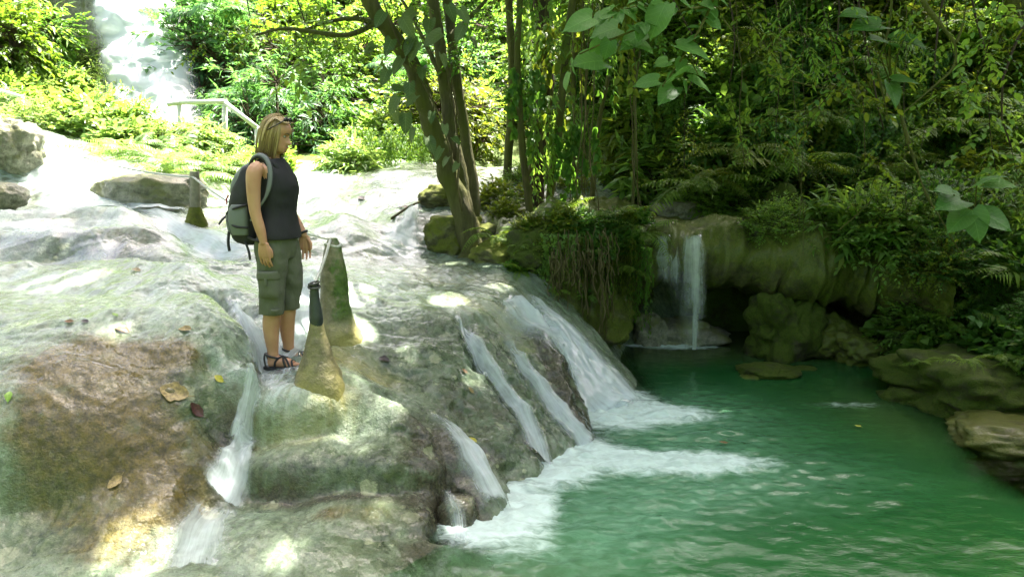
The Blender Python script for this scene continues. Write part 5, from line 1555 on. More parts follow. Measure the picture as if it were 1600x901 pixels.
T1 = tall_tree(5.6, 7.2, 'tall tree on the right slope whose crown shades the pool')
T2 = tall_tree(6.8, 11.2, 'tall tree above the grotto whose crown shades the ledge')
T3 = tall_tree(-6.6, 3.4, 'tall tree on the left bank whose crown dapples the near rocks', 0.9)
T4 = tall_tree(3.2, -2.6, 'tall tree behind the viewer whose crown reaches over the pool', 0.4)
PLAN = [  # tree, seed, shaded place, height above it, size, twigs
 (tree, 401, (0.9, 7.6, .6), 6.5, (2.1, 1.9, .9), 620),
 (tree, 402, (-0.6, 6.0, .9), 6.8, (1.9, 1.7, .8), 520),
 (T3, 403, (-1.6, 4.6, .6), 7.0, (1.9, 1.6, .8), 560),
 (T3, 404, (-3.4, 5.6, 1.1), 7.4, (1.8, 1.7, .8), 430),
 (T1, 405, (2.2, 5.4, 0), 7.5, (2.2, 2.0, .9), 470),
 (T1, 406, (3.6, 7.6, .5), 7.5, (2.3, 2.1, .9), 520),
 (T4, 407, (2.2, 3.4, 0), 8.0, (2.2, 2.0, .9), 620),
 (T4, 408, (0.2, 3.8, 0), 8.3, (1.8, 1.7, .8), 420),
 (T2, 409, (2.6, 9.6, 1.3), 7.0, (2.3, 1.8, .9), 330),
 (T2, 410, (4.6, 10.6, 2.5), 6.5, (2.3, 2.0, .9), 210),
 (T1, 411, (5.2, 7.2, 2.5), 6.5, (2.3, 2.0, .9), 280),
 (T1, 412, (4.8, 5.0, 1.2), 7.5, (2.1, 2.0, .9), 330),
 (T2, 413, (2.4, 12.0, 3.4), 5.5, (1.8, 1.6, .9), 220),
 (T3, 415, (-4.6, 7.3, 1.4), 7.2, (1.9, 1.5, .8), 1150),
 (T3, 416, (-2.6, 7.6, 1.3), 6.8, (1.6, 1.3, .8), 700),
 (tree, 417, (-0.7, 8.2, 1.2), 6.4, (1.5, 1.3, .8), 420),
 (tree, 418, (-0.9, 10.2, 1.6), 5.5, (1.6, 1.4, .7), 1250),
 (tree, 419, (-1.9, 9.3, 1.5), 6.0, (1.4, 1.2, .7), 950),
 (tree, 420, (-0.2, 11.4, 1.9), 5.6, (1.6, 1.1, .7), 1050),
 (T3, 421, (-5.7, 7.9, 1.5), 7.2, (1.6, 1.3, .8), 600),
 (T3, 422, (-3.6, 8.5, 1.5), 6.8, (1.3, 1.0, .7), 420),
 (T2, 414, (7.2, 9.2, 4.4), 6.0, (2.3, 2.0, .9), 180),
]
for i, (T_, sd, tg, h, sz, ns) in enumerate(PLAN):
    c = sun_crown(T_, sd, tg, h, sz, ns, .21, ['leaf_mid', 'leaf_dark', 'leaf_mid', 'leaf_bright'][i % 4])
    if T_ is not tree: limb_to(T_, c, .16, None if not any(ch.name.startswith('trunk') for ch in T_.children) else 1)
    else: trunk_part(tree, 'limb', np.array([at(600 + 60 * (i % 2), -60, 8.7 + .6 * (i % 2)), (at(630, -90, 9.0) + c) / 2 + np.array([0, 0, .5]), c - np.array([0, 0, .6])]), .06, .03, 'bark', 20, 8, .1, 5)

# unseen wall of jungle leaves, added to keep sky light off front faces
g = np.random.default_rng(77)
n_ = 11000
an = g.uniform(R(165), R(375), n_)
rr_ = g.uniform(8.0, 11.0, n_)
P_ = np.stack([rr_ * np.cos(an) * 1.05, 1.0 + rr_ * np.sin(an), g.uniform(0, 1, n_) ** .8 * 10.5], 1)
P_ = P_[fbm(P_, .45, 3, 5) > -.45]
V_, F_ = leaves_at(P_, g.normal(size=P_.shape) + [0, 0, -.4], g.normal(size=P_.shape) + [0, 0, 1], g.uniform(.35, .6, len(P_)), 'oval')
wood = obj('forest', new_mesh('forest', V_, F_, False), M['leaf_mid'])
wood['kind'] = 'stuff'; wood['label'] = 'unseen jungle leaf wall added behind the viewer to block sky light'
# ------------------------------------------------------------------ running white water on the terrace
def cascade(path, widths, label, mat='cascade', n=70, m=15, lift=0.02, thick=0.035, dens=(0.35, 1.0, 1.0, 0.9), pts=None, seed=0):
    """sheet of water laid on the rock along places seen at photo pixels; widths in metres"""
    W = np.array([hit(*q) for q in path]) if pts is None else np.array(pts, dtype=float)
    C = catmull(np.hstack([W, np.array(widths)[:, None] * 1.3]), n)
    t = np.linspace(0, 1, n)
    d = np.gradient(C[:, :2], axis=0)
    for _ in range(6):
        d[1:-1] = (d[:-2] + d[2:] + 2 * d[1:-1]) / 4
    d = norm(d)
    side = np.stack([-d[:, 1], d[:, 0]], 1)
    u = np.linspace(-.5, .5, m)
    w = C[:, 3] * (1 + 0.18 * vnoise(np.stack([t * 7, 0 * t + seed, 0 * t], 1), 1.0, seed))
    X = C[:, None, :2] + side[:, None, :] * (u[None, :] * w[:, None])[..., None]
    z = terr(X[..., 0].ravel(), X[..., 1].ravel()).reshape(n, m) if pts is None else np.repeat(C[:, 2:3], m, 1)
    # water cannot follow every dent: smooth the sheet along the flow, keep it over the rock
    zs = z.copy()
    for _ in range(8):
        zs[1:-1] = (zs[:-2] + zs[2:] + 2 * zs[1:-1]) / 4
    zs = np.maximum(zs, z)
    prof = (1 - (2 * u) ** 2)[None, :]
    p3_ = np.stack([X[..., 0].ravel(), X[..., 1].ravel(), zs.ravel()], 1)
    rip = fbm(np.stack([np.repeat(u[None], n, 0).ravel() * 9, np.repeat(t[:, None], m, 1).ravel() * 5 + seed, 0 * zs.ravel()], 1), 1.0, 3, seed).reshape(n, m)
    zz = zs + 0.004 + (lift + thick * (0.6 + 0.4 * rip)) * prof
    V = np.stack([X[..., 0], X[..., 1], zz], -1).reshape(-1, 3)
    me = new_mesh('waterfall', V, grid_faces(n, m))
    seg = np.concatenate([[0], np.cumsum(np.linalg.norm(np.diff(np.column_stack([C[:, :2], zs[:, m // 2]]), axis=0), axis=1))])
    ws = float(np.mean(widths))
    uv = np.stack([np.repeat(((u + .5))[None], n, 0).ravel(), np.repeat(seg[:, None], m, 1).ravel() + seed * 3.3], 1)
    set_uv(me, uv)
    dn = np.interp(t, np.linspace(0, 1, len(dens)), dens)
    dn = dn * np.minimum(1, t / 0.12) * np.minimum(1, (1 - t) / 0.06)
    attr(me, 'dens', np.repeat(dn[:, None], m, 1).ravel())
    o = obj('waterfall', me, M[mat])
    struct(o, label)
    return o

cascade([(792,466),(838,500),(878,545),(912,592),(942,632),(968,662)], [.46,.58,.66,.76,.9,1.05], 'main wide white cascade pouring into the pool beside the mossy bank', dens=(.5,1,1,1,1), lift=.04, thick=.06, m=25, n=90, seed=1)
cascade([(812,476),(860,508),(900,545),(938,590),(975,625),(1000,645)], [.28,.38,.5,.62,.74,.86], 'outer veil of the main cascade next to the mossy bank', dens=(.4,.8,.9,.9), lift=.05, thick=.06, m=21, n=90, seed=2)
cascade([(780,520),(812,566),(850,618),(885,665),(912,695),(930,712)], [.10,.13,.18,.22,.26,.3], 'narrow white cascade right of the green rock rib', dens=(.3,.7,1,1,1), seed=3, lift=.03)
cascade([(714,492),(730,535),(762,582),(800,635),(830,685),(852,738)], [.09,.12,.14,.15,.2,.26], 'narrow white cascade down the middle of the rock dome', dens=(.5,.8,.8,.9,1), seed=4, lift=.03)
cascade([(655,650),(700,676),(735,712),(762,758),(785,805)], [.08,.12,.2,.26,.32], 'white cascade falling from the nearest rock into the pool', dens=(.2,.6,1,1,1), lift=.05, thick=.05, seed=5)
cascade([(690,760),(705,790),(716,822),(718,858)], [.06,.08,.10,.14], 'small rivulet over the dark knob of the nearest rock', 'cascade_thin', dens=(.5,.9,.9), seed=6)
cascade([(405,602),(388,640),(376,672),(372,700)], [.10,.09,.09,.14], 'thin rivulet down the side of the brown boss', dens=(.6,.8,1,1), seed=7)
cascade([(408,698),(384,712),(364,745),(345,792)], [.10,.17,.2,.24], 'small white fall over the first ledge', dens=(.5,1,1,1), lift=.03, seed=8)
cascade([(345,800),(322,830),(308,865),(300,900)], [.24,.28,.32,.36], 'white fall over the lowest ledge at the bottom edge', dens=(.5,.9,.8,.8), lift=.03, seed=9)
cascade([(360,470),(385,505),(405,540),(418,570),(425,592)], [.10,.13,.16,.2,.3], 'white rivulet in the channel left of the woman', dens=(.5,1,1,.9), seed=10)
cascade([(500,420),(482,462),(468,505),(452,545),(425,585)], [.2,.26,.3,.34,.34], 'pale blue white chute running down behind the legs of the woman', dens=(.3,.8,1,1,.9), seed=11)
cascade([(440,585),(430,600),(410,612)], [.35,.4,.4], 'white water spilling over the step at the feet of the woman', dens=(.6,.8,.6), seed=12, mat='cascade_thin')
cascade([(648,330),(640,350),(632,372),(625,392)], [.2,.24,.32,.5], 'small white waterfall in the upper stream left of the leaning tree', dens=(.7,1,1,1), lift=.04, thick=.05, seed=13)
cascade([(560,400),(620,394),(690,398)], [.25,.4,.3], 'white froth below the small upper waterfall', dens=(.4,.8,.4), seed=14, mat='cascade_thin')
cascade([(225,330),(285,362),(340,388),(400,404)], [.35,.4,.4,.4], 'white chute between the old rope post and the grey terraces', dens=(.8,.9,1,.8), seed=15)
cascade([(40,205),(75,245),(120,290),(150,328)], [.8,.8,.9,1.0], 'broad sunlit white cascade at the upper left', dens=(.8,1,1,1), seed=16, lift=.05)
cascade([(170,262),(205,290),(230,320),(250,336)], [.4,.5,.6,.7], 'sunlit white cascade beside the pale rock at the upper left', dens=(.8,1,1,1), seed=17, lift=.05)
cascade([(500,262),(500,280),(492,300),(480,318)], [.7,.7,.8,.8], 'sunlit white water sliding over the upper stream lip behind the woman', dens=(.9,1,1,.8), seed=18)
cascade([(600,268),(598,285),(592,305)], [1.2,1.2,1.2], 'thin sheet of water over the top step of the upper stream', 'cascade_thin', dens=(.5,.8,.6), seed=19)
cascade([(350,302),(365,318),(385,335)], [.3,.35,.4], 'sunlit rivulet behind the old rope post', dens=(.8,.9,.8), seed=20)
cascade([(60,350),(55,365),(50,385)], [.6,.6,.7], 'thin white veil over the grey upper terrace at the left', 'cascade_thin', dens=(.4,.9,.6), seed=21)
cascade([(150,372),(140,390),(130,408)], [.5,.5,.6], 'thin white veil over the middle grey terrace', 'cascade_thin', dens=(.4,.8,.5), seed=22)


# ------------------------------------------------------------------ free falling strands at the grotto
def strand(x0, y0, x1, y1, Y0, Y1, w0, w1, label, seed, mat='cascade_far', dens=1.0, fade=0.0):
    n, m = 50, 13
    t = np.linspace(0, 1, n)
    A, B = at(x0, y0, Y0), at(x1, y1, Y1)
    c = A[None] * (1 - t[:, None]) + B[None] * t[:, None]
    c[:, 1] = Y0 + (Y1 - Y0) * np.sqrt(t)          # thrown forward, then straight down
    a = np.linspace(-1.25, 1.25, m)
    w = (w0 + (w1 - w0) * t) * (1 + .25 * vnoise(np.stack([t * 6, 0 * t, 0 * t + seed], 1), 1, seed))
    V = np.stack([c[:, None, 0] + w[:, None] * .55 * np.sin(a)[None], c[:, None, 1] - w[:, None] * .4 * np.cos(a)[None], np.repeat(c[:, 2:3], m, 1)], -1).reshape(-1, 3)
    me = new_mesh('waterfall', V, grid_faces(n, m))
    set_uv(me, np.stack([np.repeat(((a + 1.25) / 2.5)[None], n, 0).ravel(), np.repeat(t[:, None], m, 1).ravel() * abs(A[2] - B[2])], 1))
    attr(me, 'dens', np.repeat((dens * np.minimum(1, t / .05 + .5) * (1 - fade * sstep(.35, 1, t)))[:, None], m, 1).ravel())
    struct(obj('waterfall', me, M[mat]), label)
hl = hit_ledge(1085, 385); Yl = hl[1] - .12 if hl is not None else 8.8
strand(1086, 366, 1084, 545, Yl + .05, Yl - .12, .11, .07, 'thin white waterfall dropping straight into the grotto pool', 1, 'cascade_far', 1.25)
strand(1080, 366, 1078, 540, Yl + .06, Yl - .06, .26, .34, 'veil of drops around the thin grotto waterfall', 2, dens=1.0, fade=.35)
strand(1034, 366, 1036, 470, Yl + .1, Yl, .18, .28, 'faint trickle left of the thin grotto waterfall', 3, dens=.95, fade=.9)
strand(1052, 372, 1055, 500, Yl + .1, Yl, .10, .2, 'faintest trickle just left of the thin grotto waterfall', 4, dens=.9, fade=.8)

# ------------------------------------------------------------------ the high white waterfall far behind
n, m = 60, 26
t = np.linspace(0, 1, n); u = np.linspace(-.5, .5, m)
Pc = catmull(np.array([at(195, -60, 20.5), at(205, -20, 20.0), at(218, 30, 19.4), at(230, 70, 18.8), at(236, 105, 18.2), at(240, 150, 17.6), at(243, 190, 17.0)]), n)
wd = np.interp(t, [0, .4, 1], [2.0, 2.3, 2.4])
V = np.stack([Pc[:, None, 0] + wd[:, None] * u[None] , Pc[:, None, 1] - .35 * np.cos(u * 3)[None] + 0 * t[:, None], np.repeat(Pc[:, 2:3], m, 1)], -1).reshape(-1, 3)
V = V + np.stack([0 * V[:, 0], -.25 * np.abs(fbm(V, 1.1, 4, 3)), .1 * fbm(V, 1.5, 3, 8)], 1)
me = new_mesh('waterfall', V, grid_faces(n, m))
set_uv(me, np.stack([np.repeat((u + .5)[None], n, 0).ravel(), np.repeat(t[:, None], m, 1).ravel() * 4], 1))
attr(me, 'dens', np.full(n * m, 1.9))
struct(obj('waterfall', me, M['cascade']), 'tall sunlit white waterfall far behind at the upper left')
rc = rock_mesh('cliff', (1.9, 1.6, 3.2), 88, .2, 5)
tag(obj('cliff', rc, M['pale_rock'], loc=at(215, 50, 21.6)), 'pale sunlit cliff behind the far waterfall at the upper left', 'cliff')
# ------------------------------------------------------------------ lime covered rope posts, rope, railing
def post_mesh(name, H, prof, seed, lean=(0, 0), wob=.10, n=90, m=40):
    """prof: (height share, radius) pairs, lumpy lime crust"""
    hh = np.linspace(0, 1, n)
    pr = np.array(prof)
    r = np.interp(hh, pr[:, 0], pr[:, 1])
    for _ in range(5): r[1:-1] = (r[:-2] + r[2:] + 2 * r[1:-1]) / 4
    a = np.linspace(0, 2 * math.pi, m, endpoint=False)
    V = np.stack([np.cos(a)[None] * r[:, None] + lean[0] * hh[:, None] ** 1.3, np.sin(a)[None] * r[:, None] + lean[1] * hh[:, None], np.repeat((hh * H)[:, None], m, 1)], -1).reshape(-1, 3)
    c = np.repeat(np.stack([lean[0] * hh ** 1.3, lean[1] * hh, hh * H], 1), m, 0)
    V = c + (V - c) * (1 + wob * fbm(V * [1, 1, .6], 5, 4, seed))[:, None]
    F = [tuple(f) for f in grid_faces(n, m, True)] + [tuple(range((n - 1) * m, n * m))]
    return new_mesh(name, V, F)

def mat_crust(name, a, b, low, high_z, moss=None):
    t = NT(name)
    p = t.coord('Object')
    n1 = t.noise(p, 9, 6, .6); n2 = t.noise(p, 40, 5, .65)
    s = t.n('SeparateXYZ'); t.l(p, s.inputs[0])
    col = t.mix(t.ramp(n1, .35, .65), a, b)
    col = t.mix(t.math('MULTIPLY', t.ramp(n2, .5, .72), .5), col, tuple(c * .35 for c in a))
    h = t.math('ADD', s.outputs['Z'], t.math('MULTIPLY', t.math('SUBTRACT', n1, .5), .35))
    col = t.mix(t.ramp(h, high_z, high_z * .35), col, low)
    if moss:
        mk = t.ramp(t.math('ADD', t.math('MULTIPLY', s.outputs['X'], 2.2), t.math('ADD', n1, t.math('MULTIPLY', n2, .3))), .62, .82)
        mk = t.math('MULTIPLY', mk, t.ramp(s.outputs['Z'], .25, .42))
        col = t.mix(mk, col, t.mix(t.ramp(n2, .35, .65), (.035, .075, .008), (.08, .14, .015)))
    hh = t.math('ADD', n1, t.math('MULTIPLY', n2, .5))
    return t.done(t.bsdf(col, .5, t.bump(hh, .8, .02), **{'Coat Weight': .15, 'Coat Roughness': .2}))
M['crust1'] = mat_crust('post_crust', (.22, .195, .085), (.13, .115, .055), (.27, .24, .06), .62)
M['crust2'] = mat_crust('mossy_crust', (.24, .22, .13), (.15, .135, .075), (.27, .245, .08), .4, True)
M['rubber'] = mat_plain('black_rubber', (.035, .045, .045), .42, .2, 20, .2)
M['steel'] = mat_plain('old_steel', (.09, .09, .085), .4, .2, 40, .2, Metallic=.6)
M['rope'] = mat_plain('white_rope', (.62, .62, .55), .8, .12, 80, .3)
M['wood'] = mat_plain('grey_wood', (.3, .27, .2), .8, .2, 12, .4)
M['white_paint'] = mat_plain('white_paint', (.78, .77, .72), .6, .05, 10)

def foot(px, py, Y):
    p = at(px, py, Y)
    return np.array([p[0], p[1], float(terr(p[0], p[1])[0])])
# front post
h_ = hit(498, 612)
Y1 = h_[1] + .16
f1 = foot(499, 600, Y1)
f1[2] = h_[2]
top1 = at(495, 443, Y1)
H1 = top1[2] - f1[2] + .40
root = thing('rope_post', 'front yellow brown lime covered cone post with black tip beside the woman', 'post', f1 - [0, 0, .40])
crust = obj('crust', post_mesh('crust', H1 * .86, [(0, .27), (.3, .225), (.44, .185), (.53, .145), (.62, .112), (.72, .086), (.82, .058), (.93, .038), (1, .028)], 4, (-.005, 0), .09), M['crust1'], root)
V_, F_ = tube_arrays(catmull(np.array([(.0, -.006, H1 * .73), (-.002, -.006, H1 * .8), (-.008, -.003, H1 * .9), (-.008, 0, H1)]), 30), np.interp(np.linspace(0, 1, 30), [0, .2, .5, 1], [.040, .047, .040, .026]), 16, True, .06, 3)
sl = obj('rubber_sleeve', new_mesh('rubber_sleeve', V_, F_), M['rubber'], root)
for k_, (dz, rr) in enumerate([(.0, .036), (.022, .032)]):
    a_ = np.linspace(0, 2 * math.pi, 25)
    V_, F_ = tube_arrays(np.stack([np.cos(a_) * rr - .008, np.sin(a_) * rr, np.full(25, H1 - .02 + dz) + .008 * np.sin(a_ + k_)], 1), .008, 8, False)
    obj('ring', new_mesh('ring', V_, F_), M['steel'], root)
rope_a = np.array(root.location) + np.array([-.008, 0, H1 - .01])
# second post
f2 = foot(525, 520, 5.95)
top2 = at(524, 372, 5.95)
H2 = top2[2] - f2[2] + .25
root2 = thing('rope_post', 'green mossy lime covered cone post with rope tied on top', 'post', f2 - [0, 0, .25])
obj('crust', post_mesh('crust', H2, [(0, .24), (.2, .19), (.34, .14), (.5, .115), (.62, .098), (.8, .078), (.93, .06), (1, .03)], 14, (0.0, 0), .16), M['crust2'], root2)
rope_b = np.array(root2.location) + np.array([-.01, -.03, H2 - .01])
a_ = np.linspace(0, 2 * math.pi, 30)
V_, F_ = tube_arrays(np.stack([np.cos(a_) * .058, np.sin(a_) * .058, np.full(30, H2 - .05) + .01 * np.sin(a_ * 2)], 1), .010, 8, False)
obj('rope_loop', new_mesh('rope_loop', V_, F_), M['rope'], root2)
# third post
f3 = foot(306, 345, 8.95)
top3 = at(309, 268, 8.95)
H3 = top3[2] - f3[2] + .2
root3 = thing('rope_post', 'old wooden rope post with mossy lime foot at the upper left', 'post', f3 - [0, 0, .2])
obj('crust', post_mesh('crust', H3 * .5, [(0, .21), (.2, .17), (.45, .12), (.7, .085), (1, .05)], 24, (0, 0), .22), M['moss_bright'], root3)
V_, F_ = tube_arrays(catmull(np.array([(0, 0, H3 * .3), (.01, 0, H3 * .7), (.02, 0, H3)]), 14), np.linspace(.06, .055, 14), 12, True, .1, 6)
obj('timber', new_mesh('timber', V_, F_), M['wood'], root3)
rope_c = np.array(root3.location) + np.array([.02, -.05, H3 - .06])

def rope(a, b, sag, r, label):
    """three-strand rope"""
    n = 120
    t = np.linspace(0, 1, n)
    P = a[None] * (1 - t[:, None]) + b[None] * t[:, None]
    P[:, 2] -= sag * 4 * t * (1 - t)
    L = np.linalg.norm(b - a)
    T = norm(np.gradient(P, axis=0))
    s1 = norm(np.cross(T, [0, 0, 1.0])); s2 = np.cross(T, s1)
    pr = []
    for k in range(3):
        ph = t * L / .07 * 2 * math.pi + k * 2.094
        pr.append(tube_arrays(P + (np.cos(ph)[:, None] * s1 + np.sin(ph)[:, None] * s2) * r * .5, r * .58, 6))
    V_, F_ = merge(pr)
    o = obj('rope', new_mesh('rope', V_ - a, F_), M['rope'], loc=a)
    return tag(o, label, 'rope')
rope(rope_b, rope_a, .02, .011, 'white rope running from the mossy post down to the black tipped post')
rope(rope_c, rope_b + np.array([0, .05, 0.0]), .10, .013, 'long white rope from the old wooden post behind the woman to the mossy post')
rope(at(100, 235, 10.4), rope_c, .06, .014, 'thin rope leading left from the old wooden post')

# far white railing on the path
ry_ = 14.6
rail = thing('railing', 'white painted railing on the path above the sunlit slope', 'railing', at(315, 190, ry_))
rl = np.array(rail.location)
def rail_bar(name, A, B, r):
    V_, F_ = tube_arrays(np.array([A, (A + B) / 2, B]), r, 10, True, .05, 2)
    obj(name, new_mesh(name, V_ - rl, F_), M['white_paint'], rail)
pp_ = [(281, 157, 250), (351, 156, 250), (402, 198, 262)]
for (x_, y0_, y1_) in pp_: rail_bar('post', at(x_, y1_, ry_), at(x_, y0_, ry_), .045)
for (a_, b_) in [((262, 163), (281, 160)), ((281, 160), (351, 159)), ((351, 160), (402, 200)), ((402, 200), (440, 232))]:
    rail_bar('rail', at(*a_, ry_ - .03), at(*b_, ry_ - .03), .042)
rail2 = thing('railing', 'faint white railing end at the far left edge', 'railing', at(33, 190, 13.0))
rl = np.array(rail2.location); rail = rail2
rail_bar('post', at(34, 230, 13.0), at(34, 148, 13.0), .035); rail_bar('rail', at(-30, 132, 12.97), at(34, 152, 12.97), .03)
# ------------------------------------------------------------------ the woman (built facing +X, soles at z = 0)
def mat_skin():
    t = NT('skin')
    p = t.coord('Object')
    n1 = t.noise(p, 12, 4); n2 = t.noise(p, 90, 3)
    col = t.mix(t.ramp(n1, .3, .7), (.50, .275, .165), (.44, .225, .13))
    b = t.bsdf(col, .48, t.bump(n2, .12, .004), **{'Subsurface Weight': .12, 'Subsurface Radius': (.6, .25, .15), 'Subsurface Scale': .012})
    return t.done(b)
M['skin'] = mat_skin()
def mat_cloth(name, c, rough=.85, scale=220, wr=9.0):
    t = NT(name)
    p = t.coord('Object')
    w = t.noise(t.mapping(p, (1, 1, .55)), wr, 4, .6, .5); f = t.noise(p, scale, 2)
    col = t.mix(t.math('MULTIPLY', f, .5), c, tuple(k * .7 for k in c))
    h = t.math('ADD', t.math('MULTIPLY', w, 1.0), t.math('MULTIPLY', f, .06))
    return t.done(t.bsdf(col, rough, t.bump(h, .5, .02)))
M['top_black'] = mat_cloth('black_jersey', (.014, .0145, .017))
M['olive'] = mat_cloth('olive_cotton', (.115, .122, .085))
M['sandal'] = mat_plain('sandal_black', (.016, .016, .019), .55, .2, 60, .2)
def mat_hair():
    t = NT('blonde_hair')
    uv = t.n('TexCoord').outputs['UV']
    n = t.noise(t.mapping(uv, (38, 1.0, 1)), 1.0, 4, .6)
    s = t.n('SeparateXYZ'); t.l(uv, s.inputs[0])
    col = t.mix(t.ramp(n, .35, .68), (.16, .095, .035), (.56, .42, .20))
    col = t.mix(t.ramp(t.math('SUBTRACT', 1.0, s.outputs['Y']), .55, 1.0), col, t.mix(n, (.10, .06, .028), (.22, .14, .065)))
    return t.done(t.bsdf(col, .38, t.bump(n, .4, .004)))
M['hair'] = mat_hair()

def loft(rings, m=28, cap=True):
    """rings: (x, y, z, rx, ry[, power])"""
    a = np.linspace(0, 2 * math.pi, m, endpoint=False)
    V = []
    for r in rings:
        p = r[5] if len(r) > 5 else 1.0
        ca, sa = np.cos(a), np.sin(a)
        V.append(np.stack([r[0] + r[3] * np.sign(ca) * np.abs(ca) ** p, r[1] + r[4] * np.sign(sa) * np.abs(sa) ** p, np.full(m, r[2])], 1))
    V = np.vstack(V)
    F = [tuple(f) for f in grid_faces(len(rings), m, True)]
    if cap:
        F.append(tuple(range(m))[::-1]); F.append(tuple(range((len(rings) - 1) * m, len(rings) * m)))
    return V, F
def smooth_rings(rings, n):
    R_ = np.array([list(r) + [1.0] * (6 - len(r)) for r in rings], dtype=float)
    order = np.array([R_[:, 2], R_[:, 0], R_[:, 1], R_[:, 3], R_[:, 4], R_[:, 5]]).T
    z = np.linspace(R_[0, 2], R_[-1, 2], n)
    P = catmull(R_[:, [2, 0, 1, 3, 4, 5]] * np.array([1, 1, 1, 1, 1, 1]), n)
    return [(q[1], q[2], q[0], max(q[3], .002), max(q[4], .002), q[5]) for q in P]
def limb(path, radii, n=26, seg=16):
    P = catmull(np.hstack([np.array(path, float), np.array(radii, float)[:, None]]), n)
    return tube_arrays(P[:, :3], P[:, 3], seg)
def ball(c, r, sub=3):
    bm = bmesh.new(); bmesh.ops.create_icosphere(bm, subdivisions=sub, radius=1.0)
    V = np.array([v.co[:] for v in bm.verts]) * np.asarray(r) + np.asarray(c)
    F = [tuple(v.index for v in f.verts) for f in bm.faces]; bm.free()
    return V, F
def fuse(name, parts, voxel=.006, smooth=6, fac=.5):
    """union of closed pieces as one continuous skin"""
    V, F = merge(parts)
    me = new_mesh(name + '_tmp', V, F)
    o = bpy.data.objects.new('tmp', me); COL.objects.link(o)
    md = o.modifiers.new('r', 'REMESH'); md.mode = 'VOXEL'; md.voxel_size = voxel; md.use_smooth_shade = True
    ms = o.modifiers.new('s', 'SMOOTH'); ms.iterations = smooth; ms.factor = fac
    dg = bpy.context.evaluated_depsgraph_get(); dg.update()
    out = bpy.data.meshes.new_from_object(o.evaluated_get(dg))
    out.name = name
    bpy.data.objects.remove(o); bpy.data.meshes.remove(me)
    out.polygons.foreach_set('use_smooth', np.ones(len(out.polygons), dtype=bool))
    return out

wp = hit(441, 566)
PERSON_AT = np.array([wp[0], wp[1], wp[2]])
HEADTOP = at(447, 177, wp[1])[2]
PS = (HEADTOP - (wp[2] - .012)) / 1.688             # scale so that the head reaches its place
person = thing('person', 'woman in black sleeveless top and olive cargo pants standing in the stream looking down', 'person', PERSON_AT - [0, 0, .012], R(-6))
person.scale = (PS,) * 3

# ---- head: rings with a real profile
def head_mesh(tilt=.16):
    zs = np.array([1.432,1.440,1.452,1.468,1.482,1.494,1.506,1.518,1.532,1.548,1.562,1.576,1.592,1.612,1.636,1.656,1.670,1.678])
    fx = np.array([.040,.072,.088,.090,.094,.090,.088,.088,.087,.084,.083,.092,.098,.097,.086,.066,.040,.014])
    bx = np.array([-.02,-.035,-.045,-.052,-.058,-.062,-.066,-.070,-.076,-.083,-.089,-.094,-.097,-.096,-.088,-.072,-.048,-.016])
    wd = np.array([.022,.036,.048,.056,.060,.062,.064,.066,.069,.071,.072,.073,.074,.0735,.068,.055,.036,.013])
    m = 40
    a = np.linspace(-math.pi, math.pi, m, endpoint=False)
    zz = np.linspace(zs[0], zs[-1], 60)
    f_, b_, w_ = np.interp(zz, zs, fx), np.interp(zz, zs, bx), np.interp(zz, zs, wd)
    V = []
    for z, f, b, w in zip(zz, f_, b_, w_):
        cx = (f + b) / 2; rx = (f - b) / 2
        x = cx + rx * np.sign(np.cos(a)) * np.abs(np.cos(a)) ** .88
        y = w * np.sign(np.sin(a)) * np.abs(np.sin(a)) ** .92
        nose = np.interp(z, [1.500, 1.508, 1.516, 1.530, 1.560, 1.578], [0, .022, .036, .026, .010, 0])
        x = x + nose * np.exp(-(y / (.012 + .006 * (z < 1.525))) ** 2) * (np.cos(a) > 0)
        eye = np.exp(-((z - 1.561) / .011) ** 2) * np.exp(-((np.abs(y) - .033) / .016) ** 2) * (np.cos(a) > 0)
        x = x - .008 * eye
        lip = np.exp(-((z - 1.484) / .0035) ** 2) * .004 * np.exp(-(y / .02) ** 2) * (np.cos(a) > 0)
        x = x - lip
        V.append(np.stack([x, y, np.full(m, z)], 1))
    V = np.vstack(V)
    F = [tuple(q) for q in grid_faces(60, m, True)] + [tuple(range(m))[::-1], tuple(range(59 * m, 60 * m))]
    return V, F
PIV = np.array([.005, 0, 1.45])
def nod(V, ang=R(13), dx=.012):
    V = (np.asarray(V, float) - PIV) * .945
    c, s = math.cos(ang), math.sin(ang)
    return np.stack([V[:, 0] * c + V[:, 2] * s + dx, V[:, 1], -V[:, 0] * s + V[:, 2] * c], 1) + PIV
hV, hF = head_mesh()
hV = nod(hV)
ears = []
for sgn in (-1, 1):
    eV, eF = ball((-.008, sgn * .074, 1.545), (.018, .009, .030), 2)
    ears.append((nod(eV), eF))
neck = limb([(-.015, 0, 1.36), (-.006, 0, 1.42), (.008, 0, 1.475), (.018, 0, 1.53)], [.062, .054, .053, .05])
torso = loft(smooth_rings([(.015,0,.80,.104,.165),(.012,0,.88,.108,.170),(.02,0,.96,.098,.150),(.028,0,1.05,.098,.138),(.032,0,1.14,.105,.142),(.034,0,1.22,.116,.150),(.018,0,1.30,.100,.158),(-.002,0,1.355,.076,.150),(-.012,0,1.385,.055,.095),(-.010,0,1.41,.045,.06)], 60))
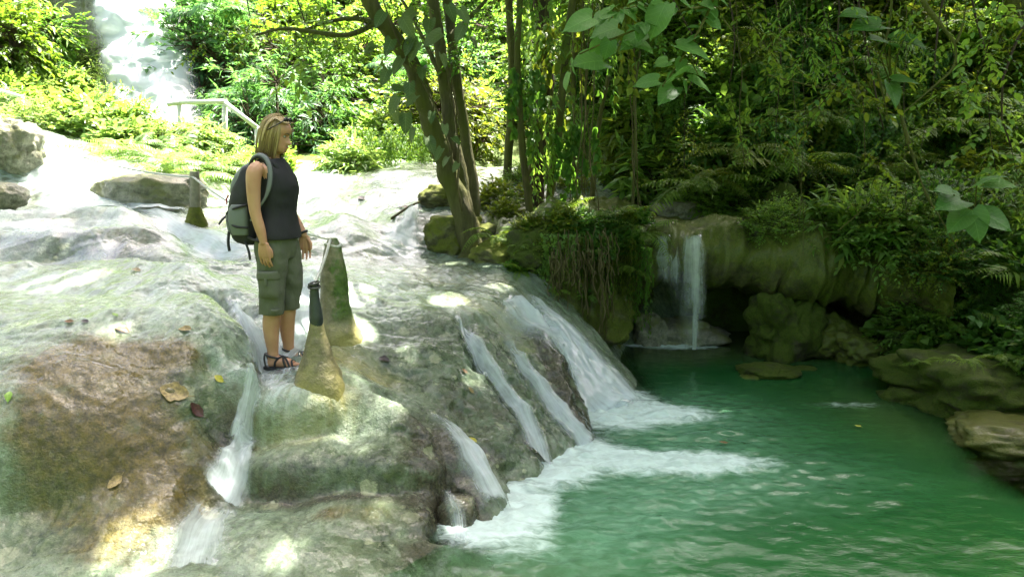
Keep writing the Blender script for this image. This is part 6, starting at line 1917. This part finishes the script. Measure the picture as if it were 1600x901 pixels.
# arms: near arm hangs at her side, far arm a little forward
def arm(sg, pts, rad):
    return limb([(x, sg * y, z) for x, y, z in pts], rad, 34, 16)
arm_n = arm(-1, [(-.025,.150,1.345),(-.045,.188,1.31),(-.052,.200,1.22),(-.050,.205,1.10),(-.043,.206,1.04),(-.020,.205,.95),(-.004,.204,.88),(.000,.204,.85)], [.044,.050,.046,.039,.036,.034,.026,.024])
arm_f = arm(1, [(-.015,.150,1.345),(-.02,.188,1.31),(-.012,.200,1.20),(.012,.205,1.09),(.024,.206,1.03),(.070,.200,.95),(.110,.195,.885),(.120,.195,.86)], [.046,.054,.048,.042,.038,.036,.028,.025])
def hand(o, sg, turn=0.0, curl=.5):
    """hanging hand: palm, four unequal fingers with knuckles, thumb from the side of the palm; o = wrist"""
    ps = []
    def tr(q):
        x, y, z = q
        c, s = math.cos(turn), math.sin(turn)
        return (o[0] + x * c - y * s, o[1] + sg * (x * s + y * c), o[2] + z)
    # palm: flat, wide in x (seen from the side), thin in y
    pal = [limb([tr((-.024 + .0155 * i, .0, .0 + .004)), tr((-.029 + .0190 * i, .0, -.045)), tr((-.033 + .0218 * i, -.004, -.086))], [.0135, .0150, .0120], 12, 10) for i in range(4)]
    ps += pal
    for i, (L, r) in enumerate([(.060, .0078), (.074, .0084), (.080, .0084), (.070, .0080)]):
        x = -.033 + .0218 * i
        c1, c2 = curl * .5, curl * 1.0
        p0 = np.array([x, -.004, -.084]); p1 = p0 + L * .46 * np.array([.07 * (i - 1.5), -math.sin(c1) * .7, -math.cos(c1)])
        p2 = p1 + L * .32 * np.array([.03, -math.sin(c2), -math.cos(c2)]); p3 = p2 + L * .26 * np.array([.02, -math.sin(c2 * 1.4), -math.cos(c2 * 1.4)])
        ps.append(limb([tr(p0), tr(p1), tr(p2), tr(p3)], [r * 1.08, r, r * .95, r * .72], 16, 10))
    ps.append(limb([tr((.020, -.004, -.012)), tr((.040, -.012, -.042)), tr((.044, -.018, -.068)), tr((.042, -.022, -.092))], [.014, .0125, .0105, .008], 16, 10))
    return ps
hand_n = hand((.000, -.204, .852), -1, .25)
hand_f = hand((.122, .195, .862), 1, .2)
# legs and feet
def leg(y, dx):
    return limb([(.01 + dx * .3, y * .95, .86), (.012 + dx * .5, y, .74), (.014 + dx, y, .60), (.012 + dx, y, .47), (-.004 + dx, y, .40), (-.020 + dx, y, .31), (-.022 + dx, y, .22), (-.018 + dx, y, .12), (-.016 + dx, y, .075)],
                [.088, .085, .072, .058, .056, .056, .050, .038, .036], 50, 20)
def footp(y, dx):
    x = dx - .016
    ps = [limb([(x - .030, y, .036), (x + .02, y, .042), (x + .09, y - np.sign(y) * .004, .032), (x + .140, y, .024)], [.033, .038, .036, .026], 24, 16),
          limb([(x, y, .10), (x + .005, y, .055), (x + .05, y, .045)], [.036, .038, .034], 14, 14)]
    for i in range(5):
        yy = y + np.sign(-y) * (.026 - .0135 * i)
        ln = [.052, .050, .044, .036, .028][i]
        ps.append(limb([(x + .125 - i * .006, yy, .022), (x + .125 - i * .006 + ln * .6, yy, .021), (x + .125 - i * .006 + ln, yy, .016)], [.0135 - .001 * i + .002 * (i == 0), .0115 - .0006 * i, .008], 10, 8))
    return ps
parts_ = [(hV, hF), neck, torso, arm_n, arm_f, leg(-.082, -.01), leg(.082, .035)] + ears + hand_n + hand_f + footp(-.085, -.01) + footp(.085, .035)
body = obj('body', fuse('body', parts_, .0042, 3, .5), M['skin'], person)

# eyes, brows, lips
M['eye'] = mat_plain('eye', (.55, .53, .5), .15, .05, 10)
M['iris'] = mat_plain('iris', (.05, .06, .06), .15, .1, 10)
M['lip'] = mat_plain('lip', (.42, .15, .12), .4, .1, 30)
M['brow'] = mat_plain('brow', (.10, .06, .03), .7, .1, 60)
for sg in (-1, 1):
    V_, F_ = ball((.0735, sg * .033, 1.560), (.0095, .0120, .0065), 2); ey = obj('eye', new_mesh('eye', nod(V_), F_), M['eye'], body)
    V_, F_ = ball((.0805, sg * .036, 1.559), (.004, .0062, .0060), 2); obj('iris', new_mesh('iris', nod(V_), F_), M['iris'], ey)
    V_, F_ = limb([(.096, sg * .014, 1.578), (.092, sg * .034, 1.584), (.078, sg * .052, 1.578)], [.003, .0042, .002], 12, 8); obj('eyebrow', new_mesh('eyebrow', nod(V_), F_), M['brow'], body)
V_, F_ = limb([(.080, -.024, 1.484), (.095, -.008, 1.4862), (.0965, 0, 1.4855), (.095, .008, 1.4862), (.080, .024, 1.484)], [.002, .0046, .005, .0046, .002], 20, 8); lp = obj('lips', new_mesh('lips', nod(V_), F_), M['lip'], body)

# hair: a cap of many overlapping locks, chin length, parted and tucked back from the face
gh = np.random.default_rng(3)
def lock(th, z_end, spread, seed, w=.016, lift=0.0, part_y=.012):
    """one flat lock from the parting over the skull down to z_end; th = heading round the head (0 front)"""
    n = 20
    t = np.linspace(0, 1, n)
    el = np.interp(t, [0, .55, 1], [R(86), R(8), R(-20)])
    rx, ry, rz = .100 + lift, .079 + lift, .102 + lift
    c = np.array([-.001, 0, 1.578])
    x = c[0] + rx * np.cos(el) * math.cos(th); y = c[1] + part_y * (1 - t) + ry * np.cos(el) * math.sin(th); z = c[2] + rz * np.sin(el)
    k = t > .55
    q = (t[k] - .55) / .45
    e0 = np.array([c[0] + rx * math.cos(R(8)) * math.cos(th), c[1] + ry * math.cos(R(8)) * math.sin(th), c[2] + rz * math.sin(R(8))])
    x[k] = e0[0] * (1 - .10 * q ** 2) + spread * q * (1 - .8 * q) * (-.06); y[k] = e0[1] * (1 - .16 * q ** 2) ; z[k] = e0[2] + (z_end - e0[2]) * q
    P = np.stack([x, y, z], 1)
    out = P - c; out[:, 2] *= .3; out = norm(out)
    T = norm(np.gradient(P, axis=0)); S = norm(np.cross(T, out))
    ww = w * np.interp(t, [0, .25, .7, 1], [.55, 1, 1, .35])
    rows = []
    for s, d in ((-1, 0), (-.5, .004), (0, .0055), (.5, .004), (1, 0)):
        rows.append(P + S * (s * ww)[:, None] + out * d)
    V = np.stack(rows, 1).reshape(-1, 3)
    return V, grid_faces(n, 5), np.stack([np.tile(np.linspace(0, .3, 5) + seed * .37, n), np.repeat(1 - t, 5)], 1)
LV_, LF_, LU_, o_ = [], [], [], 0
for i in range(210):
    th = gh.uniform(R(62), R(298))
    side_ = abs(math.sin(th)); front = math.cos(th)
    zend = 1.422 + gh.normal(0, .026) + .018 * max(0, front)
    V_, F_, U_ = lock(th, zend, gh.normal(.25, .06) * (front < .3), i, gh.uniform(.005, .015), gh.uniform(-.004, .009))
    LV_.append(nod(V_)); LF_.append(F_ + o_); LU_.append(U_); o_ += len(V_)
for i in range(60):      # loose single strands
    th = gh.uniform(R(58), R(302))
    V_, F_, U_ = lock(th, 1.40 + gh.normal(0, .03), gh.normal(.3, .5), i, gh.uniform(.0012, .003), gh.uniform(.006, .018))
    LV_.append(nod(V_ + gh.normal(0, .004, 3))); LF_.append(F_ + o_); LU_.append(U_); o_ += len(V_)
for i in range(26):      # swept back from the forehead
    th = gh.uniform(R(-58), R(58)); sg = 1 if th > 0 else -1
    n = 20; t = np.linspace(0, 1, n)
    P = catmull(np.array([(.078 + gh.normal(0, .004), .02 * sg + .045 * math.sin(th), 1.652), (.05, .055 * sg * abs(math.sin(th)) + .02 * sg, 1.678 - .03 * abs(math.sin(th))), (.0, .062 * sg, 1.668), (-.035, .078 * sg, 1.63), (-.05, .086 * sg, 1.57), (-.055, .085 * sg, 1.50)]), n)
    out = norm(P - np.array([0, 0, 1.56])); T = norm(np.gradient(P, axis=0)); S = norm(np.cross(T, out))
    ww = .013 * np.interp(t, [0, .3, .8, 1], [.5, 1, 1, .4])
    V_ = np.stack([P + S * (s * ww)[:, None] + out * (d + .006) for s, d in ((-1, 0), (-.5, .003), (0, .004), (.5, .003), (1, 0))], 1).reshape(-1, 3)
    LV_.append(nod(V_)); LF_.append(grid_faces(n, 5) + o_); LU_.append(np.stack([np.tile(np.linspace(0, .3, 5) + i * .61, n), np.repeat(1 - t * .6, 5)], 1)); o_ += len(V_)
cap_V, cap_F = ball((-.006, 0, 1.588), (.098, .077, .094), 4)
kp = ~((cap_V[:, 0] > .055) & (cap_V[:, 2] < 1.64)) & (cap_V[:, 2] > 1.5)
cap_F = [f for f in cap_F if all(kp[i] for i in f)]
hm = new_mesh('hair', np.vstack(LV_), np.vstack(LF_))
set_uv(hm, np.vstack(LU_))
hair = obj('hair', hm, M['hair'], person)
cm = new_mesh('hair_cap', nod(cap_V), cap_F); set_uv(cm, np.stack([cap_V[:, 1] * 3, .3 + 0 * cap_V[:, 0]], 1))
obj('hair_cap', cm, M['hair'], hair)

# clothes
def puff(me, amp, scale, seed):
    V = np.empty(len(me.vertices) * 3, np.float32); me.vertices.foreach_get('co', V); V = V.reshape(-1, 3)
    N = np.empty(len(me.vertices) * 3, np.float32); me.vertices.foreach_get('normal', N); N = N.reshape(-1, 3)
    V = V + N * (amp * fbm(V * [1, 1, .7], scale, 3, seed))[:, None]
    me.vertices.foreach_set('co', V.astype(np.float32).ravel()); me.update()
    return me
shirt = loft(smooth_rings([(.020,0,.872,.136,.196),(.02,0,.90,.134,.194),(.024,0,.97,.118,.170),(.030,0,1.05,.104,.150),(.036,0,1.13,.112,.152),(.040,0,1.21,.125,.158),(.026,0,1.28,.122,.160),(.010,0,1.335,.100,.148),(-.002,0,1.372,.080,.128),(-.004,0,1.395,.068,.094)], 60), 48, False)
sm = new_mesh('tank_top', *shirt); puff(sm, .006, 9, 5)
topo = obj('tank_top', sm, M['top_black'], person)
sd_ = topo.modifiers.new('thick', 'SOLIDIFY'); sd_.thickness = .003
for sg in (-1, 1):
    V_, F_ = limb([(.075, sg * .085, 1.30), (.055, sg * .098, 1.355), (.0, sg * .105, 1.392), (-.055, sg * .095, 1.37), (-.075, sg * .09, 1.31)], [.022, .022, .022, .022, .022], 20, 12)
    V_[:, 2] -= .008; obj('shoulder_strap', new_mesh('shoulder_strap', V_, F_), M['top_black'], topo)
def pant_leg(y, dx):
    return loft(smooth_rings([(-.006 + dx, y, .365, .084, .078), (-.006 + dx, y, .39, .087, .081), (.002 + dx, y, .48, .085, .082), (.008 + dx, y, .58, .090, .088), (.008 + dx * .7, y, .70, .100, .096), (.006 + dx * .4, y * .96, .80, .110, .102), (.006, y * .9, .88, .108, .100)], 40))
hips = loft(smooth_rings([(.004,0,.74,.108,.15), (.006,0,.80,.122,.178), (.010,0,.86,.123,.180), (.014,0,.92,.116,.174), (.016,0,.945,.112,.168)], 20))
pm = fuse('cargo_pants', [pant_leg(-.088, -.014), pant_leg(.088, .035), hips], .007, 5)
puff(pm, .010, 7, 9); puff(pm, .005, 16, 10)
pants = obj('cargo_pants', pm, M['olive'], person)
def patch(name, cx, cz, w, h, y, mat, parent, bul=.012, tilt=0.0):
    """a sewn-on cloth patch on the near thigh"""
    n, m = 14, 12
    uu, vv = np.meshgrid(np.linspace(-1, 1, m), np.linspace(-1, 1, n))
    e = (1 - np.abs(uu) ** 6) * (1 - np.abs(vv) ** 6)
    X = cx + uu * w / 2 + tilt * vv * h / 2; Zz = cz + vv * h / 2
    curve = .045 * ((X - cx) / .1) ** 2
    Yy = y + curve - bul * e
    V = np.stack([X, Yy, Zz], -1).reshape(-1, 3)
    Vb = V + np.array([0, .03, 0])
    F = [tuple(f) for f in grid_faces(n, m)]
    Vt, Ft = merge([(V, F), (Vb, [f[::-1] for f in F])])
    return obj(name, new_mesh(name, Vt, Ft), M[mat], parent)
pk = patch('pocket', .0, .575, .135, .165, -.183, 'olive', pants, .016)
patch('pocket_flap', -.002, .640, .145, .06, -.188, 'olive', pk, .022)
patch('flap_tab', -.002, .600, .02, .06, -.206, 'olive', pk, .006)
patch('hem_tab', .035, .405, .05, .022, -.172, 'olive', pants, .010)
# sandals
def sandal(y, dx):
    x0 = dx - .016
    ol = np.array([(-.062, -.020), (-.068, 0), (-.062, .024), (-.02, .034), (.04, .036), (.10, .044), (.15, .040), (.178, .020), (.182, -.004), (.165, -.028), (.12, -.038), (.06, -.032), (0, -.030), (-.04, -.030)])
    ol = catmull(np.vstack([ol, ol[:1]]), 49)[:-1]
    ol[:, 1] *= -np.sign(y)
    V = []
    for z, s in ((-.016, .97), (-.008, 1.02), (.004, 1.02), (.008, .98)):
        V.append(np.stack([x0 + .058 + (ol[:, 0] - .058) * s, y + ol[:, 1] * s, np.full(48, z) + .010 * np.clip((ol[:, 0] - .13) / .05, 0, 1)], 1))
    V = np.vstack(V)
    F = [tuple(f) for f in grid_faces(4, 48, True)] + [tuple(range(48))[::-1], tuple(range(144, 192))]
    sole = obj('sandal', new_mesh('sandal', V, F), M['sandal'], person)
    def strap(pts, r):
        P = catmull(np.array([(x0 + a, y + b, c) for a, b, c in pts]), 24)
        V_, F_ = tube_arrays(P, r, 8)
        obj('strap', new_mesh('strap', V_, F_), M['sandal'], sole)
    strap([(.10, -.040, .008), (.085, -.034, .052), (.075, 0, .070), (.085, .034, .052), (.10, .040, .008)], .008)
    strap([(.13, -.040, .008), (.10, -.020, .060), (.06, .015, .076), (.03, .038, .05), (.02, .036, .008)], .007)
    strap([(.13, .040, .008), (.10, .020, .060), (.06, -.015, .076), (.03, -.038, .05), (.02, -.036, .008)], .007)
    strap([(.15, -.036, .006), (.135, -.02, .044), (.132, 0, .050), (.135, .02, .044), (.15, .036, .006)], .007)
    strap([(.045, -.030, .070), (-.01, -.042, .085), (-.052, 0, .095), (-.01, .042, .085), (.045, .030, .070)], .0075)
    strap([(-.04, -.034, .004), (-.052, -.026, .06), (-.054, 0, .092), (-.052, .026, .06), (-.04, .034, .004)], .007)
sandal(-.085, -.01); sandal(.085, .035)
# wristband on the far arm
a_ = np.linspace(0, 2 * math.pi, 25)
V_, F_ = tube_arrays(np.stack([.108 + np.cos(a_) * .030, .196 + np.sin(a_) * .030, .888 + .014 * np.cos(a_)], 1), .009, 8, False)
obj('wristband', new_mesh('wristband', V_, F_), M['sandal'], person)
# sunglasses pushed up on the hair
sg_ = tag(obj('sunglasses', None), 'dark sunglasses pushed up on the blonde hair of the woman', 'sunglasses')
bpy.data.objects.remove(sg_)
Tm = Matrix.Translation(Vector(PERSON_AT - [0, 0, .012])) @ Matrix.Rotation(R(-6), 4, 'Z') @ Matrix.Scale(PS, 4)
def worn(name, label, cat, at_local):
    """a thing carried by her, with its own root"""
    o = bpy.data.objects.new(name, None); COL.objects.link(o)
    o.matrix_world = Tm @ Matrix.Translation(Vector(at_local))
    o['_o'] = 0; del o['_o']
    return tag(o, label, cat)
M['shade_lens'] = mat_plain('shade_lens', (.01, .01, .012), .08, .1, 10)
sgl = worn('sunglasses', 'dark sunglasses pushed up on the blonde hair of the woman', 'sunglasses', (.03, 0, 1.68))
for sg in (-1, 1):
    V_, F_ = ball((.064, sg * .034, 1.672), (.016, .030, .020), 3); obj('lens', new_mesh('lens', nod(V_) - np.array([.03, 0, 1.68]), F_), M['shade_lens'], sgl)
    V_, F_ = limb([(.062, sg * .062, 1.668), (.04, sg * .088, 1.640), (.0, sg * .096, 1.605), (-.03, sg * .094, 1.58)], [.005, .004, .004, .003], 16, 8); obj('temple', new_mesh('temple', nod(V_) - np.array([.03, 0, 1.68]), F_), M['shade_lens'], sgl)

# ------------------------------------------------------------------ backpack
M['pack_grey'] = mat_cloth('pack_grey', (.15, .168, .162), .7, 160, 7)
M['pack_black'] = mat_cloth('pack_black', (.018, .018, .021), .7, 160, 8)
M['pack_red'] = mat_plain('pack_red', (.30, .03, .03), .6, .1, 30)
bpk = worn('backpack', 'grey and black daypack on the back of the woman', 'backpack', (-.2, 0, 1.1))
B0 = np.array([-.2, 0, 1.1])
def bobj(name, VF, mat, parent=None, thick=None):
    V_, F_ = VF
    o = obj(name, new_mesh(name, np.asarray(V_) - B0, F_), M[mat], parent or bpk)
    return o
main = loft(smooth_rings([(-.155,0,.835,.045,.10,.75),(-.175,0,.86,.085,.135,.72),(-.190,0,.95,.105,.15,.72),(-.190,0,1.06,.105,.15,.72),(-.180,0,1.18,.090,.142,.72),(-.160,0,1.28,.070,.125,.75),(-.135,0,1.345,.045,.10,.8),(-.125,0,1.362,.02,.05,.9)], 50), 40)
mb_ = bobj('main_compartment', main, 'pack_black'); puff(mb_.data, .006, 9, 4)
fp = loft(smooth_rings([(-.235,0,.885,.045,.085,.75),(-.250,0,.93,.062,.105,.72),(-.252,0,1.02,.064,.108,.72),(-.238,0,1.10,.055,.10,.72),(-.222,0,1.15,.035,.07,.8)], 30), 36)
fp_ = bobj('front_pocket', fp, 'pack_grey'); puff(fp_.data, .006, 9, 6)
lid = loft(smooth_rings([(-.215,0,1.17,.062,.115,.72),(-.205,0,1.22,.064,.118,.72),(-.182,0,1.29,.056,.108,.75),(-.150,0,1.345,.040,.085,.8),(-.135,0,1.372,.015,.04,.9)], 30), 36)
ld_ = bobj('lid', lid, 'pack_grey'); puff(ld_.data, .005, 9, 7)
for sg in (-1, 1):
    sp = loft(smooth_rings([(-.185,sg*.135,.90,.055,.030,.75),(-.190,sg*.142,.98,.066,.034,.72),(-.190,sg*.140,1.06,.064,.030,.72),(-.185,sg*.135,1.10,.05,.022,.8)], 20), 28)
    bobj('side_pocket', sp, 'pack_grey')
    # padded shoulder strap: grey face, black edge, over the shoulder and down the chest
    pth = np.array([(-.125, sg*.075, 1.335), (-.085, sg*.100, 1.392), (-.035, sg*.116, 1.412), (.010, sg*.124, 1.388), (.036, sg*.136, 1.33), (.040, sg*.150, 1.25), (.015, sg*.160, 1.16), (-.04, sg*.166, 1.08), (-.10, sg*.150, 1.00)])
    P = catmull(pth, 46)
    T = norm(np.gradient(P, axis=0)); C0 = np.array([0, 0, 1.15]); out = P - np.array([.0, 0, 0]) ; out = out - np.array([0, 0, 1.22]); out = norm(out - (out * T).sum(1)[:, None] * T); S = norm(np.cross(T, out))
    tt = np.linspace(0, 1, 46); wv_ = np.interp(tt, [0, .15, .6, .72, 1], [.023, .024, .022, .012, .011])
    for nm_, mt_, ws, h0, h1 in (('strap_edge', 'pack_black', 1.0, -.004, .010), ('shoulder_strap', 'pack_grey', .68, .006, .015)):
        rows = [P + S * (s * ws * wv_)[:, None] + out * h for s, h in ((-1, h0), (-.9, h1), (0, h1 + .003), (.9, h1), (1, h0))]
        V_ = np.stack(rows, 1).reshape(-1, 3)
        F_ = [tuple(f) for f in grid_faces(46, 5)] + [tuple(reversed((i * 5, i * 5 + 4, (i + 1) * 5 + 4, (i + 1) * 5))) for i in range(45)]
        if nm_ == 'strap_edge': se_ = bobj(nm_, (V_, F_), mt_)
        else: bobj(nm_, (V_, F_), mt_)
def web(pts, r, nm_='webbing', mat='pack_black'):
    P = catmull(np.array(pts), 24); V_, F_ = tube_arrays(P, r, 8); return bobj(nm_, (V_, F_), mat)
web([(-.12, -.155, 1.10), (-.19, -.172, 1.08), (-.27, -.12, 1.05), (-.315, -.05, 1.02)], .008)
web([(-.12, -.158, .95), (-.20, -.176, .96), (-.27, -.125, .99), (-.318, -.04, 1.0)], .008)
web([(-.312, -.05, 1.02), (-.335, -.065, 1.0), (-.36, -.075, .965)], .007, 'loose_strap')
web([(-.285, -.09, .92), (-.29, -.10, .85), (-.285, -.10, .79)], .010, 'loose_strap')
web([(-.16, -.13, .86), (-.13, -.15, .80), (-.12, -.155, .74)], .008, 'loose_strap')
web([(-.275, -.085, 1.16), (-.29, -.09, 1.13), (-.285, -.1, 1.10)], .006, 'zip_pull', 'pack_red')
web([(-.12, -.05, 1.345), (-.13, 0, 1.41), (-.12, .05, 1.345)], .008, 'handle')
web([(-.13, -.14, .885), (-.05, -.19, .87), (.0, -.185, .862)], .010, 'hip_belt')
# ------------------------------------------------------------------ fallen leaves and twigs
def fallen_mesh(seed, w):
    g = np.random.default_rng(seed)
    n = 9
    t = np.linspace(0, 1, n)
    half = w * np.sin(np.pi * np.clip(t * .94 + .04, 0, 1)) ** .75 * (1 + g.normal(0, .08, n))
    rows = []
    for s in (-1, -.5, 0, .5, 1):
        rows.append(np.stack([s * half, t - .5, .10 * abs(s) * half / w + .06 * np.sin(t * 4 + seed) + .03 * s * np.sin(t * 6)], 1))
    V = np.stack(rows, 1).reshape(-1, 3)
    st, sf = tube_arrays(np.array([(0, -.5, .02), (.02, -.62, .05), (.06, -.72, .04)]), .015, 4)
    return new_mesh('fallen_leaf', *merge([(V, [tuple(f) for f in grid_faces(n, 5)]), (st, sf)]))
FL = {'tan': mat_plain('leaf_tan', (.34, .25, .09), .5, .3, 9, .3), 'brown': mat_plain('leaf_brown', (.2, .1, .025), .45, .3, 12, .3), 'red': mat_plain('leaf_red', (.09, .03, .028), .35, .3, 12, .3), 'yellow': mat_plain('leaf_yellow', (.42, .38, .03), .45, .15, 12, .2), 'dark': mat_plain('leaf_black', (.03, .02, .015), .35, .2, 12, .3), 'green': mat_plain('leaf_lime', (.2, .34, .04), .5, .15, 12, .2)}
for i, (px, py, s, c, rz, lab) in enumerate([
   (190, 517, .085, 'brown', .6, 'brown fallen leaf on the rim above the brown boss'), (289, 515, .075, 'tan', 1.4, 'small tan fallen leaf right of the brown leaf on the rim'), (272, 613, .15, 'tan', 1.1, 'large tattered tan leaf on the brown boss'),
   (306, 640, .10, 'red', .5, 'dark red fallen leaf below the tattered tan leaf'), (180, 753, .085, 'tan', 2.4, 'pale tan leaf low on the brown boss'), (342, 592, .06, 'yellow', .8, 'small yellow leaf right of the tattered tan leaf'),
   (600, 562, .075, 'dark', 1.2, 'black fallen leaf on the dome behind the front post'), (737, 688, .06, 'yellow', .2, 'yellow leaf stuck above the narrow cascade'), (180, 493, .05, 'green', .3, 'small lime green leaf on the flat terrace'),
   (108, 503, .05, 'brown', 1.5, 'brown leaf scrap at the left of the flat terrace'), (133, 503, .05, 'dark', 1.7, 'dark leaf scrap beside the brown scrap on the flat terrace'), (212, 423, .08, 'tan', 1.2, 'tan leaf on the flat terrace further back'),
   (530, 503, .06, 'brown', 1.0, 'brown leaf at the foot of the mossy post'), (630, 325, .12, 'brown', .9, 'brown leaf litter in the upper stream'), (565, 310, .12, 'red', .7, 'reddish leaf in the upper stream'), (725, 580, .045, 'brown', .4, 'small brown leaf on the dome beside the narrow cascade'),
   (668, 318, .14, 'tan', 2.2, 'long tan leaf in the upper stream above the small waterfall'), (735, 610, .05, 'tan', .4, 'tan leaf scrap beside the narrow cascade'), (15, 620, .06, 'green', .1, 'green leaf at the left edge on the wet boss')]):
    p = hit(px, py)
    e = .03
    nx = -(terr(p[0] + e, p[1])[0] - terr(p[0] - e, p[1])[0]) / (2 * e); ny = -(terr(p[0], p[1] + e)[0] - terr(p[0], p[1] - e)[0]) / (2 * e)
    N_ = Vector((nx, ny, 1)).normalized()
    me = fallen_mesh(i, .30 if s < .12 else .36); me.materials.append(FL[c])
    o = obj('fallen_leaf', me, None)
    q = N_.to_track_quat('Z', 'Y') @ Quaternion((0, 0, 1), rz)
    o.matrix_world = Matrix.Translation(Vector(p) + N_ * .008) @ q.to_matrix().to_4x4() @ Matrix.Scale(s * 1.15, 4)
    tag(o, lab, 'leaf')
for i, (px, py, s, c, lab) in enumerate([(1340, 669, .06, 'yellow', 'yellow leaf floating on the green pool'), (1130, 695, .07, 'brown', 'brown leaf floating beyond the foam tongue')]):
    d = ray(px, py); d = d * (HC / -d[2])
    me = fallen_mesh(40 + i, .32); me.materials.append(FL[c])
    tag(obj('floating_leaf', me, None, None, (d[0], d[1], .022), (0, 0, i + .5), s), lab, 'leaf')
tw_ = catmull(np.array([hit(612, 345) + [0, 0, .03], hit(640, 330) + [0, 0, .06], hit(668, 316) + [0, 0, .05]]), 16)
V_, F_ = tube_arrays(tw_ - tw_[0], np.linspace(.018, .01, 16), 6, True, .1)
tag(obj('driftwood_stick', new_mesh('driftwood_stick', V_, F_), M['root'], loc=tw_[0]), 'brown stick stranded above the small upper waterfall', 'stick')

# ------------------------------------------------------------------ things that still share a label are told apart by their place from left to right
ORD = ['first', 'second', 'third', 'fourth', 'fifth', 'sixth', 'seventh', 'eighth', 'ninth', 'tenth', 'eleventh', 'twelfth', 'thirteenth', 'fourteenth', 'fifteenth', 'sixteenth']
NUM = {3: 'three', 4: 'four', 5: 'five', 6: 'six', 7: 'seven', 8: 'eight', 9: 'nine', 10: 'ten', 11: 'eleven', 12: 'twelve', 13: 'thirteen', 14: 'fourteen', 15: 'fifteen', 16: 'sixteen'}
by_label = {}
for o in COL.objects:
    if o.parent is None and 'category' in o.keys():
        by_label.setdefault(o['label'], []).append(o)
def view_x(o):
    v = o.matrix_world.translation if o.type == 'EMPTY' and o.matrix_world.translation.length > 0 else o.location
    return o.location.x / max(o.location.y, .1)
for lab, L in by_label.items():
    if len(L) == 1 or len(L) > 16: continue
    L.sort(key=view_x)
    room = 16 - len(lab.split())
    for i, o in enumerate(L):
        if len(L) == 2: suf = ('left' if i == 0 else 'right') + ' one of two'
        else: suf = ORD[i] + ' of ' + NUM[len(L)] + ' from left'
        if len(suf.split()) > room: suf = ORD[i] + ' from left'
        if len(suf.split()) <= room: o['label'] = lab + ', ' + suf
